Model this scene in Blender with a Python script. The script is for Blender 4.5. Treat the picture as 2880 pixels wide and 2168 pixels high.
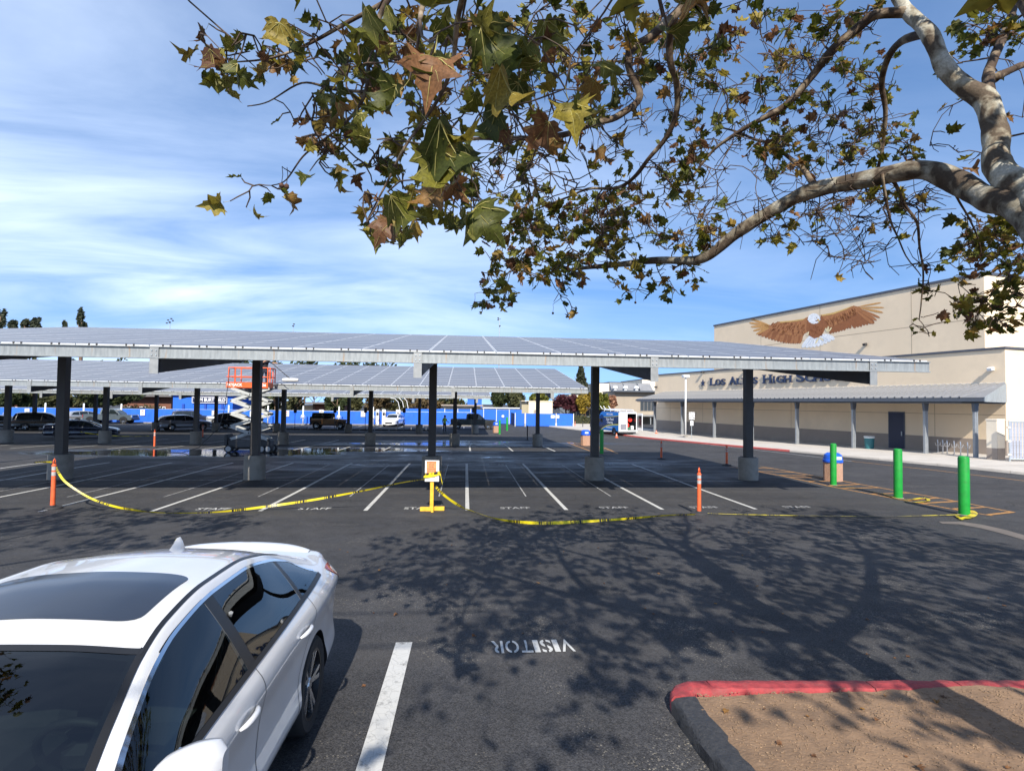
import bpy, bmesh, math, random
from mathutils import Vector, Matrix, noise
random.seed(7)
for o in list(bpy.data.objects): bpy.data.objects.remove(o, do_unlink=True)
SC = bpy.context.scene
COL = SC.collection
rad = math.radians
# ---------------------------------------------------------------- camera
PSI, PITCH, RHO, CAMZ, FPX = rad(4.76), rad(1.80), rad(0.72), 2.8, 1550.0
_f0 = Vector((math.sin(PSI), math.cos(PSI), 0)); _r0 = Vector((math.cos(PSI), -math.sin(PSI), 0))
FW = _f0*math.cos(PITCH) + Vector((0, 0, 1))*math.sin(PITCH)
_u0 = _r0.cross(FW)
UP = _u0*math.cos(RHO) - _r0*math.sin(RHO)
RT = _r0*math.cos(RHO) + _u0*math.sin(RHO)
CAM = Vector((0, 0, CAMZ))
cd = bpy.data.cameras.new('camera'); cam = bpy.data.objects.new('camera', cd); COL.objects.link(cam)
cd.sensor_width = 36; cd.sensor_fit = 'HORIZONTAL'; cd.lens = 36*FPX/2880
cd.clip_start = .05; cd.clip_end = 3000
M = Matrix((RT, UP, -FW)).transposed().to_4x4(); M.translation = CAM
cam.matrix_world = M
SC.camera = cam
# ---------------------------------------------------------------- light
SUN_EL, SUN_HEAD = rad(39.5), rad(1.0)          # light heads along +Y, a little towards +X
COT = 1/math.tan(SUN_EL)
LDIR = Vector((math.sin(SUN_HEAD)*math.cos(SUN_EL), math.cos(SUN_HEAD)*math.cos(SUN_EL), -math.sin(SUN_EL)))
sd = bpy.data.lights.new('sun', 'SUN'); sun = bpy.data.objects.new('sun', sd); COL.objects.link(sun)
sd.energy = 5.0; sd.angle = rad(.53); sd.color = (1, .93, .82)
sun.rotation_euler = LDIR.to_track_quat('-Z', 'Y').to_euler(); sun.location = (-5, -30, 40)
W = bpy.data.worlds.new('World'); SC.world = W; W.use_nodes = True
nt = W.node_tree; nt.nodes.clear()
def N(tree, t, **kw):
    n = tree.nodes.new(t)
    for k, v in kw.items(): setattr(n, k, v)
    return n
def mathn(tree, op, a, b=None, clamp=False):
    n = tree.nodes.new('ShaderNodeMath'); n.operation = op; n.use_clamp = clamp
    for i, v in enumerate((a, b)):
        if v is None: continue
        if isinstance(v, (int, float)): n.inputs[i].default_value = v
        else: tree.links.new(v, n.inputs[i])
    return n.outputs[0]
L = nt.links.new
sky = N(nt, 'ShaderNodeTexSky', sky_type='NISHITA', sun_disc=False)
sky.sun_elevation = SUN_EL; sky.sun_rotation = math.pi - SUN_HEAD; sky.altitude = 50; sky.air_density = 1.0; sky.dust_density = .15; sky.ozone_density = 3.0
tc = N(nt, 'ShaderNodeTexCoord'); skm = N(nt, 'ShaderNodeMapping'); skm.inputs['Scale'].default_value = (1, 1, .80); skm.inputs['Location'].default_value = (0, 0, .22); nt.links.new(tc.outputs['Generated'], skm.inputs[0]); skn = N(nt, 'ShaderNodeVectorMath', operation='NORMALIZE'); nt.links.new(skm.outputs[0], skn.inputs[0]); nt.links.new(skn.outputs[0], sky.inputs['Vector'])   # a clear autumn sky that stays blue down to the trees
sep = N(nt, 'ShaderNodeSeparateXYZ'); L(tc.outputs['Generated'], sep.inputs[0])
zz = mathn(nt, 'ADD', mathn(nt, 'MAXIMUM', sep.outputs[2], 0.0), .13)
cx = mathn(nt, 'DIVIDE', sep.outputs[0], zz); cy = mathn(nt, 'DIVIDE', sep.outputs[1], zz)
cmb = N(nt, 'ShaderNodeCombineXYZ'); L(cx, cmb.inputs[0]); L(cy, cmb.inputs[1])
mp = N(nt, 'ShaderNodeMapping'); mp.inputs['Rotation'].default_value = (0, 0, rad(-24)); mp.inputs['Scale'].default_value = (.42, .95, 1); L(cmb.outputs[0], mp.inputs[0])
n1 = N(nt, 'ShaderNodeTexNoise'); n1.inputs['Scale'].default_value = 1.5; n1.inputs['Detail'].default_value = 9; n1.inputs['Roughness'].default_value = .56; n1.inputs['Distortion'].default_value = .5; L(mp.outputs[0], n1.inputs['Vector'])
n2 = N(nt, 'ShaderNodeTexNoise'); n2.inputs['Scale'].default_value = .42; n2.inputs['Detail'].default_value = 3; L(cmb.outputs[0], n2.inputs['Vector'])
big = N(nt, 'ShaderNodeMapRange'); L(n2.outputs['Fac'], big.inputs[0]); big.inputs[1].default_value = .34; big.inputs[2].default_value = .60; big.inputs[3].default_value = .18; big.inputs[4].default_value = 1
# more thin cirrus towards the west (the photo's left), clear towards the building
west = N(nt, 'ShaderNodeMapRange'); L(cx, west.inputs[0]); west.inputs[1].default_value = .9; west.inputs[2].default_value = -1.6; west.inputs[3].default_value = .15; west.inputs[4].default_value = 1.5
cov = mathn(nt, 'MULTIPLY', big.outputs[0], west.outputs[0])
thin = N(nt, 'ShaderNodeMapRange'); L(n1.outputs['Fac'], thin.inputs[0]); thin.inputs[1].default_value = .30; thin.inputs[2].default_value = .74; thin.inputs[3].default_value = 0; thin.inputs[4].default_value = 1
clf = mathn(nt, 'MULTIPLY', mathn(nt, 'MULTIPLY', thin.outputs[0], mathn(nt, 'ADD', cov, .12)), .92, True)
mx = N(nt, 'ShaderNodeMix', data_type='RGBA'); L(clf, mx.inputs[0]); 
tint = N(nt, 'ShaderNodeMix', data_type='RGBA', blend_type='MULTIPLY'); tint.inputs[0].default_value = 1; L(sky.outputs[0], tint.inputs[6]); tint.inputs[7].default_value = (.92, 1.10, 1.24, 1)   # the phone's saturated blue
L(tint.outputs[2], mx.inputs[6]); mx.inputs[7].default_value = (6.8, 7.9, 9.8, 1)
bg = N(nt, 'ShaderNodeBackground'); bg.inputs[1].default_value = .115; L(mx.outputs[2], bg.inputs[0])
wo = N(nt, 'ShaderNodeOutputWorld'); L(bg.outputs[0], wo.inputs[0])
vs = SC.view_settings; vs.view_transform = 'Standard'; vs.look = 'None'; vs.exposure = 0.6; vs.gamma = 1
SC.render.engine = 'CYCLES'

# ---------------------------------------------------------------- ground profile and pixel helpers
GY = [-400, -10, 3, 6, 10, 14, 18, 24, 32, 40, 50, 900]
GZ = [.52, .52, .47, .355, .145, .02, 0, 0, -.1, -.25, -.4, -.4]
def gz(y):
    if y <= GY[0]: return GZ[0]
    for i in range(len(GY)-1):
        if y <= GY[i+1]: return GZ[i] + (GZ[i+1]-GZ[i])*(y-GY[i])/(GY[i+1]-GY[i])
    return GZ[-1]
def ray(px, py): return FW + RT*((px-1440)/FPX) - UP*((py-1084)/FPX)
def at(px, py, Y):
    v = ray(px, py); return CAM + v*(Y/v.y)
def G(px, py, dz=0.0):
    v = ray(px, py); a = b = .3
    while b < 900:
        p = CAM + v*b
        if p.z < gz(p.y)+dz: break
        a = b; b *= 1.02
    for _ in range(40):
        m = (a+b)/2; p = CAM+v*m
        if p.z < gz(p.y)+dz: b = m
        else: a = m
    return CAM+v*b
def proj(p):
    v = Vector(p)-CAM; d = v.dot(FW)
    return 1440+FPX*v.dot(RT)/d, 1084-FPX*v.dot(UP)/d, d
def onground(x, y, dz=0): return Vector((x, y, gz(y)+dz))

# ---------------------------------------------------------------- materials
MATS = {}
def mat(name, col, rough=.6, metal=0, var=.12, vscale=4, bump=0, bscale=60, spec=.5, coat=0, emit=None, detail=4, stretch=None, dirt=None, dscale=1.2):
    if name in MATS: return MATS[name]
    m = bpy.data.materials.new(name); m.use_nodes = True; t = m.node_tree; b = t.nodes['Principled BSDF']
    b.inputs['Roughness'].default_value = rough; b.inputs['Metallic'].default_value = metal
    b.inputs['Specular IOR Level'].default_value = spec; b.inputs['Coat Weight'].default_value = coat; b.inputs['Coat Roughness'].default_value = .05
    col = (*col[:3], 1)
    tcn = N(t, 'ShaderNodeTexCoord'); vec = tcn.outputs['Object']
    if stretch:
        mpn = N(t, 'ShaderNodeMapping'); mpn.inputs['Scale'].default_value = stretch; t.links.new(vec, mpn.inputs[0]); vec = mpn.outputs[0]
    out = None
    if var:
        nz = N(t, 'ShaderNodeTexNoise'); nz.inputs['Scale'].default_value = vscale; nz.inputs['Detail'].default_value = detail; nz.inputs['Roughness'].default_value = .65
        t.links.new(vec, nz.inputs['Vector'])
        mr = N(t, 'ShaderNodeMapRange'); t.links.new(nz.outputs['Fac'], mr.inputs[0]); mr.inputs[1].default_value = .3; mr.inputs[2].default_value = .7; mr.inputs[3].default_value = 1-var; mr.inputs[4].default_value = 1+var
        mm = N(t, 'ShaderNodeMix', data_type='RGBA', blend_type='MULTIPLY'); mm.inputs[0].default_value = 1
        mm.inputs[6].default_value = col; t.links.new(mr.outputs[0], mm.inputs[7]); out = mm.outputs[2]
        if dirt:
            nd = N(t, 'ShaderNodeTexNoise'); nd.inputs['Scale'].default_value = dscale; nd.inputs['Detail'].default_value = 8; nd.inputs['Roughness'].default_value = .7; t.links.new(vec, nd.inputs['Vector'])
            mr2 = N(t, 'ShaderNodeMapRange'); t.links.new(nd.outputs['Fac'], mr2.inputs[0]); mr2.inputs[1].default_value = .52; mr2.inputs[2].default_value = .75; mr2.inputs[4].default_value = dirt[3] if len(dirt) > 3 else .6
            m3 = N(t, 'ShaderNodeMix', data_type='RGBA'); t.links.new(mr2.outputs[0], m3.inputs[0]); t.links.new(out, m3.inputs[6]); m3.inputs[7].default_value = (*dirt[:3], 1); out = m3.outputs[2]
        t.links.new(out, b.inputs['Base Color'])
        rr = N(t, 'ShaderNodeMapRange'); t.links.new(nz.outputs['Fac'], rr.inputs[0]); rr.inputs[1].default_value = .3; rr.inputs[2].default_value = .7; rr.inputs[3].default_value = max(.02, rough*.85); rr.inputs[4].default_value = min(1, rough*1.15); t.links.new(rr.outputs[0], b.inputs['Roughness'])
    else: b.inputs['Base Color'].default_value = col
    if bump:
        nb = N(t, 'ShaderNodeTexNoise'); nb.inputs['Scale'].default_value = bscale; nb.inputs['Detail'].default_value = 5; t.links.new(vec, nb.inputs['Vector'])
        bp = N(t, 'ShaderNodeBump'); bp.inputs['Strength'].default_value = bump; bp.inputs['Distance'].default_value = .01; t.links.new(nb.outputs['Fac'], bp.inputs['Height']); t.links.new(bp.outputs[0], b.inputs['Normal'])
    if emit: b.inputs['Emission Color'].default_value = (*emit[:3], 1); b.inputs['Emission Strength'].default_value = emit[3]
    MATS[name] = m; return m
def leafmat(name, cols, mode, trans=.35, rough=.55):
    """cols: list of (pos, rgb). mode 'obj' uses a random per object, 'attr' the leaf's own random number."""
    if name in MATS: return MATS[name]
    m = bpy.data.materials.new(name); m.use_nodes = True; t = m.node_tree; b = t.nodes['Principled BSDF']
    if mode == 'obj': src = N(t, 'ShaderNodeObjectInfo').outputs['Random']
    else: src = N(t, 'ShaderNodeAttribute', attribute_name='rnd').outputs['Fac']
    r = N(t, 'ShaderNodeValToRGB'); t.links.new(src, r.inputs[0])
    e = r.color_ramp.elements
    while len(e) < len(cols): e.new(.5)
    for k, (p, c) in enumerate(cols): e[k].position = p; e[k].color = (*c, 1)
    tcn = N(t, 'ShaderNodeTexCoord')
    nz = N(t, 'ShaderNodeTexNoise'); nz.inputs['Scale'].default_value = 22; nz.inputs['Detail'].default_value = 4; t.links.new(tcn.outputs['Object'], nz.inputs['Vector'])
    mr = N(t, 'ShaderNodeMapRange'); t.links.new(nz.outputs['Fac'], mr.inputs[0]); mr.inputs[1].default_value = .3; mr.inputs[2].default_value = .7; mr.inputs[3].default_value = .65; mr.inputs[4].default_value = 1.3
    mm = N(t, 'ShaderNodeMix', data_type='RGBA', blend_type='MULTIPLY'); mm.inputs[0].default_value = 1; t.links.new(r.outputs[0], mm.inputs[6]); t.links.new(mr.outputs[0], mm.inputs[7])
    t.links.new(mm.outputs[2], b.inputs['Base Color']); b.inputs['Roughness'].default_value = rough; b.inputs['Specular IOR Level'].default_value = .35
    tr = N(t, 'ShaderNodeBsdfTranslucent'); t.links.new(mm.outputs[2], tr.inputs[0])
    ms = N(t, 'ShaderNodeMixShader'); ms.inputs[0].default_value = trans
    o = t.nodes['Material Output']; t.links.new(b.outputs[0], ms.inputs[1]); t.links.new(tr.outputs[0], ms.inputs[2]); t.links.new(ms.outputs[0], o.inputs[0])
    MATS[name] = m; return m

# ---------------------------------------------------------------- mesh builder
class MB:
    def __init__(s): s.v = []; s.f = []; s.m = []; s.rnd = None
    def add(s, vs, fs, mi=0):
        k = len(s.v); s.v += [tuple(v) for v in vs]; s.f += [tuple(i+k for i in f) for f in fs]; s.m += [mi]*len(fs); return s
    def box(s, c, d, rz=0, mi=0, R=None):
        c = Vector(c); h = Vector(d)/2
        R = R or Matrix.Rotation(rz, 3, 'Z')
        vs = [c + R @ Vector((h.x*a, h.y*b, h.z*e)) for e in (-1, 1) for a, b in ((-1, -1), (1, -1), (1, 1), (-1, 1))]
        return s.add(vs, [(3, 2, 1, 0), (4, 5, 6, 7), (0, 1, 5, 4), (1, 2, 6, 5), (2, 3, 7, 6), (3, 0, 4, 7)], mi)
    def bbox(s, c, d, b=.02, rz=0, mi=0, R=None):
        """box with chamfered edges"""
        c = Vector(c); h = Vector(d)/2; b = min(b, h.x*.9, h.y*.9, h.z*.9)
        R = R or Matrix.Rotation(rz, 3, 'Z'); vs = []
        for (z, k) in ((-h.z, b), (-h.z+b, 0), (h.z-b, 0), (h.z, b)):
            X, Y = h.x-k, h.y-k
            for x, y in ((-X+b, -Y), (X-b, -Y), (X, -Y+b), (X, Y-b), (X-b, Y), (-X+b, Y), (-X, Y-b), (-X, -Y+b)): vs.append(c+R @ Vector((x, y, z)))
        fs = [tuple(reversed(range(8))), tuple(range(24, 32))]
        for r in range(3):
            for i in range(8): j = (i+1) % 8; fs.append((r*8+i, r*8+j, r*8+8+j, r*8+8+i))
        return s.add(vs, fs, mi)
    def cyl(s, a, b, r0, r1=None, n=12, cap=True, mi=0):
        return s.tube([a, b], [r0, r0 if r1 is None else r1], n, cap, mi)
    def tube(s, pts, rs, n=8, cap=True, mi=0):
        pts = [Vector(p) for p in pts]
        if isinstance(rs, (int, float)): rs = [rs]*len(pts)
        k = len(pts); vs = []; fs = []; pt = None; ref = None
        for i, p in enumerate(pts):
            t = (pts[min(i+1, k-1)]-pts[max(i-1, 0)])
            if t.length < 1e-9: t = Vector((0, 0, 1))
            t.normalize()
            if ref is None: ref = Vector((1, 0, 0)) if abs(t.x) < .8 else Vector((0, 1, 0))
            x = ref-t*ref.dot(t)
            if x.length < 1e-4: x = t.orthogonal()
            x.normalize(); ref = x; y = t.cross(x)
            for j in range(n): a = 2*math.pi*j/n; vs.append(p+(x*math.cos(a)+y*math.sin(a))*rs[i])
        for i in range(k-1):
            for j in range(n): q = (j+1) % n; fs.append((i*n+j, i*n+q, i*n+n+q, i*n+n+j))
        if cap: fs.append(tuple(reversed(range(n)))); fs.append(tuple(range((k-1)*n, k*n)))
        return s.add(vs, fs, mi)
    def lathe(s, prof, c=(0, 0, 0), n=20, mi=0, R=None):
        c = Vector(c); vs = []; fs = []; k = len(prof)
        for r, z in prof:
            for j in range(n):
                a = 2*math.pi*j/n; p = Vector((r*math.cos(a), r*math.sin(a), z)); vs.append(c+(R @ p if R else p))
        for i in range(k-1):
            for j in range(n): q = (j+1) % n; fs.append((i*n+j, i*n+q, i*n+n+q, i*n+n+j))
        if prof[0][0] > 1e-5: fs.append(tuple(reversed(range(n))))
        if prof[-1][0] > 1e-5: fs.append(tuple(range((k-1)*n, k*n)))
        return s.add(vs, fs, mi)
    def prism(s, poly, a, b, mi=0):
        """poly: list of Vectors (planar); extruded by vector from +a to +b"""
        a = Vector(a); b = Vector(b); n = len(poly); vs = [Vector(p)+a for p in poly]+[Vector(p)+b for p in poly]
        fs = [tuple(reversed(range(n))), tuple(range(n, 2*n))]+[(i, (i+1) % n, n+(i+1) % n, n+i) for i in range(n)]
        return s.add(vs, fs, mi)
    def grid(s, rows, mi=0, flip=False):
        nr = len(rows); nc = len(rows[0]); vs = [p for r in rows for p in r]; fs = []
        for i in range(nr-1):
            for j in range(nc-1):
                q = (i*nc+j, i*nc+j+1, i*nc+nc+j+1, i*nc+nc+j); fs.append(tuple(reversed(q)) if flip else q)
        return s.add(vs, fs, mi)
    def mesh(s, name, mats, smooth=False, origin=(0, 0, 0)):
        me = bpy.data.meshes.new(name)
        o = Vector(origin)
        me.from_pydata([(v[0]-o.x, v[1]-o.y, v[2]-o.z) for v in s.v] if o.length else s.v, [], s.f)
        if not isinstance(mats, (list, tuple)): mats = [mats]
        for m in mats: me.materials.append(m)
        if len(mats) > 1: me.polygons.foreach_set('material_index', s.m)
        if smooth is True: me.polygons.foreach_set('use_smooth', [True]*len(s.f))
        if s.rnd is not None:
            at_ = me.attributes.new('rnd', 'FLOAT', 'FACE'); at_.data.foreach_set('value', s.rnd)
        me.update()
        if isinstance(smooth, float): me.polygons.foreach_set('use_smooth', [True]*len(s.f)); me.set_sharp_from_angle(angle=smooth)
        return me
    def build(s, name, mats, parent=None, smooth=False, origin=None):
        if origin is None: origin = Vector((0, 0, 0))
        me = s.mesh(name, mats, smooth, origin)
        return link(name, me, parent)
def link(name, me, parent=None, loc=None, rot=None, scale=None):
    o = bpy.data.objects.new(name, me); COL.objects.link(o)
    if parent: o.parent = parent
    if loc is not None: o.location = loc
    if rot is not None: o.rotation_euler = rot
    if scale is not None: o.scale = scale
    return o
def tag(o, label=None, cat=None, group=None, kind=None):
    if label: o['label'] = label
    if cat: o['category'] = cat
    if group: o['group'] = group
    if kind: o['kind'] = kind
    return o
def thing(name, label, cat, loc=(0, 0, 0), rz=0, group=None, rot=None):
    o = bpy.data.objects.new(name, None); COL.objects.link(o); o.location = loc
    o.rotation_euler = rot if rot else (0, 0, rz); o.empty_display_size = .3
    return tag(o, label, cat, group)
def copy_tree(o, parent=None):
    c = o.copy(); COL.objects.link(c)
    if parent: c.parent = parent
    for ch in list(o.children): copy_tree(ch, c)
    return c
_kids = {}
def text_mesh(s, size=1.0, extrude=0.0, bold=0.0, align='CENTER', space=1.0, shear=0.0):
    cu = bpy.data.curves.new('txt', 'FONT'); cu.body = s; cu.size = size; cu.extrude = extrude; cu.offset = bold; cu.align_x = align; cu.align_y = 'CENTER'; cu.space_character = space; cu.shear = shear; cu.resolution_u = 4
    o = bpy.data.objects.new('txt', cu); COL.objects.link(o)
    dg = bpy.context.evaluated_depsgraph_get(); me = bpy.data.meshes.new_from_object(o.evaluated_get(dg))
    bpy.data.objects.remove(o); bpy.data.curves.remove(cu); return me
def text_obj(name, s, m, parent, size, R, loc, extrude=0.0, bold=0.0, space=1.0, align='CENTER', width=None):
    """R: 3x3 whose columns are text right, text up, outward normal"""
    me = text_mesh(s, size, extrude, bold, align, space); me.materials.clear(); me.materials.append(m); me.name = name
    if width:
        xs = [v.co.x for v in me.vertices]; k = width/(max(xs)-min(xs)); me.transform(Matrix.Diagonal((k, 1, 1, 1)))
    o = link(name, me, parent); mw = R.to_4x4(); mw.translation = loc; o.matrix_local = mw; return o
def frame3(right, up): 
    r = Vector(right).normalized(); u = Vector(up).normalized(); return Matrix((r, u, r.cross(u))).transposed()
# ================================================================ ground
def asphalt():
    m = bpy.data.materials.new('asphalt'); m.use_nodes = True; t = m.node_tree; b = t.nodes['Principled BSDF']; K = t.links.new
    tcn = N(t, 'ShaderNodeTexCoord'); V = tcn.outputs['Object']
    def nz(scale, det=4, rough=.6, vec=V):
        n = N(t, 'ShaderNodeTexNoise'); n.inputs['Scale'].default_value = scale; n.inputs['Detail'].default_value = det; n.inputs['Roughness'].default_value = rough; K(vec, n.inputs['Vector']); return n.outputs['Fac']
    def mr(x, a, bb, c, d):
        n = N(t, 'ShaderNodeMapRange'); K(x, n.inputs[0]); n.inputs[1].default_value = a; n.inputs[2].default_value = bb; n.inputs[3].default_value = c; n.inputs[4].default_value = d; return n.outputs[0]
    big = mr(nz(.25, 5), .3, .7, .8, 1.2); mid = mr(nz(2.2, 6, .7), .3, .7, .82, 1.18)
    vo = N(t, 'ShaderNodeTexVoronoi'); vo.inputs['Scale'].default_value = 95; K(V, vo.inputs['Vector'])
    hs = N(t, 'ShaderNodeSeparateColor'); K(vo.outputs['Color'], hs.inputs[0])
    stone = mr(hs.outputs[0], .0, 1.0, .55, 1.5)
    pale = mr(hs.outputs[1], .89, 1.0, 0, 1)                      # a few pale stones worn bare
    worn = mr(nz(.9, 7, .7), .52, .66, 0, 1)
    val = mathn(t, 'MULTIPLY', mathn(t, 'MULTIPLY', big, mid), stone)
    c1 = N(t, 'ShaderNodeMix', data_type='RGBA', blend_type='MULTIPLY'); c1.inputs[0].default_value = 1; c1.inputs[6].default_value = (.043, .043, .046, 1); K(val, c1.inputs[7])
    c2 = N(t, 'ShaderNodeMix', data_type='RGBA'); K(mathn(t, 'MULTIPLY', pale, mathn(t, 'ADD', mathn(t, 'MULTIPLY', worn, .85), .10)), c2.inputs[0]); K(c1.outputs[2], c2.inputs[6]); c2.inputs[7].default_value = (.30, .27, .22, 1)
    # fine cracks
    vc = N(t, 'ShaderNodeTexVoronoi', feature='DISTANCE_TO_EDGE'); vc.inputs['Scale'].default_value = .23
    dn = N(t, 'ShaderNodeTexNoise'); dn.inputs['Scale'].default_value = 1.1; dn.inputs['Detail'].default_value = 5; K(V, dn.inputs['Vector'])
    dm = N(t, 'ShaderNodeMix', data_type='RGBA', blend_type='ADD'); dm.inputs[0].default_value = .55; K(V, dm.inputs[6]); K(dn.outputs['Color'], dm.inputs[7]); K(dm.outputs[2], vc.inputs['Vector'])
    crack = mathn(t, 'MULTIPLY', mr(vc.outputs['Distance'], .0015, .004, 1, 0), mr(nz(.35, 3), .5, .6, 0, 1))
    c3 = N(t, 'ShaderNodeMix', data_type='RGBA'); K(mathn(t, 'MULTIPLY', crack, .7), c3.inputs[0]); K(c2.outputs[2], c3.inputs[6]); c3.inputs[7].default_value = (.012, .012, .013, 1)
    # oil drips in the stalls, sealed seams, paler worn wheel tracks
    vo2 = N(t, 'ShaderNodeTexVoronoi'); vo2.inputs['Scale'].default_value = .42; K(dm.outputs[2], vo2.inputs['Vector'])
    oil = mathn(t, 'MULTIPLY', mr(vo2.outputs['Distance'], .05, .16, 1, 0), mr(nz(5, 5), .42, .6, 0, 1))
    c3b = N(t, 'ShaderNodeMix', data_type='RGBA', blend_type='MULTIPLY'); K(mathn(t, 'MULTIPLY', oil, .55), c3b.inputs[0]); K(c3.outputs[2], c3b.inputs[6]); c3b.inputs[7].default_value = (.25, .25, .27, 1)
    stm = N(t, 'ShaderNodeMapping'); stm.inputs['Scale'].default_value = (.05, .9, 1); K(V, stm.inputs[0])
    trk = mr(nz(1.0, 3, .5, stm.outputs[0]), .5, .7, 0, 1)
    c3c = N(t, 'ShaderNodeMix', data_type='RGBA'); K(mathn(t, 'MULTIPLY', trk, .22), c3c.inputs[0]); K(c3b.outputs[2], c3c.inputs[6]); c3c.inputs[7].default_value = (.10, .092, .085, 1); c3 = c3c
    # wash water left by the panel cleaning: pools under and between the canopies
    sp = N(t, 'ShaderNodeSeparateXYZ'); K(V, sp.inputs[0])
    wet = None
    for (x, y, rx, ry, k) in ((-14, 31.0, 13.5, 4.2, 1.25), (-7, 33.8, 10, 3.4, 1.0), (-2, 28, 16, 9, .46), (-2, 40.5, 13, 4.2, .80), (-1, 44, 9, 3, .7), (4, 25.5, 12, 6, .42), (-6, 25, 9, 6, .42), (9.5, 42.5, 6, 2, .62), (18, 50.0, 5, 2.0, .78), (10, 21.5, 5.5, 3, .36)):
        dx = mathn(t, 'DIVIDE', mathn(t, 'SUBTRACT', sp.outputs[0], x), rx); dy = mathn(t, 'DIVIDE', mathn(t, 'SUBTRACT', sp.outputs[1], y), ry)
        d = mathn(t, 'SQRT', mathn(t, 'ADD', mathn(t, 'MULTIPLY', dx, dx), mathn(t, 'MULTIPLY', dy, dy)))
        w = mathn(t, 'MULTIPLY', mr(d, 1.0, .25, 0, 1), k)
        wet = w if wet is None else mathn(t, 'MAXIMUM', wet, w)
    st = N(t, 'ShaderNodeMapping'); st.inputs['Scale'].default_value = (.28, .75, 1); K(V, st.inputs[0])
    wn = nz(1.0, 6, .62, st.outputs[0])
    wv = mathn(t, 'ADD', wet, mathn(t, 'MULTIPLY', mathn(t, 'SUBTRACT', wn, .5), 1.5))
    pool = mathn(t, 'MULTIPLY', mr(wv, .62, .74, 0, 1), mr(wet, .02, .1, 0, 1)); damp = mathn(t, 'MULTIPLY', mr(wv, .12, .5, 0, 1), mr(wet, .02, .1, 0, 1))
    c4 = N(t, 'ShaderNodeMix', data_type='RGBA', blend_type='MULTIPLY'); K(damp, c4.inputs[0]); K(c3.outputs[2], c4.inputs[6]); c4.inputs[7].default_value = (.5, .5, .52, 1)
    K(c4.outputs[2], b.inputs['Base Color'])
    r0 = mr(nz(1.7, 5), .3, .7, .72, .9)
    r1 = mathn(t, 'SUBTRACT', r0, mathn(t, 'MULTIPLY', damp, .34)); 
    rmix = N(t, 'ShaderNodeMix', data_type='FLOAT'); K(pool, rmix.inputs[0]); K(r1, rmix.inputs[2]); rmix.inputs[3].default_value = .045; K(rmix.outputs[0], b.inputs['Roughness'])
    K(mr(damp, 0, 1, .22, .5), b.inputs['Specular IOR Level'])
    bp = N(t, 'ShaderNodeBump'); bp.inputs['Distance'].default_value = .006
    K(mathn(t, 'ADD', mr(vo.outputs['Distance'], 0, 1, 1, 0), mathn(t, 'MULTIPLY', nz(30, 4), 1.0)), bp.inputs['Height']); K(mr(pool, 0, 1, .55, .015), bp.inputs['Strength']); K(bp.outputs[0], b.inputs['Normal'])
    return m
M_ASPH = asphalt()
xs = [-900, -300, -120, -60, -30, -15, -5, 0, 5, 15, 30, 60, 120, 300, 900]
ys = sorted(set(GY[:-1]+[-60, -2, 0, 8, 12, 16, 20, 28, 36, 45, 60, 90, 140, 300, 900]))
g = MB(); g.grid([[(x, y, gz(y)) for x in xs] for y in ys])
ground = tag(g.build('asphalt_ground', M_ASPH, smooth=True), kind='structure')

def paint(name, col, wear=.5):
    m = bpy.data.materials.new(name); m.use_nodes = True; t = m.node_tree; b = t.nodes['Principled BSDF']; K = t.links.new
    tcn = N(t, 'ShaderNodeTexCoord'); n = N(t, 'ShaderNodeTexNoise'); n.inputs['Scale'].default_value = 9; n.inputs['Detail'].default_value = 9; n.inputs['Roughness'].default_value = .75; K(tcn.outputs['Object'], n.inputs['Vector'])
    r = N(t, 'ShaderNodeMapRange'); K(n.outputs['Fac'], r.inputs[0]); r.inputs[1].default_value = .62-wear*.22; r.inputs[2].default_value = .70-wear*.12; r.inputs[3].default_value = 0; r.inputs[4].default_value = min(1., .55+wear*.4)
    v = N(t, 'ShaderNodeTexVoronoi', feature='DISTANCE_TO_EDGE'); v.inputs['Scale'].default_value = 11; K(tcn.outputs['Object'], v.inputs['Vector'])
    cr = N(t, 'ShaderNodeMapRange'); K(v.outputs['Distance'], cr.inputs[0]); cr.inputs[1].default_value = .0; cr.inputs[2].default_value = .03; cr.inputs[3].default_value = .35; cr.inputs[4].default_value = 0
    f = mathn(t, 'MAXIMUM', r.outputs[0], cr.outputs[0])
    c = N(t, 'ShaderNodeMix', data_type='RGBA'); K(f, c.inputs[0]); c.inputs[6].default_value = (*col, 1); c.inputs[7].default_value = (.06, .06, .06, 1); K(c.outputs[2], b.inputs['Base Color'])
    b.inputs['Roughness'].default_value = .75
    bp = N(t, 'ShaderNodeBump'); bp.inputs['Strength'].default_value = .4; bp.inputs['Distance'].default_value = .005; n2 = N(t, 'ShaderNodeTexNoise'); n2.inputs['Scale'].default_value = 120; K(tcn.outputs['Object'], n2.inputs['Vector']); K(n2.outputs['Fac'], bp.inputs['Height']); K(bp.outputs[0], b.inputs['Normal'])
    return m
M_LINE = paint('line_paint', (.50, .50, .485), .35); M_LINEW = paint('worn_line_paint', (.42, .42, .42), .75); M_ORANGE = paint('orange_line_paint', (.46, .22, .05), .7)
def breaks(y0, y1):
    a, b = min(y0, y1), max(y0, y1); r = [a]+[y for y in ys if a+.01 < y < b-.01]+[b]; return r if y0 <= y1 else r[::-1]
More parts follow.
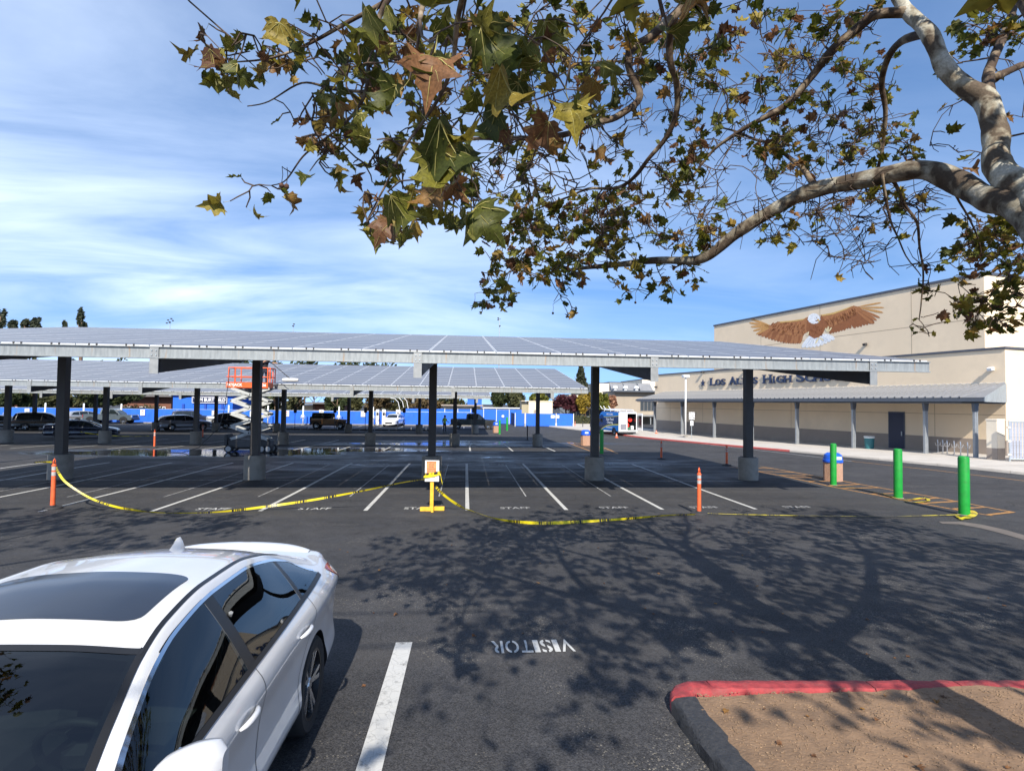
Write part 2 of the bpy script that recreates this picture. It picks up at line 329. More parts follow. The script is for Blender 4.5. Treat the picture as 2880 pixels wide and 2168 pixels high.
def strip(name, p0, p1, w, m, dz=.004, th=0):
    p0 = Vector((p0[0], p0[1])); p1 = Vector((p1[0], p1[1])); d = (p1-p0); n = Vector((-d.y, d.x)).normalized()*w/2
    ts = [0, 1] if abs(d.y) < 1e-4 else [(y-p0.y)/d.y for y in breaks(p0.y, p1.y)]
    mb = MB(); rows = []
    for t in ts:
        c = p0+d*t; rows.append([(c.x+n.x, c.y+n.y, gz(c.y+n.y)+dz), (c.x-n.x, c.y-n.y, gz(c.y-n.y)+dz)])
    # follow breaks exactly: sample the height at the centre when the strip runs across X
    mb.grid(rows, flip=True); return mb.build(name, m, ground)
# stalls under the near and middle canopy
for k in range(-7, 5):
    x = .08+2.585*k
    if k < 4: strip('stall_line', (x, 14.35), (x, 25.5), .105, M_LINE if k < 4 else M_LINEW)
for k in range(-11, 3):
    x = .30+2.585*k; strip('stall_line', (x, 33.4), (x, 45.0), .105, M_LINE)
strip('stall_line', (-20, 20.05), (10.3, 19.75), .07, M_LINEW)
strip('stall_line', (-30, 39.2), (6.5, 39.2), .08, M_LINEW)
for k in range(-6, 3): strip('stall_line', (-.75+2.585*k, 16.5), (-.75+2.585*k, 25), .04, M_LINEW)
# the white bay line beside the parked car
strip('bay_line', (-.585, 5.72), (-.575, -1.0), .165, M_LINE)
strip('bay_line', (-3.35, 5.72), (-3.33, -1.0), .165, M_LINE)
# far rows by the fence
for k in range(-20, 1): strip('stall_line', (-.2+2.6*k, 66.5), (-.2+2.6*k, 72), .1, M_LINE)
def ground_text(name, s, x, y, h, width, m, rz=0, sl=None):
    me = text_mesh(s, h*1.38, 0, .004); me.materials.clear(); me.materials.append(m)
    xs_ = [v.co.x for v in me.vertices]; k = width/(max(xs_)-min(xs_)); me.transform(Matrix.Diagonal((k, 1, 1, 1)))
    o = link(name, me, ground); slope = math.atan((gz(y+.3)-gz(y-.3))/.6)
    o.matrix_local = Matrix.Translation((x, y, gz(y)+.006)) @ Matrix.Rotation(slope, 4, 'X') @ Matrix.Rotation(rz, 4, 'Z'); return o
for k in range(-3, 4):
    ground_text('bay_lettering', 'STAFF', .08+2.585*(k+.5)+(.05 if k % 2 else -.03), 14.62, .27, .80, M_LINE if k < 0 else M_LINEW)
    ground_text('bay_lettering', 'STAFF', .08+2.585*(k+.5), 25.2, .27, .80, M_LINEW, math.pi)
def stencil_word(word, x, y, h, width, m, rz):
    adv_ = {'V': 1.1, 'I': .5, 'S': .95, 'T': .95, 'O': 1.15, 'R': 1.0}; tot = sum(adv_[c] for c in word); k = width/tot; cur = -width/2
    slope = math.atan((gz(y+.3)-gz(y-.3))/.6); base = Matrix.Translation((x, y, gz(y)+.006)) @ Matrix.Rotation(slope, 4, 'X') @ Matrix.Rotation(rz, 4, 'Z')
    for c in word:
        w = adv_[c]*k; me = text_mesh(c, h*1.38, 0, .006); me.materials.clear(); me.materials.append(m)
        xs_ = [v.co.x for v in me.vertices]; x0, x1 = min(xs_), max(xs_); kx = (w*.86)/(x1-x0) if c != 'I' else 1.0
        me.transform(Matrix.Translation((-(x0+x1)/2, 0, 0))); me.transform(Matrix.Diagonal((kx, 1, 1, 1)))
        if c in 'OSR':                                       # bridges of the stencil
            bm = bmesh.new(); bm.from_mesh(me); cx_ = 0 if c != 'R' else -w*.16
            for dx in (-.011, .011): bmesh.ops.bisect_plane(bm, geom=bm.verts[:]+bm.edges[:]+bm.faces[:], plane_co=(cx_+dx, 0, 0), plane_no=(1, 0, 0))
            bmesh.ops.delete(bm, geom=[f for f in bm.faces if abs(f.calc_center_median().x-cx_) < .011], context='FACES'); bm.to_mesh(me); bm.free()
        o = link('bay_letter', me, ground); o.matrix_local = base @ Matrix.Translation((cur+w/2, 0, 0)); cur += w
stencil_word('VISITOR', .70, 5.56, .31, .84, M_LINE, math.pi)
# orange hatched walkway beside the green bollards
ha = [G(2049, 1312), G(2200, 1338), G(2337, 1368), G(2560, 1410), G(2790, 1450)]
hb = [G(2140, 1312), G(2290, 1338), G(2420, 1362), G(2640, 1400), G(2850, 1440)]
for P_ in (ha, hb):
    for i in range(len(P_)-1): strip('hatch_line', P_[i], P_[i+1], .10, M_ORANGE)
for i in range(len(ha)-1):
    for f in (.15, .55, .95):
        a = ha[i].lerp(ha[i+1], f); b_ = hb[i].lerp(hb[i+1], min(1, f+.12)); strip('hatch_bar', a, b_, .13, M_ORANGE, .0075)
h2 = [G(1600, 1243), G(1700, 1259), G(1738, 1276), G(1660, 1277)]
for i in range(3): strip('hatch_line', h2[i], h2[i+1], .12, M_ORANGE, .005)
strip('hatch_line', G(1595, 1244), G(1660, 1268), .12, M_ORANGE)
for f in (.3, .6): strip('hatch_bar', G(1600, 1243).lerp(G(1660, 1268), f), G(1700, 1259).lerp(G(1738, 1272), f), .12, M_ORANGE, .008)
strip('lane_line', G(2395, 1297), G(2880, 1352), .10, M_ORANGE)
strip('lane_line', G(1850, 1233), G(2395, 1297), .10, M_LINEW)

gm = MB(); ga = [G(x, y, .006) for x, y in ((2640, 1466), (2700, 1466), (2760, 1474), (2830, 1490), (2900, 1510), (3050, 1550))]; gb = [G(x, y, .006) for x, y in ((2650, 1472), (2700, 1474), (2760, 1485), (2830, 1503), (2900, 1524), (3050, 1568))]
gm.grid([ga, gb], flip=False); tag(gm.build('concrete_gutter', mat('gutter_concrete', (.13, .11, .095), .9, var=.2, vscale=4, bump=.4, bscale=40)), kind='structure')
# ================================================================ planting island with the red kerb
M_DIRT = mat('dry_dirt', (.205, .13, .078), .95, var=.3, vscale=3, bump=.9, bscale=45, detail=9, dirt=(.29, .20, .13, .5), dscale=14)
M_RED = mat('red_kerb_paint', (.30, .038, .042), .75, var=.3, vscale=14, bump=.7, bscale=35, dirt=(.17, .085, .075, .85), dscale=6)
M_TARK = mat('tarred_kerb', (.035, .035, .037), .6, var=.35, vscale=25, bump=1, bscale=40)
IX0 = 1.715
def IY(x): return 4.385-.06*(x-2)
def dirt_z(x, y):
    return gz(y)+.105+.022*noise.noise((x*1.6, y*1.6, 3))+.012*noise.noise((x*6, y*6, 9))+.006*noise.noise((x*17, y*17, 1))+.02*min(1, max(0, (x-1.9)*2))
isl = MB(); zt = .12
xs2 = [IX0+.06+.045*i for i in range(75)]+[5.3, 5.8, 6.5, 8, 10, 13, 16.5]
ys2 = [-14, -8, -3, 0, 1, 2]+[2.6+.045*i for i in range(37)]
rows = []
for y in ys2: rows.append([(x, min(y, IY(x)-.05), dirt_z(x, min(y, IY(x)-.05))) for x in xs2])
isl.grid(rows, flip=False)
island = tag(isl.build('dirt_island', M_DIRT, smooth=True), kind='structure')
def kerb_seg(name, path, m, w=.15, h=.13, parent=None, rough=0.0):
    """path: list of (x,y); a kerb with a rounded top edge"""
    P2 = []
    for i in range(len(path)-1):
        n_ = max(1, int(math.dist(path[i], path[i+1])/.08)) if rough else 1
        for j in range(n_): f = j/n_; P2.append((path[i][0]+(path[i+1][0]-path[i][0])*f, path[i][1]+(path[i+1][1]-path[i][1])*f))
    P2.append(path[-1]); path = P2
    mb = MB(); rows = []
    for i, p in enumerate(path):
        a = Vector(path[max(i-1, 0)]); b_ = Vector(path[min(i+1, len(path)-1)]); t = (b_-a).normalized(); n = Vector((-t.y, t.x))
        z = gz(p[1]); row = []
        for (k, zz_) in ((-.5, -.1), (-.5, h*.72), (-.36, h*.97), (0, h), (.36, h*.97), (.5, h*.78), (.5, -.1)):
            j = rough*noise.noise((p[0]*9+k*3, p[1]*9, 4)); row.append((p[0]+n.x*(k*w+j), p[1]+n.y*(k*w+j), z+zz_+(rough*.6*noise.noise((p[0]*11, p[1]*11+k, 8)) if zz_ > 0 else 0)))
        rows.append(row)
    mb.grid(rows); k = 7; n_ = len(path)
    mb.f.append(tuple(range(6, -1, -1))); mb.f.append(tuple((n_-1)*k+i for i in range(7))); mb.m += [0, 0]
    return mb.build(name, m, parent, smooth=.8)
cpath = [(IX0-.01, 4.20), (IX0, 4.28), (IX0+.05, 4.345), (IX0+.13, 4.38), (IX0+.28, IY(IX0+.28))]
kerb_seg('kerb_stone', cpath, M_RED, parent=island, w=.17, rough=.012)
x = IX0+.28
for i, ln in enumerate((1.32, .74, 1.25, 1.5, 1.5, 1.5, 1.5, 1.5, 1.5, 1.5)):
    kerb_seg('kerb_stone', [(x+.004, IY(x)), (x+ln/2, IY(x+ln/2)), (x+ln-.004, IY(x+ln))], M_RED, parent=island, w=.17, rough=.012); x += ln
kerb_seg('kerb_stone', [(IX0, 4.195), (IX0-.01, 3.2), (IX0-.02, 2.2), (IX0-.02, 1.0)], M_TARK, parent=island, w=.21, h=.125, rough=.03)
kerb_seg('kerb_stone', [(IX0-.02, .99), (IX0-.02, -3), (IX0, -10)], M_TARK, parent=island, w=.21, h=.125, rough=.03)
# wood chips and dry twigs scattered on the dirt
M_CHIP = mat('wood_chip', (.24, .16, .10), .9, var=.35, vscale=30)
ch = MB(); rnd = random.Random(3)
for i in range(3400):
    x = rnd.uniform(1.84, 5.2); y = rnd.uniform(2.6, IY(x)-.10)
    l = rnd.uniform(.004, .016) if rnd.random() < .95 else rnd.uniform(.03, .09); a = rnd.uniform(0, math.pi)
    c = Vector((x, y, dirt_z(x, y)+.003)); d = Vector((math.cos(a), math.sin(a), rnd.uniform(-.05, .2)))
    if l > .025: ch.tube([c, c+d*l*.5+Vector((rnd.uniform(-.01, .01), rnd.uniform(-.01, .01), .003)), c+d*l], [.0022, .0022, .0015], 4)
    else: ch.box(c, (l, rnd.uniform(.003, .008), .005), a, R=Matrix.Rotation(a, 3, 'Z') @ Matrix.Rotation(rnd.uniform(-.6, .6), 3, 'X'))
tag(ch.build('wood_chips', M_CHIP), 'pale wood chips and dry twigs scattered over the dirt island', 'wood chips', kind='stuff')

# ================================================================ solar canopies
M_GALV = mat('galvanised_steel', (.44, .49, .51), .42, .55, var=.2, vscale=7, detail=6, bump=.1, bscale=25, dirt=(.60, .62, .60, .5), dscale=2.5, stretch=(1, 1, .35))
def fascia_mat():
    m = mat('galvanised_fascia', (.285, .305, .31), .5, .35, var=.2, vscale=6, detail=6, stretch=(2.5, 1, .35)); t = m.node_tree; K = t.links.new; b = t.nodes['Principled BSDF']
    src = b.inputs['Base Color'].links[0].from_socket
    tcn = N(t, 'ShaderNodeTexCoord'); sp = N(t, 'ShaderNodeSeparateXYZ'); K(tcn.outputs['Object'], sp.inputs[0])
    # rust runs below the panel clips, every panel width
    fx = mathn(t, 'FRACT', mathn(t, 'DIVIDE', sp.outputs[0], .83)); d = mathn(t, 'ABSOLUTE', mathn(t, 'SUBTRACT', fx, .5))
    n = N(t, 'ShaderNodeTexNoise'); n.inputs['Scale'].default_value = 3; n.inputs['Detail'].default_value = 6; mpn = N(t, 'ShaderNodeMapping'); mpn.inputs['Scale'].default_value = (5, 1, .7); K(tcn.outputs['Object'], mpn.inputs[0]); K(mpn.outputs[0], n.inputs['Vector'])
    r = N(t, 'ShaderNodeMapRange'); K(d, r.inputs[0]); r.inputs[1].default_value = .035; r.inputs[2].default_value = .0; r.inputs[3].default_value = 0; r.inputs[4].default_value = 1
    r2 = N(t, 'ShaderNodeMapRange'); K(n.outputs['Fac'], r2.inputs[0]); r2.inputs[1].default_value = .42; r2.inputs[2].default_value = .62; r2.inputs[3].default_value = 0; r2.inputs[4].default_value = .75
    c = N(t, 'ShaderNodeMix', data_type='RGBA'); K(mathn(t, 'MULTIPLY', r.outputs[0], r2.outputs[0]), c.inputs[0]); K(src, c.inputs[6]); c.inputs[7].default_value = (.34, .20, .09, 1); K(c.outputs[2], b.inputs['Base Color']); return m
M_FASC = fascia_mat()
M_DSTEEL = mat('weathered_grey_steel', (.062, .058, .056), .6, .2, var=.2, vscale=3)
M_PLATE = mat('plate_grey', (.30, .31, .31), .5, .4, var=.12, vscale=5)
M_CONC = mat('cast_concrete', (.27, .25, .22), .9, var=.25, vscale=4, bump=.4, bscale=40, detail=8, dirt=(.15, .14, .125, .6), dscale=2)
def panel_mat():
    m = bpy.data.materials.new('solar_glass'); m.use_nodes = True; t = m.node_tree; b = t.nodes['Principled BSDF']; K = t.links.new
    tcn = N(t, 'ShaderNodeTexCoord'); sp = N(t, 'ShaderNodeSeparateXYZ'); K(tcn.outputs['Object'], sp.inputs[0])
    oi = N(t, 'ShaderNodeObjectInfo')
    def linef(o, pitch, w):
        f = mathn(t, 'FRACT', mathn(t, 'DIVIDE', o, pitch)); d = mathn(t, 'ABSOLUTE', mathn(t, 'SUBTRACT', f, .5)); r = N(t, 'ShaderNodeMapRange'); K(d, r.inputs[0]); r.inputs[1].default_value = .5-w; r.inputs[2].default_value = .5; return r.outputs[0]
    gl = mathn(t, 'MAXIMUM', linef(sp.outputs[0], .162, .035), linef(sp.outputs[1], .162, .035))
    c = N(t, 'ShaderNodeMix', data_type='RGBA'); K(mathn(t, 'MULTIPLY', gl, .7), c.inputs[0]); c.inputs[6].default_value = (.022, .024, .036, 1); c.inputs[7].default_value = (.25, .27, .30, 1)
    n = N(t, 'ShaderNodeTexNoise'); n.inputs['Scale'].default_value = 1.3; n.inputs['Detail'].default_value = 6; K(tcn.outputs['Object'], n.inputs['Vector'])
    du = N(t, 'ShaderNodeMix', data_type='RGBA'); fac = mathn(t, 'ADD', mathn(t, 'MULTIPLY', oi.outputs['Random'], .10), mathn(t, 'ADD', mathn(t, 'MULTIPLY', n.outputs['Fac'], .28), .10)); K(fac, du.inputs[0]); K(c.outputs[2], du.inputs[6]); du.inputs[7].default_value = (.30, .26, .215, 1)
    K(du.outputs[2], b.inputs['Base Color']); b.inputs['Roughness'].default_value = .30; b.inputs['Specular IOR Level'].default_value = .38; return m
M_PANEL = panel_mat(); M_ALU = mat('panel_frame_aluminium', (.70, .71, .72), .45, .2, var=.05)
PW, PD = 1.66, 1.03
def panel_mesh():
    mb = MB(); w, d, f = PW-.02, PD-.02, .045
    mb.box((0, 0, -.02), (w-.004, d-.004, .04), mi=1)
    fx, fy = .020, .050; o = [(-w/2, -d/2), (w/2, -d/2), (w/2, d/2), (-w/2, d/2)]; i_ = [(-w/2+fx, -d/2+fy), (w/2-fx, -d/2+fy), (w/2-fx, d/2-fy), (-w/2+fx, d/2-fy)]
    vs = [(x, y, .002) for x, y in o]+[(x, y, .002) for x, y in i_]+[(x, y, .0005) for x, y in i_]
    mb.add(vs, [(k, (k+1) % 4, 4+(k+1) % 4, 4+k) for k in range(4)], 1); mb.add(vs[8:], [(0, 1, 2, 3)], 0)
    return mb.mesh('solar_panel', [M_PANEL, M_ALU])
ME_PANEL = panel_mesh()
def canopy(label, Y0, Yc, z0, rise, cols, xr, ncol, nrow, stuff_cols=0, girders=True, pedr=.36, detail=True):
    """z0: top of the front edge; the deck climbs away from the camera"""
    root = thing('solar_canopy', label, 'solar canopy', (xr, Yc, gz(Yc)), group=None)
    O = root.location.copy()
    run = nrow*PD; tilt = math.asin(rise/run); ct, st_ = math.cos(tilt), math.sin(tilt)
    xl = xr-(ncol+stuff_cols)*PW
    def deck(x, s, dz=0): return Vector((x, Y0+s*ct-dz*st_, z0+s*st_+dz*ct))
    Rt = (tilt, 0, 0); Rm = Matrix.Rotation(tilt, 3, 'X')
    for i in range(ncol):
        for j in range(nrow):
            link('solar_panel', ME_PANEL, root, deck(xr-(i+.5)*PW, (j+.5)*PD)-O, Rt)
    if stuff_cols:
        mb = MB()
        for i in range(ncol, ncol+stuff_cols):
            for j in range(nrow):
                c = deck(xr-(i+.5)*PW, (j+.5)*PD)-O
                mb.box(c-Rm @ Vector((0, 0, .02)), (PW-.02, PD-.02, .04), R=Rm, mi=1); q = [c+Rm @ Vector((a*(PW/2-.03), b_*(PD/2-.06), .002)) for a, b_ in ((-1, -1), (1, -1), (1, 1), (-1, 1))]; mb.add(q, [(0, 1, 2, 3)], 0)
        tag(mb.build('far_solar_panels', [M_PANEL, M_ALU], root), kind='stuff')
    # front and back channel, purlins
    for nm, s, h in [('front_channel', .0, .27), ('back_channel', run, .25)]+[('purlin', s, .22) for s in [run*k/7 for k in range(1, 7)]]:
        c = deck((xl+xr)/2, s, -.05)-O
        mb = MB()
        if nm == 'front_channel':
            mb.box(c+Vector((0, -.02, -h/2+.0)), (xr-xl, .05, h), mi=0); mb.box(c+Vector((0, -.035, -h+.012)), (xr-xl+.004, .11, .024)); mb.box(c+Vector((0, -.035, .004)), (xr-xl+.004, .11, .022))
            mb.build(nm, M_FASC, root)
            cl = MB()
            for k in range(int((xr-xl)/.83)):
                for dd in (0, .17): cl.box(c+Vector((-(xr-xl)/2+.36+.83*k+dd, -.085, .035)), (.035, .02, .05))
            tag(cl.build('panel_clips', M_DSTEEL, root), kind='stuff')
        else: mb.box(c+Vector((0, 0, -h/2)), (xr-xl, .07, h)).build(nm, M_DSTEEL if nm == 'purlin' else M_GALV, root)
    for x in cols:
        s_c = (Yc-Y0)/ct; zt = deck(x, s_c, -.32).z
        b_ = onground(x, Yc)
        ped = MB().lathe([(pedr, -.15), (pedr, .80), (pedr-.02, .84), (.05, .845)], b_-O, 22).build('pedestal', M_CONC, root, smooth=.5)
        c = MB(); zb = b_.z+.84; hh = zt-zb-.35
        for dx in (-.12, .12): c.box((x-O.x+dx*0, b_.y-O.y+dx, zb-O.z+hh/2), (.27, .025, hh))
        c.box((x-O.x, b_.y-O.y, zb-O.z+hh/2), (.05, .21, hh)); c.box((x-O.x-.125, b_.y-O.y, zb-O.z+hh/2), (.02, .21, hh)); c.box((x-O.x+.125, b_.y-O.y, zb-O.z+hh/2), (.02, .21, hh))
        c.box((x-O.x, b_.y-O.y, zb-O.z+.012), (.42, .42, .024)); c.build('column', M_DSTEEL, root)
        gi = MB()                       # tapered girder under the purlins
        a0, a1 = .02, run-.05
        for (s0, s1, d0, d1) in ((a0, s_c, .36, .52), (s_c, a1, .52, .34)):
            top = [deck(x, s0, -.30)-O, deck(x, s1, -.30)-O]; Rn = Vector((0, -st_, ct))
            q = [top[0], top[1], top[1]-Vector((0, 0, d1)), top[0]-Vector((0, 0, d0))]
            gi.prism(q, (-.075, 0, 0), (.075, 0, 0))
        gi.build('girder', M_DSTEEL, root)
        ep = MB(); c0 = deck(x, 0, -.05)-O; ep.box(c0+Vector((0, -.066, -.325)), (.20, .03, .62)); e = ep.build('end_plate', M_PLATE, root)
        if detail:
            for dx in (-.05, .05):
                for dz in (-.08, -.19): MB().cyl(c0+Vector((dx, -.085, dz)), c0+Vector((dx, -.10, dz)), .016, n=8).build('bolt', M_GALV, e)
    return root
c1 = canopy('nearest long solar panel canopy over the staff bays, on square steel columns', 13.8, 20.25, 4.07, 1.86, [-19.9, -13.85, -7.40, -1.20, 4.80, 10.75], 12.36, 18, 12)
c2 = canopy('middle solar panel canopy, behind the scissor lift', 32.4, 38.9, 3.72, 1.90, [-35.9, -30.0, -23.9, -18.1, -12.4, -6.55, -.75, 5.10], 7.25, 25, 12, 6)
c3 = canopy('farthest solar panel canopy, beside the blue fence', 50.5, 57.5, 3.43, 1.85, [-48, -41.9, -36.3, -30.6, -24.9, -19.0, -11.9, -4.75, 1.0], 2.25, 25, 12, 8, detail=False)
# ================================================================ school building on the right
BA = rad(-13.3)
BD = Vector((math.sin(BA), math.cos(BA), 0)); BN = Vector((BD.y, -BD.x, 0))      # along the wall (away), and into the building
def B(s, n, z): return BD*s+BN*n+Vector((0, 0, z))
def SB(px, py, n):
    v = ray(px, py); t = (n-CAM.dot(BN))/v.dot(BN); p = CAM+v*t; return p.dot(BD), p.z
RB = Matrix((BN, BD, Vector((0, 0, 1)))).transposed()                              # local x = into building, y = along wall
M_STUC = mat('cream_stucco', (.77, .62, .44), .9, var=.07, vscale=.7, bump=.5, bscale=18, detail=8, dirt=(.60, .47, .33, .5), dscale=.35)
M_STUC2 = mat('pale_stucco', (.78, .69, .55), .9, var=.06, vscale=.8, bump=.5, bscale=18, detail=8)
M_DADO = mat('taupe_stucco', (.30, .25, .21), .9, var=.08, vscale=1, bump=.5, bscale=18)
M_CAP = mat('dark_grey_cap', (.085, .095, .12), .5, .3, var=.1)
M_ROOFM = mat('grey_metal_roofing', (.25, .25, .255), .5, .2, var=.1, vscale=1.5)
M_SOFF = mat('grey_trim', (.10, .115, .14), .5, .3, var=.1)
M_POST = mat('grey_painted_post', (.27, .29, .31), .5, .3, var=.1)
M_NAVY = mat('navy_door_paint', (.012, .02, .055), .45, var=.1)
M_JOINT = mat('stucco_joint', (.36, .28, .19), .9, var=.1)
M_WALK = mat('sidewalk_concrete', (.47, .43, .38), .9, var=.12, vscale=1.2, bump=.3, bscale=50, detail=8, dirt=(.33, .30, .27, .5), dscale=.8)
M_REDK = mat('faded_red_kerb', (.40, .075, .065), .7, var=.2, vscale=3)
WN, S0, S1, ZP = 37.9, 21.95, 59.2, 6.37
sch = thing('school_building', 'long cream stucco school building with raised name lettering and grey awning', 'building', B(S0, WN, -.1))
O = sch.location.copy()
def bbx(mb, s0, s1, n0, n1, z0, z1, mi=0): return mb.box(B((s0+s1)/2, (n0+n1)/2, (z0+z1)/2)-O, (abs(n1-n0), abs(s1-s0), z1-z0), R=RB, mi=mi)
mb = MB(); bbx(mb, S0, S1, WN, WN+26, -.5, ZP)
mb.build('front_wall', M_STUC, sch)
bbx(MB(), S0-.02, S1+.02, WN-.02, WN+1.2, -.5, .93).build('dado', M_DADO, sch)
mb = MB(); bbx(mb, S0-.07, S1+.07, WN-.07, WN+26.05, ZP, ZP+.13); mb.build('parapet_cap', M_CAP, sch)
UN, US0, US1, UZ = 44.0, 26.7, 55.9, 12.38
mb = MB(); bbx(mb, US0, US1, UN, UN+30, ZP-.2, UZ); mb.build('upper_wall', M_STUC, sch)
mb = MB(); bbx(mb, US0-.08, US1+.08, UN-.08, UN+30, UZ, UZ+.18); mb.build('parapet_cap', M_CAP, sch)
mb = MB(); bbx(mb, 12, US0-.01, UN+7, UN+30, ZP-.2, UZ+.6); mb.build('upper_wall', M_STUC2, sch)
for s in (31.9, 40.6, 48.2): bbx(MB(), s-.02, s+.02, UN-.006, UN+.1, ZP+.15, UZ-.02).build('control_joint', M_JOINT, sch)
bbx(MB(), US0+.02, US1-.02, UN-.005, UN+.1, 9.25, 9.29).build('control_joint', M_JOINT, sch)
for s in (26, 32, 38, 44, 50, 56): bbx(MB(), s-.015, s+.015, WN-.004, WN+.1, .94, 4.1).build('control_joint', M_JOINT, sch)
bbx(MB(), S0+.03, S1-.03, WN-.005, WN+.1, 2.42, 2.45).build('control_joint', M_JOINT, sch)
bbx(MB(), S0+.03, S1-.03, WN-.012, WN+.1, 4.32, 4.40).build('moulding', M_STUC2, sch)
# door
ds0, ds1 = 28.05, 29.12
d = bbx(MB(), ds0, ds1, WN-.06, WN+.2, -.05, 2.45).build('door', M_NAVY, sch)
bbx(MB(), ds0+.10, ds0+.14, WN-.13, WN-.06, .85, 1.15).build('door_handle', M_GALV, d)
mb = MB(); bbx(mb, ds0-.06, ds0-.002, WN-.05, WN+.1, -.05, 2.51); bbx(mb, ds1+.002, ds1+.06, WN-.05, WN+.1, -.05, 2.51); bbx(mb, ds0-.002, ds1+.002, WN-.05, WN+.1, 2.452, 2.51); mb.build('door_frame', M_SOFF, sch)
# awning: ribbed sheets falling from the wall to a gutter
AE, AZ0, AZ1, AS0, AS1, AF0 = 34.15, 3.42, 4.28, 21.95, 57.2, 20.75
mb = MB(); q = [B(AS0, AE, 3.36)-O, B(AS0, AE, AZ0-.03)-O, B(AS0, WN, AZ1-.03)-O, B(AS0, WN, AZ1-.12)-O]
mb.prism(q, (0, 0, 0), BD*(AS1-AS0)); aw = mb.build('awning', M_SOFF, sch)
npan = 74; pw = (AS1-AS0)/npan
slope = math.atan2(AZ1-AZ0, WN-AE); ln = math.hypot(AZ1-AZ0, WN-AE)+.12
mb = MB(); mb.box((0, 0, 0), (ln, pw-.004, .025)); mb.box((0, -pw/2+.05, .04), (ln, .10, .11))
mer = mb.mesh('roof_sheet', M_ROOFM)
RA = RB @ Matrix.Rotation(-slope, 3, 'Y')
for i in range(npan):
    o = link('roof_sheet', mer, aw); m4 = RA.to_4x4(); m4.translation = B(AS0+(i+.5)*pw, (AE+WN)/2-.03, (AZ0+AZ1)/2+.0)-O; o.matrix_local = m4
mb = MB(); bbx(mb, AF0-.03, AS1+.03, AE-.16, AE-.01, 3.19, 3.38); mb.build('gutter', M_SOFF, sch)
ev = (B(AF0, AE, 0)-B(AS0, WN, 0)); en = Vector((ev.y, -ev.x, 0)).normalized()
if en.dot(BD) > 0: en = -en
mb = MB(); q = [B(AF0, AE-.1, 3.18)-O, B(AF0, AE-.1, AZ0+.04)-O, B(AS0, WN, AZ1+.04)-O, B(AS0, WN, 3.18)-O]; mb.prism(q, en*.03, en*.055); mb.build('awning_end_panel', M_GALV, sch)
mb = MB(); q = [B(AF0, AE-.06, AZ0+.01)-O, B(AS0, AE-.06, AZ0+.01)-O, B(AS0, WN, AZ1+.0)-O]; mb.prism(q, (0, 0, -.03), (0, 0, 0)); mb.build('roof_sheet', M_ROOFM, aw)
bbx(MB(), AS0+.02, AS1-.02, AE+.02, WN, 3.10, 3.17).build('soffit', M_SOFF, sch)
for s in (21.5, 24.25, 29.15, 34.05, 38.9, 43.85, 48.9, 54.0):
    base = B(s, 34.55, 0); z = gz(base.y)+.12; mb = MB()
    for dn in (-.085, .085): bbx(mb, s-.06, s+.06, 34.55+dn-.05, 34.55+dn+.05, z, 2.62)
    bbx(mb, s-.05, s+.05, 34.55-.03, 34.55+.03, z, 2.6); mb.build('awning_post', M_POST, sch)
    mb = MB(); q = [B(s-.07, 34.41, 2.62)-O, B(s-.07, 34.69, 2.62)-O, B(s-.07, 34.76, 3.1)-O, B(s-.07, 34.34, 3.1)-O]; mb.prism(q, (0, 0, 0), BD*.14); mb.build('post_bracket', M_SOFF, sch)
# name lettering, star included
M_LET = mat('navy_letter', (.02, .035, .085), .4, var=.1)
RW = frame3(-BD, (0, 0, 1))                                  # seen from outside, text runs towards the camera
adv = {'I': .62, 'L': .84, 'O': 1.06, 'S': .84, 'A': 1.02, 'T': .90, 'H': 1.02, 'G': 1.06, 'C': .98}
zb = 4.87
for word, p0, p1 in (('LOS', 1998, 2043), ('ALTOS', 2053, 2134), ('HIGH', 2148, 2229), ('SCHOOL', 2241, 2398)):
    s = SB(p0, 1075, WN)[0]; s_end = SB(p1, 1075, WN)[0]
    tw = sum((1.25 if i == 0 else 1.0)*adv[c] for i, c in enumerate(word)); k = (s-s_end)/tw
    for i, c in enumerate(word):
        b = i == 0; w = (1.25 if b else 1.0)*adv[c]*k
        H = .80 if b else .62; me = text_mesh(c, H*1.38, .045, .022, 'CENTER'); me.materials.clear(); me.materials.append(M_LET)
        xs_ = [v.co.x for v in me.vertices]; ys_ = [v.co.y for v in me.vertices]
        bm = bmesh.new(); bm.from_mesh(me)
        x0, x1, y0, y1 = min(xs_), max(xs_), min(ys_), max(ys_)
        def sbar(xc, yc, ww):
            for vv in bmesh.ops.create_cube(bm, size=1)['verts']: vv.co = Vector((xc+vv.co.x*ww, yc+vv.co.y*H*.10, vv.co.z*.088))
        st = H*.17
        if c in 'HIA':
            for xx in ([x0+st*.5, x1-st*.5] if c != 'I' else [(x0+x1)/2]):
                sbar(xx, y0+H*.05, H*.38)
                if c != 'A': sbar(xx, y1-H*.05, H*.38)
        if c == 'L': sbar(x0+st*.5, y0+H*.05, H*.38); sbar(x0+st*.5, y1-H*.05, H*.38); sbar(x1-.02, y0+H*.12, H*.09)
        if c == 'T': sbar((x0+x1)/2, y0+H*.05, H*.40); sbar(x0+.03, y1-H*.12, H*.08); sbar(x1-.03, y1-H*.12, H*.08)
        bm.to_mesh(me); bm.free()
        kx = (w*.92)/(x1-x0) if c != 'I' else 1.15
        me.transform(Matrix.Translation((0, -y0, 0))); me.transform(Matrix.Diagonal((kx, 1, 1, 1)))
        o = link('letter', me, sch); m4 = RW.to_4x4(); m4.translation = B(s-w/2, WN-.10, zb)-O; o.matrix_local = m4
        s -= w
st = []
for i in range(10):
    r = .40 if i % 2 == 0 else .16; a = math.pi/2+i*math.pi/5; st.append(RW @ Vector((r*math.cos(a), r*math.sin(a), 0))+B(SB(1979, 1076, WN)[0], WN-.06, 5.17)-O)
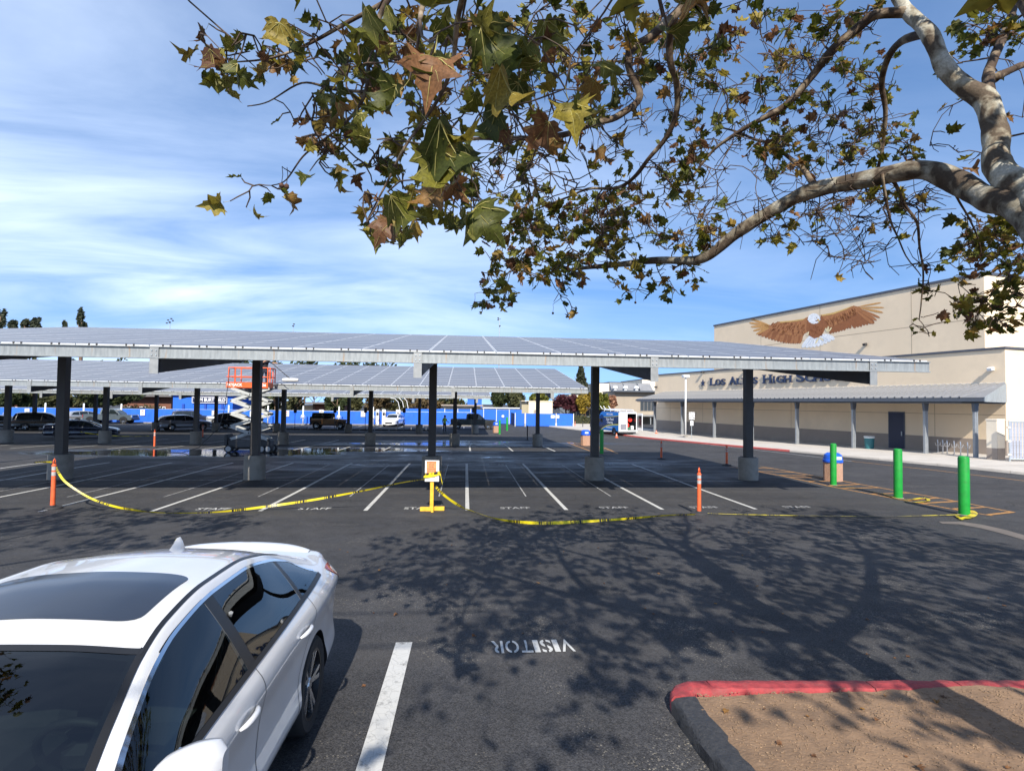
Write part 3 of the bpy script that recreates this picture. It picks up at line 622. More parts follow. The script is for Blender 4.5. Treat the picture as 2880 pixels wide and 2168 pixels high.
MB().prism(st, BN*-.08, BN*0).build('star', M_LET, sch)
# wall lights
M_WHITE = mat('white_enamel', (.75, .76, .76), .4, var=.05); M_BLACK = mat('black_plastic', (.015, .015, .016), .5, var=.1)
def wall_light(px, py, n, label, m):
    s, z = SB(px, py, n); t = thing('wall_light', label, 'light', B(s, n-.001, z)); R = RB
    MB().box(R @ Vector((-.06, 0, 0)), (.12, .16, .2), R=R).build('bracket', m, t); MB().box(R @ Vector((-.22, 0, -.02)), (.22, .26, .16), R=R @ Matrix.Rotation(rad(-25), 3, 'Y')).build('lamp_head', m, t)
wall_light(2792, 1037, WN, 'white security light near the lower right wall corner', M_WHITE)
wall_light(2437, 968, UN, 'dark flood light on the upper wall right of the eagle', M_DSTEEL)
wall_light(1979, 1045, WN, 'dark wall light above the star of the lettering', M_DSTEEL); wall_light(1848, 1088, WN, 'dark wall light at the far end of the lettered wall', M_DSTEEL)
wall_light(2098, 1040, WN, 'dark wall light above the gap before the second word', M_DSTEEL)

# ---------------------------------------------------------------- eagle mural (flat paint)
mur = thing('eagle_mural', 'painted eagle mural with spread brown wings on the upper wall', 'mural', B(41, UN, 8.5)); OM = mur.location.copy()
MU = {n_: mat('mural_'+n_, c, .85, var=.22, vscale=7) for n_, c in dict(brown=(.30, .11, .042), rust=(.40, .165, .065), tan=(.58, .30, .10), dark=(.23, .075, .024), gold=(.66, .42, .14), gold2=(.50, .21, .07), white=(.80, .80, .80), shade=(.55, .60, .68), cream=(.80, .66, .38), grey=(.46, .36, .25)).items()}
mlayer = [0]
def mpt(x, y, lay): 
    s, z = SB(2180+x/6.144, 820+y/6.144, UN); return B(s, UN-.004-.0012*lay, z)-OM
def mpoly(mb, pts, lay):
    vs = [mpt(x, y, lay) for x, y in pts]; mb.add(vs, [tuple(range(len(vs)))], 0)
def feather(mb, x0, y0, x1, y1, w, lay):
    d = Vector((x1-x0, y1-y0)); n = Vector((-d.y, d.x)).normalized()*w; a = Vector((x0, y0)); pts = []
    for f, k in ((0, .35), (.3, .8), (.7, 1), (.92, .75), (1, .15)): p = a+d*f+n*k; pts.append((p.x, p.y))
    for f, k in ((1, -.15), (.92, -.75), (.7, -1), (.3, -.8), (0, -.35)): p = a+d*f+n*k; pts.append((p.x, p.y))
    mpoly(mb, pts, lay)
def mpart(name, polys):
    for i, (mn, fn) in enumerate(polys):
        mb = MB(); fn(mb); mb.build(name, MU[mn], mur)
rm = random.Random(5)
# cast shade painted behind the bird
mb = MB(); mpoly(mb, [(-420, 480), (-300, 560), (120, 640), (640, 560), (1360, 250), (1840, 195), (1885, 280), (1850, 480), (1680, 600), (1300, 720), (1010, 770), (1060, 830), (960, 1030), (420, 990), (100, 960), (-200, 900)], 0); 
def split_build(mb, name, m):
    nm = {'wing_feathers': 'wing_feather', 'wing_tip_feathers': 'wing_tip_feather', 'tail': 'tail_feather', 'talons': 'talon', 'tail_shading': 'tail_stripe'}.get(name, name)
    for f in mb.f: q = MB(); q.add([mb.v[i] for i in f], [tuple(range(len(f)))]); q.build(nm, m, mur)
# near (right) wing: primaries and secondaries
def rwing_sec(mb):
    for i in range(15):
        f = i/14; feather(mb, 980+f*480, 500-f*180, 955+f*700+(60 if f > .5 else 0)*f, 730-f*180+rm.uniform(-8, 8), 34, 2+i % 3)
def rwing_prim(mb):
    for (x0, y0, x1, y1, w) in ((1400, 330, 1700, 560, 26), (1430, 310, 1760, 500, 24), (1450, 300, 1815, 455, 22)): feather(mb, x0, y0, x1, y1, w, 6)
def rwing_tip(mb):
    for (x0, y0, x1, y1, w) in ((1470, 285, 1870, 365, 20), (1480, 275, 1888, 278, 15), (1430, 265, 1835, 192, 15)): feather(mb, x0, y0, x1, y1, w, 6)
def rwing_cov(mb): mpoly(mb, [(780, 560), (800, 410), (1000, 380), (1200, 310), (1360, 245), (1470, 270), (1500, 300), (1420, 360), (1330, 400), (1240, 470), (1140, 530), (1040, 590), (950, 620), (860, 640)], 8)
mb = MB(); rwing_sec(mb); split_build(mb, 'wing_feathers', MU['brown']); mb = MB(); rwing_prim(mb); split_build(mb, 'wing_feathers', MU['rust']); mb = MB(); rwing_tip(mb); split_build(mb, 'wing_tip_feathers', MU['tan']); mb = MB(); rwing_cov(mb); mb.build('wing', MU['rust'], mur)
# left wing
def lw(mb, odd):
    for i in range(16):
        if i % 2 != odd: continue
        f = i/15; feather(mb, 480-f*560, 640-f*60, 420-f*720+60*math.sin(f*3), 900+60*math.sin(f*3.0)-f*150, 36, 2+i % 3)
mb = MB(); lw(mb, 0); split_build(mb, 'wing_feathers', MU['rust']); mb = MB(); lw(mb, 1); split_build(mb, 'wing_feathers', MU['brown'])
mb = MB()
for (x1, y1) in ((-430, 470), (-450, 540), (-420, 610), (-380, 680), (-330, 740)): feather(mb, -60, 600, x1, y1, 20, 5)
split_build(mb, 'wing_tip_feathers', MU['tan'])
mb = MB(); mpoly(mb, [(-120, 600), (60, 520), (300, 510), (480, 480), (570, 440), (620, 620), (560, 700), (460, 760), (300, 760), (100, 720), (-60, 680)], 8); mb.build('wing', MU['rust'], mur)
# scattered covert feathers give the wings their rows
for mn, n_ in (('dark', 110), ('gold2', 50), ('brown', 120)):
    mb = MB()
    for i in range(n_):
        if rm.random() < .5: f = rm.random(); g_ = rm.random(); x = 820+f*560; y = 520-f*210+g_*(150-50*f)-30; feather(mb, x, y, x+26-40*(1-f)*.4, y+48, 7, 10)
        else: f = rm.random(); g_ = rm.random(); x = 520-f*560; y = 530+g_*200-20*f; feather(mb, x, y, x-14-20*f, y+46, 7, 10)
    tag(mb.build('covert_feathers', MU[mn], mur), kind='stuff')
mb = MB(); mpoly(mb, [(780, 405), (1000, 365), (1200, 300), (1360, 240), (1230, 310), (1000, 395), (800, 425)], 11); mpoly(mb, [(70, 520), (300, 500), (500, 470), (570, 430), (480, 495), (300, 520), (100, 540)], 11); split_build(mb, 'wing_edge', MU['gold'])
mb = MB(); mpoly(mb, [(560, 450), (640, 560), (760, 540), (800, 400), (900, 560), (860, 650), (830, 720), (760, 790), (680, 815), (590, 760), (540, 650)], 12); mb.build('body', MU['brown'], mur)
mb = MB(); 
for i in range(40): x = rm.uniform(590, 820); y = rm.uniform(580, 740); feather(mb, x, y, x+rm.uniform(-8, 8), y+40, 6, 13)
tag(mb.build('breast_feathers', MU['dark'], mur), kind='stuff')
mb = MB()
for i in range(9): f = i/8; feather(mb, 620+f*230, 760-f*20, 470+f*560, 970+55*math.sin(f*3.1)-f*150, 38, 9+i % 2)
split_build(mb, 'tail', MU['white'])
mb = MB()
for i in range(8): f = i/7; feather(mb, 640+f*190, 790, 520+f*430, 950-f*90, 6, 12)
split_build(mb, 'tail_shading', MU['shade'])
mb = MB(); pts = []
for i in range(28): a = i/28*2*math.pi; r = 1+(.10 if i % 2 and math.sin(a) > -.2 else 0); pts.append((675+105*math.cos(a)*r, 465+88*math.sin(a)*r))
mpoly(mb, pts, 14); mb.build('head', MU['white'], mur)
mb = MB(); mpoly(mb, [(735, 470), (765, 480), (770, 520), (760, 548), (750, 510), (725, 505)], 15); mb.build('beak', MU['gold'], mur); mb = MB(); mpoly(mb, [(700, 500), (740, 492), (748, 508), (705, 515)], 16); mpoly(mb, [(712, 448), (728, 446), (728, 458), (714, 458)], 16); split_build(mb, 'eye', MU['dark'])
mb = MB(); 
for (x0, y0, x1, y1) in ((905, 700, 870, 630), (910, 700, 925, 600), (925, 700, 980, 620), (760, 790, 700, 900), (770, 790, 840, 850), (585, 690, 560, 760)): feather(mb, x0, y0, x1, y1, 13, 17)
split_build(mb, 'talons', MU['cream'])

# ---------------------------------------------------------------- sidewalk with red kerb
KN = 28.2
sw = MB(); rows = []
ss = [4, 8, 12, 16, 20, 24, 28, 32, 36, 40, 44, 48, 52, 56, 60, 64, 68, 74, 80]
for s in ss:
    row = []
    for n_ in (KN+.15, 30.5, 33, 35.5, 38.3): p = B(s, n_, 0); row.append((p.x, p.y, gz(p.y)+.125))
    rows.append(row)
sw.grid(rows, flip=True)
walk = tag(sw.build('sidewalk', M_WALK, smooth=True), kind='structure')
for i, s in enumerate([4+3.05*k for k in range(25)]):
    a, b_ = B(s+.005, KN+.07, 0), B(s+3.04, KN+.07, 0)
    kerb_seg('kerb_stone', [(a.x, a.y), ((a.x+b_.x)/2, (a.y+b_.y)/2), (b_.x, b_.y)], M_REDK if 27 < s < 56 else M_WALK, parent=walk, w=.16, h=.132)
# scoring joints across the walk
for i in range(24):
    s = 5.5+3.05*i; mb = MB(); rows = []
    for n_ in (KN+.2, 30.5, 33, 35.5, 37.8):
        a, b_ = B(s, n_, 0), B(s+.03, n_, 0); rows.append([(a.x, a.y, gz(a.y)+.1285), (b_.x, b_.y, gz(b_.y)+.1285)])
    mb.grid(rows); mb.build('scored_joint', M_JOINT, walk)

# ---------------------------------------------------------------- gate and pillar at the right edge
def bpix(px, py, dz=.125): return G(px, py, dz)
gp = thing('gate_pillar', 'cream stucco gate pillar with taupe base by the bike racks', 'pillar', bpix(2801, 1292)); o_ = gp.location
MB().box((0, 0, 1.35), (.62, .5, 1.5), rz=-BA).build('shaft', M_STUC2, gp); MB().box((0, 0, .28), (.63, .51, .68), rz=-BA).build('base', M_DADO, gp); MB().box((0, 0, 2.14), (.66, .54, .08), rz=-BA).build('cap', M_STUC2, gp)
gp.rotation_euler[2] = 0
gt = thing('slatted_gate', 'grey chain-link gate with privacy slats at the right edge', 'gate', bpix(2840, 1297))
M_SLAT = mat('grey_privacy_slat', (.34, .36, .42), .4, .2, var=.25, vscale=9); 
gd = Vector((1, -.16, 0)).normalized()
for z in (.12, 2.05): MB().cyl(Vector((0, 0, z)), gd*4.2+Vector((0, 0, z)), .03, n=8).build('rail', M_GALV, gt)
for k in (0, 2.1, 4.2): MB().cyl(gd*k+Vector((0, 0, 0)), gd*k+Vector((0, 0, 2.1)), .035, n=8).build('gate_post', M_GALV, gt)
sl = MB().box((0, 0, 0), (.062, .012, 1.9)).mesh('slat', M_SLAT)
for i in range(54):
    c = gd*(.07+i*.076)+Vector((0, .02*(i % 2), 1.09)); link('slat', sl, gt, c, (0, 0, math.atan2(gd.y, gd.x)))
for z in (.35, 1.05, 1.75): MB().box(gd*-.06+Vector((0, -.03, z)), (.16, .08, .09)).build('hinge', M_STUC2, gt)
# bike racks
M_RACK = mat('rack_steel', (.5, .5, .5), .35, .8, var=.1)
for i, px in enumerate((2638, 2652, 2664, 2684, 2702, 2722)):
    b_ = bpix(px, 1272+(px-2638)*.13); t = thing('bike_rack', ['bike rack post nearest the navy door', 'second bike rack post from the navy door', 'third bike rack post from the navy door', 'fourth bike rack post from the navy door', 'fifth bike rack post from the navy door', 'bike rack post nearest the gate pillar'][i], 'bike rack', b_, group='bike racks against the wall')
    MB().tube([(0, 0, 0), (0, 0, .62), (.03, .05, .8)], .03, 6).build('post', M_RACK, t); MB().tube([(-.18, 0, .62), (-.12, .02, .45), (0, .02, .42), (.12, .02, .45), (.18, 0, .64)], .02, 6).build('arm', M_RACK, t); MB().cyl((0, 0, 0), (0, 0, .02), .1, n=10).build('foot_plate', M_RACK, t)
# ================================================================ cars: lofted bodies with panes and trim laid on the surface
def pchip(xs_, ys_, x):
    n = len(xs_)
    if x <= xs_[0]: return ys_[0]
    if x >= xs_[-1]: return ys_[-1]
    h = [xs_[i+1]-xs_[i] for i in range(n-1)]; d = [(ys_[i+1]-ys_[i])/h[i] for i in range(n-1)]
    for i in range(n-1):
        if x <= xs_[i+1]: break
    def slope(k):
        if k == 0: return d[0]
        if k == n-1: return d[-1]
        if d[k-1]*d[k] <= 0: return 0
        w1 = 2*h[k]+h[k-1]; w2 = h[k]+2*h[k-1]; return (w1+w2)/(w1/d[k-1]+w2/d[k])
    m0, m1 = slope(i), slope(i+1); t = (x-xs_[i])/h[i]; t2, t3 = t*t, t*t*t
    return (2*t3-3*t2+1)*ys_[i]+(t3-2*t2+t)*h[i]*m0+(-2*t3+3*t2)*ys_[i+1]+(t3-t2)*h[i]*m1
class Body:
    """u runs from the nose (0) to the tail; local +Y is forwards, origin on the ground below the middle of the wheelbase"""
    def __init__(s, T, axf, axr, sub=5, zrock=.24):
        s.U = [r[0] for r in T]; s.C = [[r[k] for r in T] for k in range(1, 8)]; s.axf, s.axr = axf, axr; s.mid = (axf+axr)/2; s.sub = sub; s.zr = zrock; s.cache = {}
    def par(s, u): return [pchip(s.U, c, u) for c in s.C]
    def y(s, u): return s.mid-u
    def section(s, u):
        k = round(u, 4)
        if k in s.cache: return s.cache[k]
        zc, xr, zr, xb, zb, xs_, zs = s.par(u); zk = min(s.zr, zs-.2); 
        P = [(0, zc), (xr*.5, zc-(zc-zr)*.22), (xr*.86, zc-(zc-zr)*.68), (xr, zr), ((xr+xb)/2+.012, (zr+zb)/2), (xb, zb), ((xb+xs_)/2+.016, zb-(zb-zs)*.30), (xs_+.004, zb-(zb-zs)*.62), (xs_-.022, zs+(zk-zs)*.12), (xs_-.030, zs+(zk-zs)*.50), (xs_-.012, zs+(zk-zs)*.78), (xs_-.06, zk), (xs_-.16, zk-.05), (0, zk-.05)]
        out = []
        for i in range(len(P)-1):
            p0, p1, p2, p3 = P[max(i-1, 0)], P[i], P[i+1], P[min(i+2, len(P)-1)]
            if i == 0: p0 = (-P[1][0], P[1][1])
            for j in range(s.sub):
                t = j/s.sub; a = []
                for q in (0, 1):
                    m1 = (p2[q]-p0[q])*.5*.8; m2 = (p3[q]-p1[q])*.5*.8; t2, t3 = t*t, t**3
                    a.append((2*t3-3*t2+1)*p1[q]+(t3-2*t2+t)*m1+(-2*t3+3*t2)*p2[q]+(t3-t2)*m2)
                out.append((max(a[0], 0), a[1]))
        out.append(P[-1]); s.cache[k] = out; return out
    def side_x(s, u, z):
        S = s.section(u); i0 = 2*s.sub; i1 = 12*s.sub
        best = S[i0][0]
        for i in range(i0, i1):
            (x0, z0), (x1, z1) = S[i], S[i+1]
            if z0 >= z >= z1: return x0+(x1-x0)*((z0-z)/(z0-z1) if z0 > z1 else 0)
        return S[i0][0] if z > S[i0][1] else S[i1][0]
    def top_z(s, u, x):
        S = s.section(u); x = abs(x)
        for i in range(0, 5*s.sub):
            (x0, z0), (x1, z1) = S[i], S[i+1]
            if x0 <= x <= x1: return z0+(z1-z0)*((x-x0)/(x1-x0) if x1 > x0 else 0)
        return S[3*s.sub][1]
    def shell(s, nu):
        us = [s.U[0]+(s.U[-1]-s.U[0])*i/nu for i in range(nu+1)]; us = sorted(set([round(u, 3) for u in us+s.U])); rows = []
        for u in us:
            S = s.section(u); rows.append([(x, s.y(u), z) for x, z in reversed(S)]+[(-x, s.y(u), z) for x, z in S[1:-1]])
        mb = MB(); n = len(rows[0]); mb.v = [p for r in rows for p in r]
        for i in range(len(rows)-1):
            for j in range(n): q = (j+1) % n; mb.f.append((i*n+j, i*n+q, i*n+n+q, i*n+n+j))
        mb.f.append(tuple(range(n-1, -1, -1))); mb.f.append(tuple((len(rows)-1)*n+j for j in range(n))); mb.m = [0]*len(mb.f); return mb
    def side(s, uz, side, off=.003, mb=None, mi=0):
        """uz: rows of (u,z) points -> grid on the flank"""
        mb = mb or MB(); rows = [[(side*(s.side_x(u, z)+off), s.y(u), z) for u, z in r] for r in uz]; mb.grid(rows, mi, flip=(side > 0)); return mb
    def pane(s, side, zl, zu, u0, u1, nu=14, nz_=7, off=.003):
        """zl/zu functions of u; u0/u1 functions of t (slanted ends)"""
        R = []
        for j in range(nz_+1):
            t = j/nz_; r = []
            for i in range(nu+1):
                u = u0(t)+(u1(t)-u0(t))*i/nu; r.append((u, zl(u)+(zu(u)-zl(u))*t))
            R.append(r)
        return s.side(R, side, off)
    def ribbon(s, side, path, w, off=.004, dense=8, mb=None):
        pts = []
        for i in range(len(path)-1):
            for j in range(dense): f = j/dense; pts.append((path[i][0]+(path[i+1][0]-path[i][0])*f, path[i][1]+(path[i+1][1]-path[i][1])*f))
        pts.append(path[-1]); R0, R1 = [], []
        for i, p in enumerate(pts):
            a = pts[max(i-1, 0)]; b = pts[min(i+1, len(pts)-1)]; d = Vector((b[0]-a[0], b[1]-a[1])); d.normalize(); n = Vector((-d.y, d.x))*w/2; R0.append((p[0]-n.x, p[1]-n.y)); R1.append((p[0]+n.x, p[1]+n.y))
        return s.side([R0, R1], side, off, mb)
    def top(s, u0, u1, hw, nu=14, nx=16, off=.004):
        """patch on the roof; u0/u1 functions of x in -1..1, hw function of u"""
        rows = []
        for i in range(nu+1):
            r = []
            for j in range(nx+1):
                a = -1+2*j/nx; u = u0(a)+(u1(a)-u0(a))*i/nu; x = a*hw(u, i/nu); r.append((x, s.y(u), s.top_z(u, x)+off))
            rows.append(r)
        mb = MB(); mb.grid(rows, flip=True); return mb
CIVIC = [(0.00, .60, .45, .58, .52, .55, .56, .50), (.06, .68, .58, .66, .66, .62, .70, .52), (.20, .75, .66, .72, .77, .67, .82, .58), (.50, .82, .70, .79, .84, .73, .885, .62), (.90, .90, .72, .86, .86, .80, .90, .66), (1.15, .96, .73, .91, .86, .86, .895, .68), (1.32, 1.045, .715, .965, .85, .905, .89, .69), (1.60, 1.19, .665, 1.12, .84, .925, .89, .70), (1.90, 1.315, .61, 1.255, .835, .938, .89, .71), (2.10, 1.37, .59, 1.31, .835, .945, .89, .715), (2.50, 1.414, .58, 1.36, .835, .958, .89, .72), (2.90, 1.412, .575, 1.357, .835, .97, .89, .73), (3.30, 1.365, .58, 1.305, .83, .985, .895, .74), (3.60, 1.295, .595, 1.235, .825, 1.0, .90, .75), (3.90, 1.20, .625, 1.145, .805, 1.01, .895, .76), (4.15, 1.125, .655, 1.075, .775, 1.015, .88, .77), (4.35, 1.11, .665, 1.06, .745, 1.005, .86, .77), (4.50, 1.10, .655, 1.045, .715, .975, .82, .75), (4.58, 1.02, .61, .97, .67, .90, .75, .72), (4.63, .80, .50, .78, .56, .74, .60, .66)]
def wheel_mesh(r, w, rim, spokes, tm, rm_, seg=28):
    """axis along X, outer face at +X"""
    R = Matrix.Rotation(rad(90), 3, 'Y')
    t = MB().lathe([(rim, -w/2), (r*.93, -w/2), (r*.985, -w/2+.02), (r, -w/2+.05), (r, w/2-.05), (r*.985, w/2-.02), (r*.93, w/2), (rim, w/2-.004), (rim*.98, w/2-.03), (rim*.9, -w/2+.03), (rim*.9, -w/2)], n=seg, R=R)
    tyre = t.mesh('tyre', tm, smooth=.7)
    d = MB(); d.lathe([(rim*.2, -.02), (rim*.97, -.05), (rim*.99, w/2-.03), (rim, w/2-.006), (rim*.93, w/2-.008), (rim*.90, w/2-.05), (rim*.86, -.03)], n=seg, R=R, mi=1)
    d.lathe([(.001, w/2-.022), (rim*.17, w/2-.022), (rim*.2, w/2-.035), (rim*.2, -.02)], n=12, R=R, mi=0)
    for k in range(spokes):
        a0 = 2*math.pi*k/spokes
        for da, inner in ((-.16, -.10), (.16, .10)):
            a = a0+da; c = Vector((0, math.cos(a), math.sin(a))); c2 = Vector((0, math.cos(a0+inner*.3), math.sin(a0+inner*.3))); tn = Vector((0, -math.sin(a), math.cos(a)))*rim*.065
            p0 = c2*rim*.15+Vector((w/2-.03, 0, 0)); p1 = c*rim*.93+Vector((w/2-.012, 0, 0)); dn = Vector((-.03, 0, 0))
            q = [p0-tn, p0+tn, p1+tn, p1-tn]; d.prism(q, dn, (0, 0, 0), 0)
    return tyre, d.mesh('rim', [rm_, MATS['rim_dark']], smooth=False)
mat('rim_dark', (.02, .02, .022), .4, .5, var=.1)
M_TYRE = mat('tyre_rubber', (.018, .018, .019), .85, var=.2, vscale=20); M_RIM = mat('machined_alloy', (.50, .51, .53), .25, .9, var=.05)
def carpaint(name, c, rough=.25, metal=0.0, fl=.03): return mat(name, c, rough, metal, var=fl, vscale=2, coat=1.0, spec=.5)
M_CARW = carpaint('white_car_paint', (.60, .61, .63), .32)
def glass_mat(name, tint=(.012, .017, .018), rough=.03):
    return mat(name, tint, rough, 0, var=0, spec=.55, coat=.25)
M_GLASS = glass_mat('dark_car_glass')
def clear_glass(name, tint):
    m = bpy.data.materials.new(name); m.use_nodes = True; t = m.node_tree; t.nodes.remove(t.nodes['Principled BSDF']); K = t.links.new
    tr = N(t, 'ShaderNodeBsdfTransparent'); tr.inputs[0].default_value = (*tint, 1); gl = N(t, 'ShaderNodeBsdfGlossy'); gl.inputs['Roughness'].default_value = .01; gl.inputs[0].default_value = (1, 1, 1, 1)
    fr = N(t, 'ShaderNodeFresnel'); fr.inputs['IOR'].default_value = 1.52; ms = N(t, 'ShaderNodeMixShader'); K(mathn(t, 'ADD', fr.outputs[0], .02), ms.inputs[0]); K(tr.outputs[0], ms.inputs[1]); K(gl.outputs[0], ms.inputs[2]); K(ms.outputs[0], t.nodes['Material Output'].inputs[0]); MATS[name] = m; return m
M_CGLASS = clear_glass('tinted_car_glass', (.30, .37, .36)); M_CHROME = mat('chrome_trim', (.80, .81, .83), .08, 1.0, var=0); M_TRIM = mat('black_trim', (.012, .012, .013), .35, var=.1); M_GAP = mat('panel_gap', (.02, .02, .02), .8, var=0); M_TAIL = mat('red_tail_lamp', (.34, .008, .012), .2, var=.1, coat=.3); M_LAMP = mat('clear_lamp', (.55, .57, .6), .1, .3, var=.1, coat=1)
def boolean_cut(me, cutters):
    o = bpy.data.objects.new('tmp', me); COL.objects.link(o); cs = []
    for c in cutters:
        co = bpy.data.objects.new('cut', c); COL.objects.link(co); cs.append(co); m = o.modifiers.new('b', 'BOOLEAN'); m.object = co; m.operation = 'DIFFERENCE'; m.solver = 'EXACT'
    dg = bpy.context.evaluated_depsgraph_get(); r = bpy.data.meshes.new_from_object(o.evaluated_get(dg))
    for x_ in [o]+cs: bpy.data.objects.remove(x_)
    return r
# ---------------------------------------------------------------- the white sedan in the foreground
def hero():
    Bd = Body(CIVIC, .90, 3.60, sub=6); root = thing('parked_car', 'white four-door sedan with sunroof parked in the left foreground', 'car'); wr = .325
    me = Bd.shell(150).mesh('body', M_CARW)
    cut = []
    for ax in (Bd.axf, Bd.axr):
        for sd_ in (-1, 1): cut.append(MB().cyl((sd_*.62, Bd.y(ax), wr+.005), (sd_*1.1, Bd.y(ax), wr+.005), .352, n=48).mesh('cut', M_TRIM))
    me = boolean_cut(me, cut); me.polygons.foreach_set('use_smooth', [True]*len(me.polygons)); me.set_sharp_from_angle(angle=rad(38))
    me.materials.clear(); me.materials.append(M_CARW); me.materials.append(M_TRIM)
    for p in me.polygons:                                  # liner of the arches
        c = p.center
        for ax in (Bd.axf, Bd.axr):
            dd = math.hypot(c.y-Bd.y(ax), c.z-wr-.005)
            if (abs(dd-.352) < .004 and abs(p.normal.x) < .5 and .60 < abs(c.x)) or (abs(abs(c.x)-.62) < .004 and dd < .353): p.material_index = 1
    zrail = lambda u: Bd.par(u)[2]; zbelt = lambda u: Bd.par(u)[4]
    zu = lambda u: zrail(u)-.035-.03*max(0, (u-3.4))*1.2; zl = lambda u: zbelt(u)+.012
    A0, B0, B1, C0, C1, Q1 = 1.335, 2.40, 2.50, 3.36, 3.42, 3.93
    def ztop(u):  # closes the opening towards its front and rear points
        f = max(0, min(1, (u-A0)/.10)); return zl(u)+(zu(u)-zl(u))*f
    def ztq(u):
        f = max(0, min(1, (Q1+.02-u)/.30)); return zl(u)+(zu(u)-zl(u))*(f**.75)
    # open the window apertures in the shell; a black border stays under the edge of each pane
    bm = bmesh.new(); bm.from_mesh(me); kill = []
    def inside(c, m):
        u = Bd.mid-c.y; ax_ = abs(c.x)
        if zl(u)+m < c.z and ax_ > .3:
            if A0+.06+m < u < B0-.02-m*.6 and c.z < ztop(u)-m: return True
            if B1-.02+m*.6 < u < C0+.01-m*.6 and c.z < zu(u)-m: return True
            if C1+.01+m*.6 < u < Q1-.04-m and c.z < ztq(u)-m: return True
        xr = Bd.par(u)[1]
        if ax_ < xr*.945-m:
            f = (c.x/xr)**2
            if 1.17+.13*f+m*1.3 < u < 1.895-m*1.3 and c.z > .9: return True
            if 3.50+m < u < 4.06-m and c.z > 1.0 and ax_ < xr*.9-m: return True
        return False
    for f in bm.faces:
        c = f.calc_center_median()
        if c.z < .9: continue
        if inside(c, .028): kill.append(f)
        elif inside(c, -.004): f.material_index = 1
    bmesh.ops.delete(bm, geom=kill, context='FACES'); bm.to_mesh(me); bm.free()
    body = link('body', me, root)
    M_SEAT = mat('dark_seat_fabric', (.035, .035, .038), .9, var=.2, vscale=20); M_DASH = mat('dashboard_plastic', (.02, .02, .022), .6, var=.1)
    MB().box((0, Bd.y(2.5), .30), (1.5, 2.6, .10)).build('cabin_floor', M_DASH, root)
    mbd = MB(); mbd.prism([Vector((-.72, Bd.y(u), z)) for u, z in ((1.22, .60), (1.22, .90), (1.45, .93), (1.72, .90), (1.80, .80), (1.74, .55))], (0, 0, 0), (1.44, 0, 0)); mbd.build('dashboard', M_DASH, root)
    for sd_ in (-1, 1):
        MB().box((sd_*.745, Bd.y(2.42), .62), (.06, 2.2, .60)).build('door_card', M_DASH, root)
        R1 = Matrix.Rotation(rad(14), 3, 'X')
        MB().bbox((sd_*.36, Bd.y(2.35), .55), (.50, .52, .18), .06).build('seat_cushion', M_SEAT, root); MB().bbox((sd_*.36, Bd.y(2.68), .85), (.48, .13, .62), .06, R=R1).build('seat_back', M_SEAT, root); MB().bbox((sd_*.36, Bd.y(2.77), 1.22), (.26, .10, .17), .045, R=R1).build('headrest', M_SEAT, root)
        MB().bbox((sd_*.40, Bd.y(3.55), 1.13), (.24, .09, .14), .04).build('headrest', M_SEAT, root)
        MB().tube([(sd_*.70, Bd.y(2.50), 1.22), (sd_*.62, Bd.y(2.60), 1.05), (sd_*.60, Bd.y(2.55), .62)], .012, 5).build('seat_belt', M_PLATE, root)
    MB().bbox((0, Bd.y(3.25), .55), (1.30, .5, .2), .06).build('rear_bench', M_SEAT, root); MB().bbox((0, Bd.y(3.52), .82), (1.30, .14, .60), .06).build('rear_seat_back', M_SEAT, root); MB().box((0, Bd.y(3.85), 1.0), (1.3, .6, .03)).build('parcel_shelf', M_DASH, root)
    RW_ = Matrix.Rotation(rad(65), 3, 'X'); rim = [RW_ @ Vector((.185*math.cos(a), .185*math.sin(a), 0))+Vector((-.36, Bd.y(1.92), .86)) for a in [i/24*2*math.pi for i in range(25)]]
    st_ = MB().tube(rim, .017, 8, cap=False).build('steering_wheel', M_DASH, root, smooth=True); MB().bbox((-.36, Bd.y(1.90), .855), (.16, .07, .11), .03).build('wheel_boss', M_DASH, st_)
    MB().bbox((0, Bd.y(1.72), 1.20), (.22, .03, .07), .015).build('rear_view_mirror', M_DASH, root)
    for sd_ in (-1, 1):
        Bd.side([[(1.30, .925), (2.0, .935), (3.0, .96), (3.97, 1.005)], [(1.30, .95), (2.0, .965), (3.0, .99), (3.97, 1.035)]], sd_, .0035)
        Bd.pane(sd_, zl, ztop, lambda t: A0, lambda t: B0-.03*t, nu=40, off=.004).build('front_door_glass', M_CGLASS, root, smooth=True)
        Bd.pane(sd_, zl, zu, lambda t: B1-.03*t, lambda t: C0+.02*t, nu=26, off=.004).build('rear_door_glass', M_CGLASS, root, smooth=True)
        Bd.pane(sd_, zl, ztq, lambda t: C1+.02*t, lambda t: Q1, nu=20, off=.004).build('quarter_glass', M_CGLASS, root, smooth=True)
        Bd.pane(sd_, zl, zu, lambda t: B0-.03*t+.002, lambda t: B1-.03*t-.002, nu=4, off=.0045).build('pillar_trim', M_TRIM, root, smooth=True)
        Bd.pane(sd_, zl, ztq, lambda t: C0+.02*t+.002, lambda t: C1+.02*t-.002, nu=3, off=.0045).build('pillar_trim', M_TRIM, root, smooth=True)
        us = [A0+.10+(Q1-.28-A0-.10)*i/40 for i in range(41)]
        pth = [(A0, zl(A0)+.004)]+[(u, zu(u)+.010) for u in us]+[(u, ztq(u)+.008) for u in (Q1-.2, Q1-.1, Q1-.03)]
        Bd.ribbon(sd_, pth, .014, .0075, 3).build('window_trim', M_CHROME, root, smooth=True)
        Bd.ribbon(sd_, [(A0-.02, zl(A0)-.008)]+[(u, zl(u)-.010) for u in (1.6, 2.0, 2.4, 2.8, 3.2, 3.6, 3.95)], .026, .007, 8).build('belt_trim', M_TRIM, root, smooth=True)
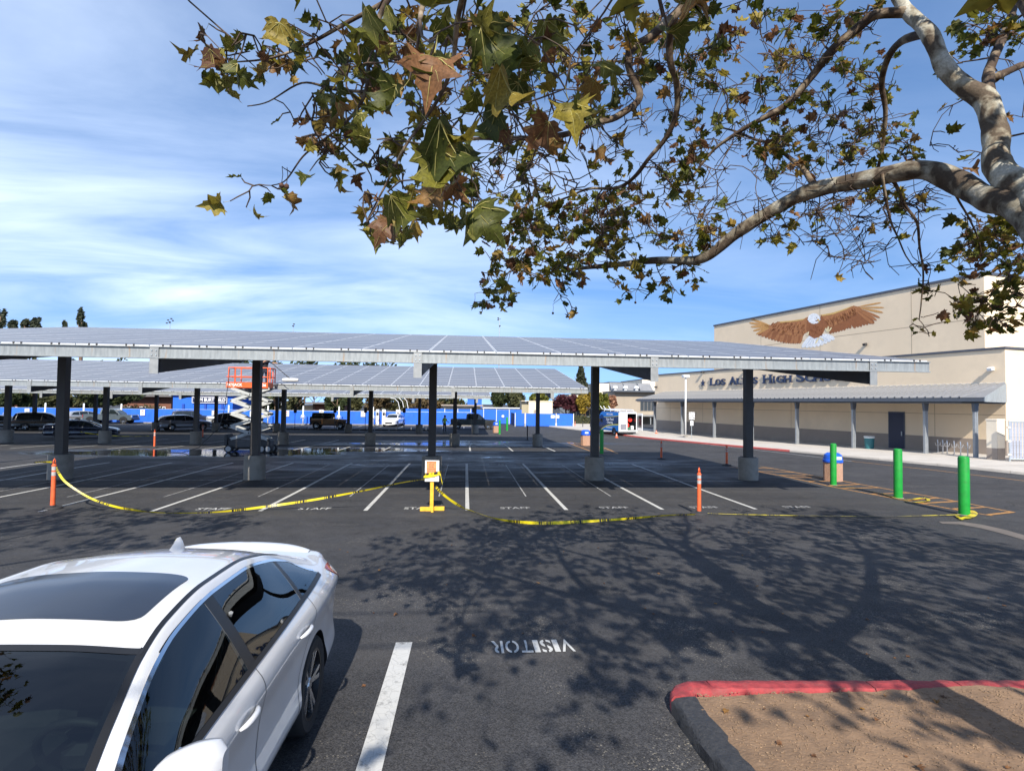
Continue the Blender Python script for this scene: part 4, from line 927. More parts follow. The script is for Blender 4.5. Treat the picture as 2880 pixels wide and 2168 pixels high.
        # door cuts
        for nm, pth in (('door_gap', [(1.28, .90), (1.22, .74), (1.24, .50), (1.32, .30)]), ('door_gap', [(2.47, .94), (2.50, .80), (2.475, .55), (2.46, .29)]), ('door_gap', [(3.47, .985), (3.50, .88), (3.36, .72), (3.22, .55), (3.18, .30)]), ('sill_gap', [(1.32, .295), (2.4, .29), (3.18, .295)]), ('fuel_door', [(3.80, .90), (3.98, .905), (4.0, .89), (3.995, .78), (3.97, .765), (3.83, .765), (3.79, .78), (3.80, .90)])):
            if nm == 'fuel_door' and sd_ < 0: continue
            Bd.ribbon(sd_, pth, .006 if nm != 'fuel_door' else .004, .0016, 10).build(nm, M_GAP, root, smooth=True)
        # character crease: a slim raised lip along the flank
        # handles with cups
        for (u0, z0) in ((2.25, .80), (3.22, .835)):
            cup = []
            for j in range(7):
                a = j/6*math.pi*2; cup.append((u0, z0))
            R = [[(u0+.055*math.cos(a)*k, z0+.032*math.sin(a)*k) for k in (0, .5, 1)] for a in [i/16*2*math.pi for i in range(17)]]
            Bd.side(R, sd_, .0015).build('handle_cup', M_CARW, root, smooth=True)
            pts = []
            for k in range(9):
                f = k/8; u = u0-.115+.23*f; z = z0+.006+.012*math.sin(f*math.pi)-.006*f; x = Bd.side_x(u, z)+.006+.030*math.sin(min(1, max(0, f*1.05))*math.pi)**.7; pts.append((sd_*x, Bd.y(u), z))
            MB().tube(pts, [.006, .013, .015, .015, .015, .015, .015, .013, .006], 8).build('door_handle', M_CARW, root, smooth=True)
        # mirror
        my = Bd.y(1.50); mx_ = Bd.side_x(1.50, .95); prof = []
        mbm = MB(); rows = []
        for k in range(9):
            f = k/8; x = mx_+.03+.215*f; sy = (.055+.035*math.sin(f*math.pi*.9))*(1 if k < 8 else .55); sz = (.062+.028*math.sin(f*math.pi*.85))*(1 if k < 8 else .6)*(1 if k > 0 else .8); cz = .985+.02*f; row = []
            for j in range(16): a = j/16*2*math.pi; cy_, sy_ = math.cos(a), math.sin(a); row.append((sd_*x, my-.02-.05*f+sy*math.copysign(abs(cy_)**.6, cy_)*(1 if cy_ > 0 else .6), cz+sz*math.copysign(abs(sy_)**.7, sy_)))
            rows.append(row+[row[0]])
        mbm.grid(rows, flip=(sd_ < 0)); mbm.add([p for p in rows[-1][:-1]], [tuple(range(16)) if sd_ < 0 else tuple(reversed(range(16)))]); mir = mbm.build('wing_mirror', M_CARW, root, smooth=.8)
        MB().box((sd_*(mx_+.02), my-.01, .94), (.10, .07, .05)).build('mirror_stalk', M_TRIM, mir)
        MB().box((sd_*(mx_+.15), my-.095, .99), (.17, .012, .11)).build('mirror_glass', M_CHROME, mir)
        # lamps
        Bd.side([[(4.16, 1.0), (4.22, 1.0), (4.30, .995), (4.38, .985), (4.46, .97), (4.52, .945), (4.575, .89), (4.61, .80)], [(4.16, .985), (4.22, .95), (4.30, .91), (4.38, .87), (4.46, .83), (4.52, .79), (4.575, .75), (4.61, .72)]], sd_, .007).build('tail_lamp', M_TAIL, root, smooth=True)
        Bd.side([[(.03, .62), (.2, .68), (.45, .72), (.7, .765)], [(.03, .56), (.2, .58), (.45, .62), (.66, .70)]], sd_, .006).build('headlight', M_LAMP, root, smooth=True)
        # roof ditch
        rows = [[], []]
        for k in range(31):
            u = 1.86+(3.66-1.86)*k/30; xr = Bd.par(u)[1]*.955
            for q, dx in ((0, -.011), (1, .011)): x = sd_*(xr+dx*sd_*(1 if sd_ > 0 else -1)*1); rows[q].append((x, Bd.y(u), Bd.top_z(u, x)+.004))
        mbr = MB(); mbr.grid(rows, flip=False); mbr.build('roof_moulding', M_TRIM, root, smooth=True)
    Bd.top(lambda a: 1.17+.13*a*a, lambda a: 1.915-.02*(1-a*a), lambda u, t: Bd.par(u)[1]*.945, 20, 20, .004).build('windscreen', M_CGLASS, root, smooth=True)
    for (a0_, a1_) in ((-1, -.955), (.955, 1)):
        Bd.top(lambda a, q=(a0_, a1_): 1.16+.13*(q[0]+(q[1]-q[0])*(a+1)/2)**2, lambda a: 1.925, lambda u, t: Bd.par(u)[1]*.965, 20, 2, .006) if False else None
    rows = [[], []]
    for k in range(33):
        a = -1+k/16; u = 1.905-.02*(1-a*a)
        for q, du in ((0, -.022), (1, .012)): x = a*Bd.par(u+du)[1]*.955; rows[q].append((x, Bd.y(u+du), Bd.top_z(u+du, x)+.006))
    mbw = MB(); mbw.grid(rows, flip=True); mbw.build('windscreen_seal', M_TRIM, root, smooth=True)
    for sd_ in (-1, 1):
        rows = [[], []]
        for k in range(31):
            u = 1.29+(1.92-1.29)*k/30
            for q, kx in ((0, .925), (1, .972)): x = sd_*Bd.par(u)[1]*kx; rows[q].append((x, Bd.y(u), Bd.top_z(u, x)+.006))
        mbw = MB(); mbw.grid(rows, flip=sd_ < 0); mbw.build('windscreen_seal', M_TRIM, root, smooth=True)
    Bd.top(lambda a: 3.50-.03*(1-a*a), lambda a: 4.11-.05*a*a, lambda u, t: Bd.par(u)[1]*.90, 16, 20, .004).build('rear_window', M_CGLASS, root, smooth=True)
    def srw(u, t):
        e = abs(2*t-1); return .46*(1-.045*e**14)
    Bd.top(lambda a: 2.06+.03*abs(a)**12, lambda a: 2.60-.03*abs(a)**12, srw, 22, 40, .0035).build('sunroof', mat('sunroof_glass', (.02, .026, .04), .12, var=0, spec=.7), root, smooth=True)
    # fin aerial, boot lip
    fu = 3.33; z0 = Bd.top_z(fu, 0); q = [Vector((0, Bd.y(fu-.10), z0-.01)), Vector((0, Bd.y(fu+.03), z0+.05)), Vector((0, Bd.y(fu+.075), z0+.062)), Vector((0, Bd.y(fu+.08), z0-.02))]
    mbf = MB(); rows = []
    for f in (0, .33, .66, 1):
        w = .032*(1-f)**.7+.004; l0 = -.12+.16*f; l1 = .085-.012*f; zz_ = z0-.012+.075*f; rows.append([(-w*.1, Bd.y(fu+l0), zz_), (w, Bd.y(fu+l0*.2+l1*.4), zz_), (w*.8, Bd.y(fu+l1), zz_), (-w*.8, Bd.y(fu+l1), zz_), (-w, Bd.y(fu+l0*.2+l1*.4), zz_), (-w*.1, Bd.y(fu+l0), zz_)])
    mbf.grid(rows, flip=True); mbf.add(rows[-1][:5], [(0, 1, 2, 3, 4)]); mbf.build('fin_aerial', M_CARW, root, smooth=.9)
    rows = []
    for k in range(25):
        x = -.60+1.2*k/24; e = abs(x)/.60; zz_ = Bd.top_z(4.40, x)+.004; h = .028*(1-e**6)+.002; yy = Bd.y(4.46-.05*e*e)
        rows.append([(x, yy+.09, zz_-.012), (x, yy+.03, zz_+h*.7), (x, yy-.03, zz_+h), (x, yy-.045, zz_+h*.8), (x, yy-.035, zz_-.03)])
    mbs = MB(); mbs.grid(rows, flip=False); mbs.build('boot_spoiler', M_CARW, root, smooth=True)
    mbg = MB(); rows = [[(x, Bd.y(-.012+.10*(x/.5)**2), z) for x in [-.5+.1*i for i in range(11)]] for z in (.34, .42, .50, .56)]; mbg.grid(rows, flip=False); mbg.build('grille', M_TRIM, root)
    mbp = MB(); mbp.box((0, Bd.y(4.64), .62), (.34, .012, .16)); mbp.build('number_plate', M_WHITE, root)
    ty, rm_ = wheel_mesh(wr, .215, .235, 5, M_TYRE, M_RIM, 40)
    for ax in (Bd.axf, Bd.axr):
        for sd_ in (-1, 1):
            w_ = link('wheel', ty, root, (sd_*.762, Bd.y(ax), wr), (0, 0, 0 if sd_ > 0 else math.pi)); r_ = link('rim', rm_, w_)
    # dark cabin floor under the glass is not needed: panes are deeply tinted
    return root, Bd
car, CB = hero()
# ================================================================ the plane tree overhanging from the right
M_BARK = None
def barkmat(name='plane_bark', k=(1, 1, 1), lo=.0):
    m = bpy.data.materials.new(name); m.use_nodes = True; t = m.node_tree; b = t.nodes['Principled BSDF']; K = t.links.new
    tcn = N(t, 'ShaderNodeTexCoord'); n = N(t, 'ShaderNodeTexNoise'); n.inputs['Scale'].default_value = 6; n.inputs['Detail'].default_value = 3; n.inputs['Distortion'].default_value = .6; K(tcn.outputs['Object'], n.inputs['Vector'])
    r = N(t, 'ShaderNodeValToRGB'); r.color_ramp.interpolation = 'LINEAR'; e = r.color_ramp.elements
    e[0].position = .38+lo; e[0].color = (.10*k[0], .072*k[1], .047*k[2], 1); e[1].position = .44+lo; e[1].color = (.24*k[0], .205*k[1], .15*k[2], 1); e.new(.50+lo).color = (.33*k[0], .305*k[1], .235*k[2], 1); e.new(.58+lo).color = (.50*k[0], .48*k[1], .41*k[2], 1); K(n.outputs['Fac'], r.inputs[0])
    n2 = N(t, 'ShaderNodeTexNoise'); n2.inputs['Scale'].default_value = 60; n2.inputs['Detail'].default_value = 5; K(tcn.outputs['Object'], n2.inputs['Vector'])
    mr = N(t, 'ShaderNodeMapRange'); K(n2.outputs['Fac'], mr.inputs[0]); mr.inputs[1].default_value = .3; mr.inputs[2].default_value = .7; mr.inputs[3].default_value = .75; mr.inputs[4].default_value = 1.2
    mm = N(t, 'ShaderNodeMix', data_type='RGBA', blend_type='MULTIPLY'); mm.inputs[0].default_value = 1; K(r.outputs[0], mm.inputs[6]); K(mr.outputs[0], mm.inputs[7]); K(mm.outputs[2], b.inputs['Base Color']); b.inputs['Roughness'].default_value = .85
    bp = N(t, 'ShaderNodeBump'); bp.inputs['Strength'].default_value = .8; bp.inputs['Distance'].default_value = .012; K(mathn(t, 'ADD', n.outputs['Fac'], mathn(t, 'MULTIPLY', n2.outputs['Fac'], .35)), bp.inputs['Height']); K(bp.outputs[0], b.inputs['Normal']); return m
M_BARK = barkmat('plane_bark', (.86, .86, .86), .02); M_BARK2 = barkmat('shaded_brown_limb_bark', (.62, .60, .58), .06); M_BARK3 = barkmat('brown_branch_bark', (.55, .46, .40), .10); M_TWIG = mat('twig_bark', (.075, .05, .034), .85, var=.3, vscale=12)  # lower limb: browner copy of the plane bark, its shade put into the colour
LEAFCOL = [(0.0, (.060, .075, .012)), (.25, (.11, .12, .016)), (.50, (.19, .175, .022)), (.68, (.30, .24, .035)), (.80, (.30, .17, .04)), (.90, (.24, .115, .05)), (1.0, (.12, .055, .028))]
M_LEAFO = leafmat('plane_leaf', [(p, tuple(v*.82 for v in c)) for p, c in LEAFCOL], 'obj', .34)  # near leaves: colours darkened to imitate shade from the crown above
def brown_edges(m):
    t = m.node_tree; K = t.links.new; mm = [n for n in t.nodes if n.bl_idname == 'ShaderNodeMix'][0]; src = mm.outputs[2]; dst = [l.to_socket for l in list(src.links)]
    tcn = N(t, 'ShaderNodeTexCoord'); sp = N(t, 'ShaderNodeSeparateXYZ'); K(tcn.outputs['Object'], sp.inputs[0]); ax = mathn(t, 'ABSOLUTE', sp.outputs[0])
    oi = N(t, 'ShaderNodeObjectInfo'); sh = N(t, 'ShaderNodeVectorMath', operation='ADD'); cb = N(t, 'ShaderNodeCombineXYZ'); K(mathn(t, 'MULTIPLY', oi.outputs['Random'], 40), cb.inputs[0]); K(tcn.outputs['Object'], sh.inputs[0]); K(cb.outputs[0], sh.inputs[1])
    n = N(t, 'ShaderNodeTexNoise'); n.inputs['Scale'].default_value = 4.5; n.inputs['Detail'].default_value = 6; n.inputs['Roughness'].default_value = .7; K(sh.outputs[0], n.inputs['Vector'])
    e = mathn(t, 'ADD', mathn(t, 'MULTIPLY', ax, .55), mathn(t, 'MULTIPLY', mathn(t, 'ABSOLUTE', mathn(t, 'SUBTRACT', sp.outputs[1], .35)), .35))
    r = N(t, 'ShaderNodeMapRange'); K(mathn(t, 'ADD', e, mathn(t, 'MULTIPLY', n.outputs['Fac'], 1.0)), r.inputs[0]); r.inputs[1].default_value = .82; r.inputs[2].default_value = .96; r.inputs[4].default_value = .85
    c = N(t, 'ShaderNodeMix', data_type='RGBA'); K(r.outputs[0], c.inputs[0]); K(src, c.inputs[6]); c.inputs[7].default_value = (.13, .06, .028, 1)
    for d in dst: K(c.outputs[2], d)
brown_edges(M_LEAFO)
M_LEAFA = leafmat('plane_leaf_mass', LEAFCOL, 'attr', .38)
M_VEIN = mat('leaf_vein', (.34, .30, .09), .6, var=.1); M_BALL = mat('seed_ball', (.09, .045, .03), .95, var=.4, vscale=60, bump=1, bscale=90)
def leaf_outline():
    # five lobed plane leaf, unit width, stalk at the origin, tip towards +Y
    h = [(0, 0), (.10, -.06), (.22, -.05), (.30, .02), (.44, .0), (.38, .10), (.50, .22), (.37, .22), (.30, .30), (.40, .44), (.47, .60), (.34, .54), (.22, .48), (.20, .58), (.22, .72), (.11, .74), (0, .98)]
    return h
LO = leaf_outline()
def leaf_geo(rg, size, curl, fold, hi=False):
    """returns verts and faces of one leaf, curled and folded; origin at stalk"""
    h = LO; n = len(h); pts = []
    mid = [(0, y) for y in (.0, .0, .0, .12, .12, .14, .2, .24, .3, .36, .42, .44, .46, .56, .66, .74, .98)]
    L_ = [( x*rg.uniform(.88, 1.1), y) for x, y in h]; R_ = [(-x*rg.uniform(.88, 1.1), y) for x, y in h]
    vs = []; fs = []
    def bend(x, y):
        z = fold*abs(x)**1.4*1.6+curl*(y-.4)**2*1.3-.9*curl*x*x+.045*math.sin(11*x+5*y+curl*9)+.03*math.sin(17*y+7*x*x*4+fold*20)
        return Vector((x*math.cos(fold*.5), y, z))*size
    mids = [0.0, .25, .5, .75, .98]
    # left half: fan strips between outline points and the midrib
    def half(O_, flip):
        n_ = len(O_); base = len(vs); ks = (1.0, .5, 0.0) if hi else (1.0, 0.0)
        for k in ks:
            for (x, y) in O_:
                my = max(0, min(.98, y*.8+.06)) if x else y
                vs.append(bend(x*k, my+(y-my)*k))
        for r in range(len(ks)-1):
            for i in range(n_-1):
                f = (base+r*n_+i, base+r*n_+i+1, base+r*n_+n_+i+1, base+r*n_+n_+i); fs.append(f if not flip else tuple(reversed(f)))
    half(L_, False); half(R_, True)
    return (vs, fs, bend) if hi else (vs, fs)
def catmull(P, k=6):
    out = []
    for i in range(len(P)-1):
        p0, p1, p2, p3 = P[max(i-1, 0)], P[i], P[i+1], P[min(i+2, len(P)-1)]
        for j in range(k):
            t = j/k; t2, t3 = t*t, t**3
            out.append((p1*2+(p2-p0)*t+(p0*2-p1*5+p2*4-p3)*t2+(p1*3-p0-p2*3+p3)*t3)*.5)
    out.append(P[-1]); return out
class Tree:
    def __init__(s, name, label, base, seed):
        s.root = thing(name, label, 'tree', base); s.O = s.root.location.copy(); s.rg = random.Random(seed); s.nodes = []; s.limbs = []; s.twigs = MB(); s.leaves = []
    def limb(s, name, pts, rs, n=12, k=6, wob=.02, bark=None):
        P = catmull([Vector(p) for p in pts], k); m = len(pts); R = []
        for i in range(len(P)):
            f = i/(len(P)-1)*(m-1); a = int(min(f, m-2)); R.append(rs[a]+(rs[a+1]-rs[a])*(f-a))
        for i, p in enumerate(P):
            if i: p += Vector((noise.noise(p*3), noise.noise(p*3+Vector((9, 0, 0))), noise.noise(p*3+Vector((0, 7, 0)))))*wob
        for p, r in zip(P, R): s.nodes.append((p.copy(), r))
        R2 = [r*(1+.13*noise.noise(p*6)+.05*noise.noise(p*17)) for p, r in zip(P, R)]
        return MB().tube([p-s.O for p in P], R2, n).build(name, bark or (M_BARK if max(rs) > .10 else M_BARK3), s.root, smooth=True)
    def near(s, t):
        best = None; bd = 1e9
        for i, (p, r) in enumerate(s.nodes):
            d = (p-t).length_squared
            if d < bd: bd = d; best = i
        return best, math.sqrt(bd)
    def reach(s, t, r_end=.005, maxr=.024):
        """grow a wandering twig from the nearest wood to the point t"""
        rg = s.rg; i, d = s.near(t); p0, r0 = s.nodes[i]
        if d < .05: return [p0, t]
        n = max(3, min(9, int(d/.16))); pts = []
        side = (t-p0).cross(Vector((rg.uniform(-1, 1), rg.uniform(-1, 1), rg.uniform(-1, 1)))); side.normalize() if side.length else None
        for k in range(n+1):
            f = k/n; q = p0.lerp(t, f)+side*math.sin(f*math.pi)*d*.13+Vector((0, 0, 1))*math.sin(f*math.pi)*d*.10
            if 0 < k < n: q += Vector((rg.uniform(-1, 1), rg.uniform(-1, 1), rg.uniform(-1, 1)))*d*.035
            pts.append(q)
        r1 = min(maxr, r0*.8, .005+.010*d); rs = [r1+(r_end-r1)*(k/n) for k in range(n+1)]
        s.twigs.tube([q-s.O for q in pts], rs, 5 if r1 > .008 else 4, cap=False)
        for q, r in list(zip(pts, rs))[1:]: s.nodes.append((q, r))
        return pts
    def spur(s, p, d, l):
        rg = s.rg; q = p+d*l*.5+Vector((rg.uniform(-1, 1), rg.uniform(-1, 1), rg.uniform(-1, 1)))*l*.15; e = p+d*l
        s.twigs.tube([p-s.O, q-s.O, e-s.O], [.0045, .004, .003], 4, cap=False); return e
    def leaf(s, p, size, d=None):
        rg = s.rg; a = rg.uniform(0, 2*math.pi)
        d = d or Vector((math.cos(a), math.sin(a), rg.uniform(-1.3, .25))).normalized()
        n = Vector((rg.uniform(-.8, .8), rg.uniform(-.8, .8), rg.uniform(.15, 1.0)))
        s.leaves.append((p.copy(), d, n, size))
    def cluster(s, t, nl, size, spread=.16, bare=.25):
        rg = s.rg; pts = s.reach(t)
        path = pts[-max(2, len(pts)//2):]
        for k in range(nl):
            f = rg.random(); i = min(int(f*(len(path)-1)), len(path)-2); q = path[i].lerp(path[i+1], rg.random())
            d = Vector((rg.gauss(0, 1), rg.gauss(0, 1), rg.gauss(-.25, .8))).normalized()
            e = s.spur(q, d, rg.uniform(.05, spread))
            if rg.random() > bare: s.leaf(e, size*rg.uniform(.5, 1.12))
    def finish(s, nparts=300):
        rg = s.rg
        tag(s.twigs.build('twigs', M_TWIG, s.root, smooth=True), kind='stuff')
        # order by size in the picture; the largest become leaves of their own
        def key(l):
            v = l[0]-CAM; dd = v.dot(FW)
            if dd < .2: return 0
            x, y, _ = proj(l[0]); return (l[3]/dd if -60 < x < 2940 and -60 < y < 2230 else l[3]/dd*.01)
        s.leaves.sort(key=key, reverse=True)
        protos = []
        for k in range(8):
            vs, fs = leaf_geo(rg, 1.0, rg.uniform(-.5, .9), rg.uniform(-.1, .65)); mb = MB(); mb.add(vs, fs)
            vb = []; protos.append((vs, fs))
        pm = []
        for k in range(8 if nparts else 0):
            vs, fs, bend = leaf_geo(rg, 1.0, rg.choice((-1, 1))*rg.uniform(.5, 1.5), rg.uniform(-.5, 1.0), True); mb = MB(); mb.add(vs, fs, 0)
            sub = [Vector((0, -.34, .03)), Vector((0, -.15, .0)), Vector(vs[17])]                 # stalk
            mb.tube([sub[0], sub[1], Vector((0, 0, 0))], [.008, .007, .009], 4, mi=1)
            for (tx, ty) in ((0, .9), (.40, .52), (-.40, .52), (.42, .20), (-.42, .20), (.17, .66), (-.17, .66)):
                f0 = 0 if ty != .66 else .35
                for dz in (.006, -.006): mb.tube([bend(tx*f, (ty if tx else ty)*f+(.25*(1-f) if ty == .66 else 0))+Vector((0, 0, dz)) for f in (f0, .3+f0*.5, .55, .78, 1.0)], [.009, .0075, .006, .004, .0015] if ty != .66 else [.004, .004, .003, .002, .001], 3, cap=False, mi=1)
            pm.append(mb.mesh('leaf', [M_LEAFO, M_VEIN], smooth=.9))
        mass = MB(); mass.rnd = []
        for i, (p, d, n, sz) in enumerate(s.leaves):
            y = d; z = (n-y*n.dot(y)); z = z.normalized() if z.length > 1e-3 else y.orthogonal().normalized(); x = y.cross(z); R = Matrix((x, y, z)).transposed()
            if i < nparts:
                o = link('leaf', pm[i % 8], s.root); m4 = (R*sz).to_4x4(); m4.translation = p-s.O+y*sz*.30; o.matrix_local = m4
            else:
                vs, fs = protos[i % 8]; mass.add([R @ (v*sz)+p-s.O+y*sz*.1 for v in vs], fs); mass.rnd += [rg.random()**1.15]*len(fs)
        if len(s.leaves) > nparts:
            o = mass.build('foliage', M_LEAFA, s.root, smooth=True); tag(o, kind='stuff')
    def ball(s, p, r=.014, l=.09):
        mb = MB(); q = p-s.O; mb.tube([q, q+Vector((.005, 0, -l*.5)), q+Vector((0, 0, -l))], .0018, 4, mi=0)
        mb.lathe([(.0005, -r), (r*.5, -r*.87), (r*.87, -r*.5), (r, 0), (r*.87, r*.5), (r*.5, r*.87), (.0005, r)], q+Vector((0, 0, -l-r)), 8, mi=1); mb.build('seed_ball', [M_TWIG, M_BALL], s.root, smooth=True)
TB = Vector((3.72, 1.35, gz(1.35)+.10))
tr = Tree('plane_tree', 'mottled plane tree leaning in over the lot from the right', TB, 11)
fork = Vector((3.70, 2.15, 3.15))
tr.limb('trunk', [TB, TB+Vector((.02, .15, 1.0)), TB+Vector((0, .45, 2.0)), fork], [.20, .16, .15, .17], 16)
# lower limb reaching left over the bays
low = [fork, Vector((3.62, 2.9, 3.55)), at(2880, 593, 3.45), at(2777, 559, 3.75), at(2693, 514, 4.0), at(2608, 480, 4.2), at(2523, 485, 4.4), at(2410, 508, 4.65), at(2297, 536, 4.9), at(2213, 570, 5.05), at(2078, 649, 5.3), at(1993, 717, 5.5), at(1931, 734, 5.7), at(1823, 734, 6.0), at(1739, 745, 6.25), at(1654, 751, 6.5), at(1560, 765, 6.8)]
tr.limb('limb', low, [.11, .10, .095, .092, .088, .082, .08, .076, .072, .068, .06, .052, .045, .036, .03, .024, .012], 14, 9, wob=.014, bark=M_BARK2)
up = [fork, Vector((3.55, 2.7, 3.7)), at(2890, 545, 3.5), at(2805, 470, 3.75), at(2800, 395, 3.85), at(2777, 293, 3.95), at(2721, 248, 4.05), at(2653, 186, 4.15), at(2608, 90, 4.25), at(2551, 34, 4.4), at(2500, -60, 4.5), at(2400, -260, 4.4), at(2200, -480, 4.2)]
tr.limb('limb', up, [.12, .11, .10, .093, .086, .081, .075, .066, .060, .053, .047, .04, .03], 14, 9, wob=.014)
def PX(l): return [at(*q) for q in l]
tr.limb('limb', PX([(2551, 34, 4.4), (2461, 40, 4.5), (2405, 85, 4.6), (2326, 158, 4.7), (2286, 209, 4.8), (2213, 293, 4.95), (2100, 361, 5.15), (2010, 420, 5.4), (1930, 520, 5.6)]), [.05, .045, .042, .038, .034, .03, .022, .015, .008], 10)
tr.limb('limb', PX([(2400, -260, 4.4), (2150, -180, 4.4), (1990, -60, 4.4), (1897, 45, 4.35), (1829, 102, 4.3), (1778, 141, 4.25), (1767, 186, 4.2), (1795, 271, 4.2), (1739, 322, 4.1), (1671, 350, 4.0), (1598, 378, 3.9), (1513, 390, 3.75), (1400, 390, 3.6), (1290, 400, 3.45), (1180, 440, 3.3)]), [.05, .045, .04, .038, .034, .032, .03, .028, .026, .024, .021, .018, .014, .010, .006], 10)
tr.limb('limb', PX([(1897, 45, 4.35), (1880, 120, 4.5), (1886, 186, 4.6), (1903, 237, 4.7), (1903, 305, 4.8), (1874, 378, 4.95), (1829, 440, 5.1), (1790, 491, 5.2), (1739, 525, 5.35), (1654, 536, 5.5), (1586, 559, 5.7), (1480, 600, 5.9)]), [.035, .032, .03, .028, .026, .024, .021, .019, .016, .013, .010, .006], 9)
tr.limb('limb', PX([(2608, 90, 4.25), (2520, 130, 4.8), (2480, 220, 5.1), (2490, 330, 5.3), (2470, 470, 5.5), (2440, 540, 5.7)]), [.045, .034, .028, .022, .016, .01], 9)
tr.limb('limb', PX([(2777, 293, 3.95), (2790, 180, 4.3), (2830, 90, 4.5), (2860, -30, 4.7), (2900, -160, 4.8)]), [.05, .04, .036, .03, .02], 9)
tr.limb('limb', PX([(2800, 220, 4.2), (2860, 190, 4.3), (2920, 160, 4.4), (3050, 60, 4.5)]), [.035, .03, .026, .015], 9)
tr.limb('limb', PX([(2297, 536, 4.9), (2260, 480, 5.2), (2190, 420, 5.5), (2120, 390, 5.8), (2000, 350, 6.1)]), [.03, .025, .02, .015, .008], 8)
tr.limb('limb', PX([(2500, 485, 4.4), (2540, 560, 4.5), (2580, 640, 4.6), (2596, 740, 4.7), (2600, 830, 4.75), (2585, 905, 4.8)]), [.02, .014, .011, .009, .007, .004], 7, wob=.03)
tr.limb('limb', PX([(2480, 488, 4.4), (2500, 600, 4.5), (2530, 680, 4.6), (2590, 780, 4.6)]), [.016, .010, .007, .004], 7, wob=.03)
tr.limb('limb', PX([(2640, 490, 4.1), (2700, 560, 4.3), (2740, 640, 4.4), (2755, 720, 4.5)]), [.014, .009, .007, .004], 7, wob=.03)
# arms overhead, out of the picture, that carry the near sprays at the upper left
tr.limb('limb', PX([(1990, -60, 4.4), (1820, -220, 3.6), (1640, -300, 2.9), (1480, -260, 2.3), (1330, -160, 1.95), (1220, -40, 1.7), (1190, 60, 1.6)]), [.04, .034, .028, .022, .016, .011, .007], 8)
tr.limb('limb', PX([(1640, -300, 2.9), (1400, -220, 3.0), (1200, -120, 3.0), (1090, 0, 2.95), (1040, 120, 2.9), (1030, 260, 2.85), (970, 350, 2.9), (900, 400, 3.0)]), [.026, .022, .018, .015, .012, .010, .007, .004], 8)
tr.limb('limb', PX([(1090, 0, 2.95), (980, 60, 3.0), (880, 120, 3.05), (760, 165, 3.1), (650, 175, 3.1)]), [.014, .011, .009, .006, .003], 7)
tr.limb('limb', PX([(1030, 260, 2.85), (940, 250, 3.0), (850, 235, 3.1), (760, 290, 3.15), (700, 300, 3.2)]), [.010, .008, .006, .004, .003], 6)
tr.limb('limb', PX([(900, 400, 3.0), (850, 440, 3.05), (800, 510, 3.1), (760, 525, 3.1)]), [.006, .005, .004, .003], 6)
tr.limb('limb', PX([(1330, -160, 1.95), (1290, 60, 2.3), (1270, 200, 2.5), (1200, 330, 2.6), (1130, 430, 2.6), (1080, 520, 2.65), (1030, 620, 2.7)]), [.014, .012, .010, .008, .006, .005, .003], 7)
for f in ((3.70, 2.15, 3.15),):
    tr.limb('limb', [fork, Vector((4.7, 2.2, 3.7)), Vector((5.9, 2.7, 4.4)), Vector((7.2, 3.4, 5.3)), Vector((8.2, 4.4, 6.2))], [.12, .10, .08, .05, .02], 10)
    tr.limb('limb', [fork, Vector((3.0, 1.4, 4.0)), Vector((1.6, 1.2, 5.0)), Vector((.4, 1.6, 5.8)), Vector((-.8, 2.3, 6.6))], [.11, .09, .07, .045, .02], 10)
    tr.limb('limb', [Vector((1.6, 1.2, 5.0)), Vector((1.5, 1.9, 5.9)), Vector((1.6, 2.8, 6.8)), Vector((1.4, 3.8, 7.4))], [.07, .055, .04, .015], 9)
    tr.limb('limb', [Vector((3.72, 2.0, 2.9)), Vector((3.4, 1.6, 4.2)), Vector((2.9, 1.4, 5.4)), Vector((2.2, 1.6, 6.4)), Vector((1.2, 2.2, 7.1))], [.10, .085, .065, .045, .02], 10)
    tr.limb('limb', [Vector((3.55, 2.7, 3.7)), Vector((3.7, 3.2, 5.2)), Vector((3.9, 3.8, 6.6)), Vector((4.0, 4.6, 7.8))], [.09, .07, .05, .02], 10)
rg = tr.rg
def spray(x0, y0, x1, y1, Y0, Y1, n, nl, size, bare=.25, spread=.16):
    ts = [at(rg.uniform(x0, x1), rg.uniform(y0, y1), rg.uniform(Y0, Y1)) for _ in range(n)]
    ts.sort(key=lambda t: tr.near(t)[1])
    for t in ts: tr.cluster(t, nl, size, spread, bare)
# regions read off the photograph; the depth follows from the size of the leaves there
spray(600, 40, 1000, 260, 2.8, 3.4, 14, 4, .10)
spray(700, 250, 1000, 420, 2.8, 3.3, 11, 3, .11)
spray(560, 90, 640, 180, 2.7, 2.9, 2, 2, .15, 0)
spray(690, 440, 770, 540, 2.9, 3.2, 3, 2, .12, 0)
spray(850, 380, 1000, 500, 2.9, 3.3, 5, 3, .11)
spray(950, 20, 1350, 320, 2.4, 3.8, 28, 5, .115)
spray(1000, 300, 1330, 520, 2.6, 3.6, 18, 4, .105)
spray(990, 480, 1120, 640, 2.6, 2.9, 5, 3, .12)
spray(1180, 480, 1370, 650, 2.8, 4.0, 13, 3, .12)
spray(1300, 0, 1800, 260, 3.2, 5.0, 52, 5, .13)
spray(1330, 240, 1800, 520, 3.8, 5.6, 34, 4, .13, .4)
spray(1370, 540, 1720, 780, 5.2, 6.8, 66, 6, .145, .15)
spray(1330, 760, 1640, 860, 5.8, 6.9, 16, 4, .14, .2)
spray(1560, 860, 1640, 900, 6.0, 6.4, 2, 2, .14, 0)
spray(1690, 520, 2050, 700, 5.0, 6.6, 42, 5, .14, .25)
spray(1740, 740, 1960, 830, 5.7, 6.4, 15, 4, .14, .2)
spray(1800, 0, 2200, 260, 4.3, 6.2, 44, 5, .14, .35)
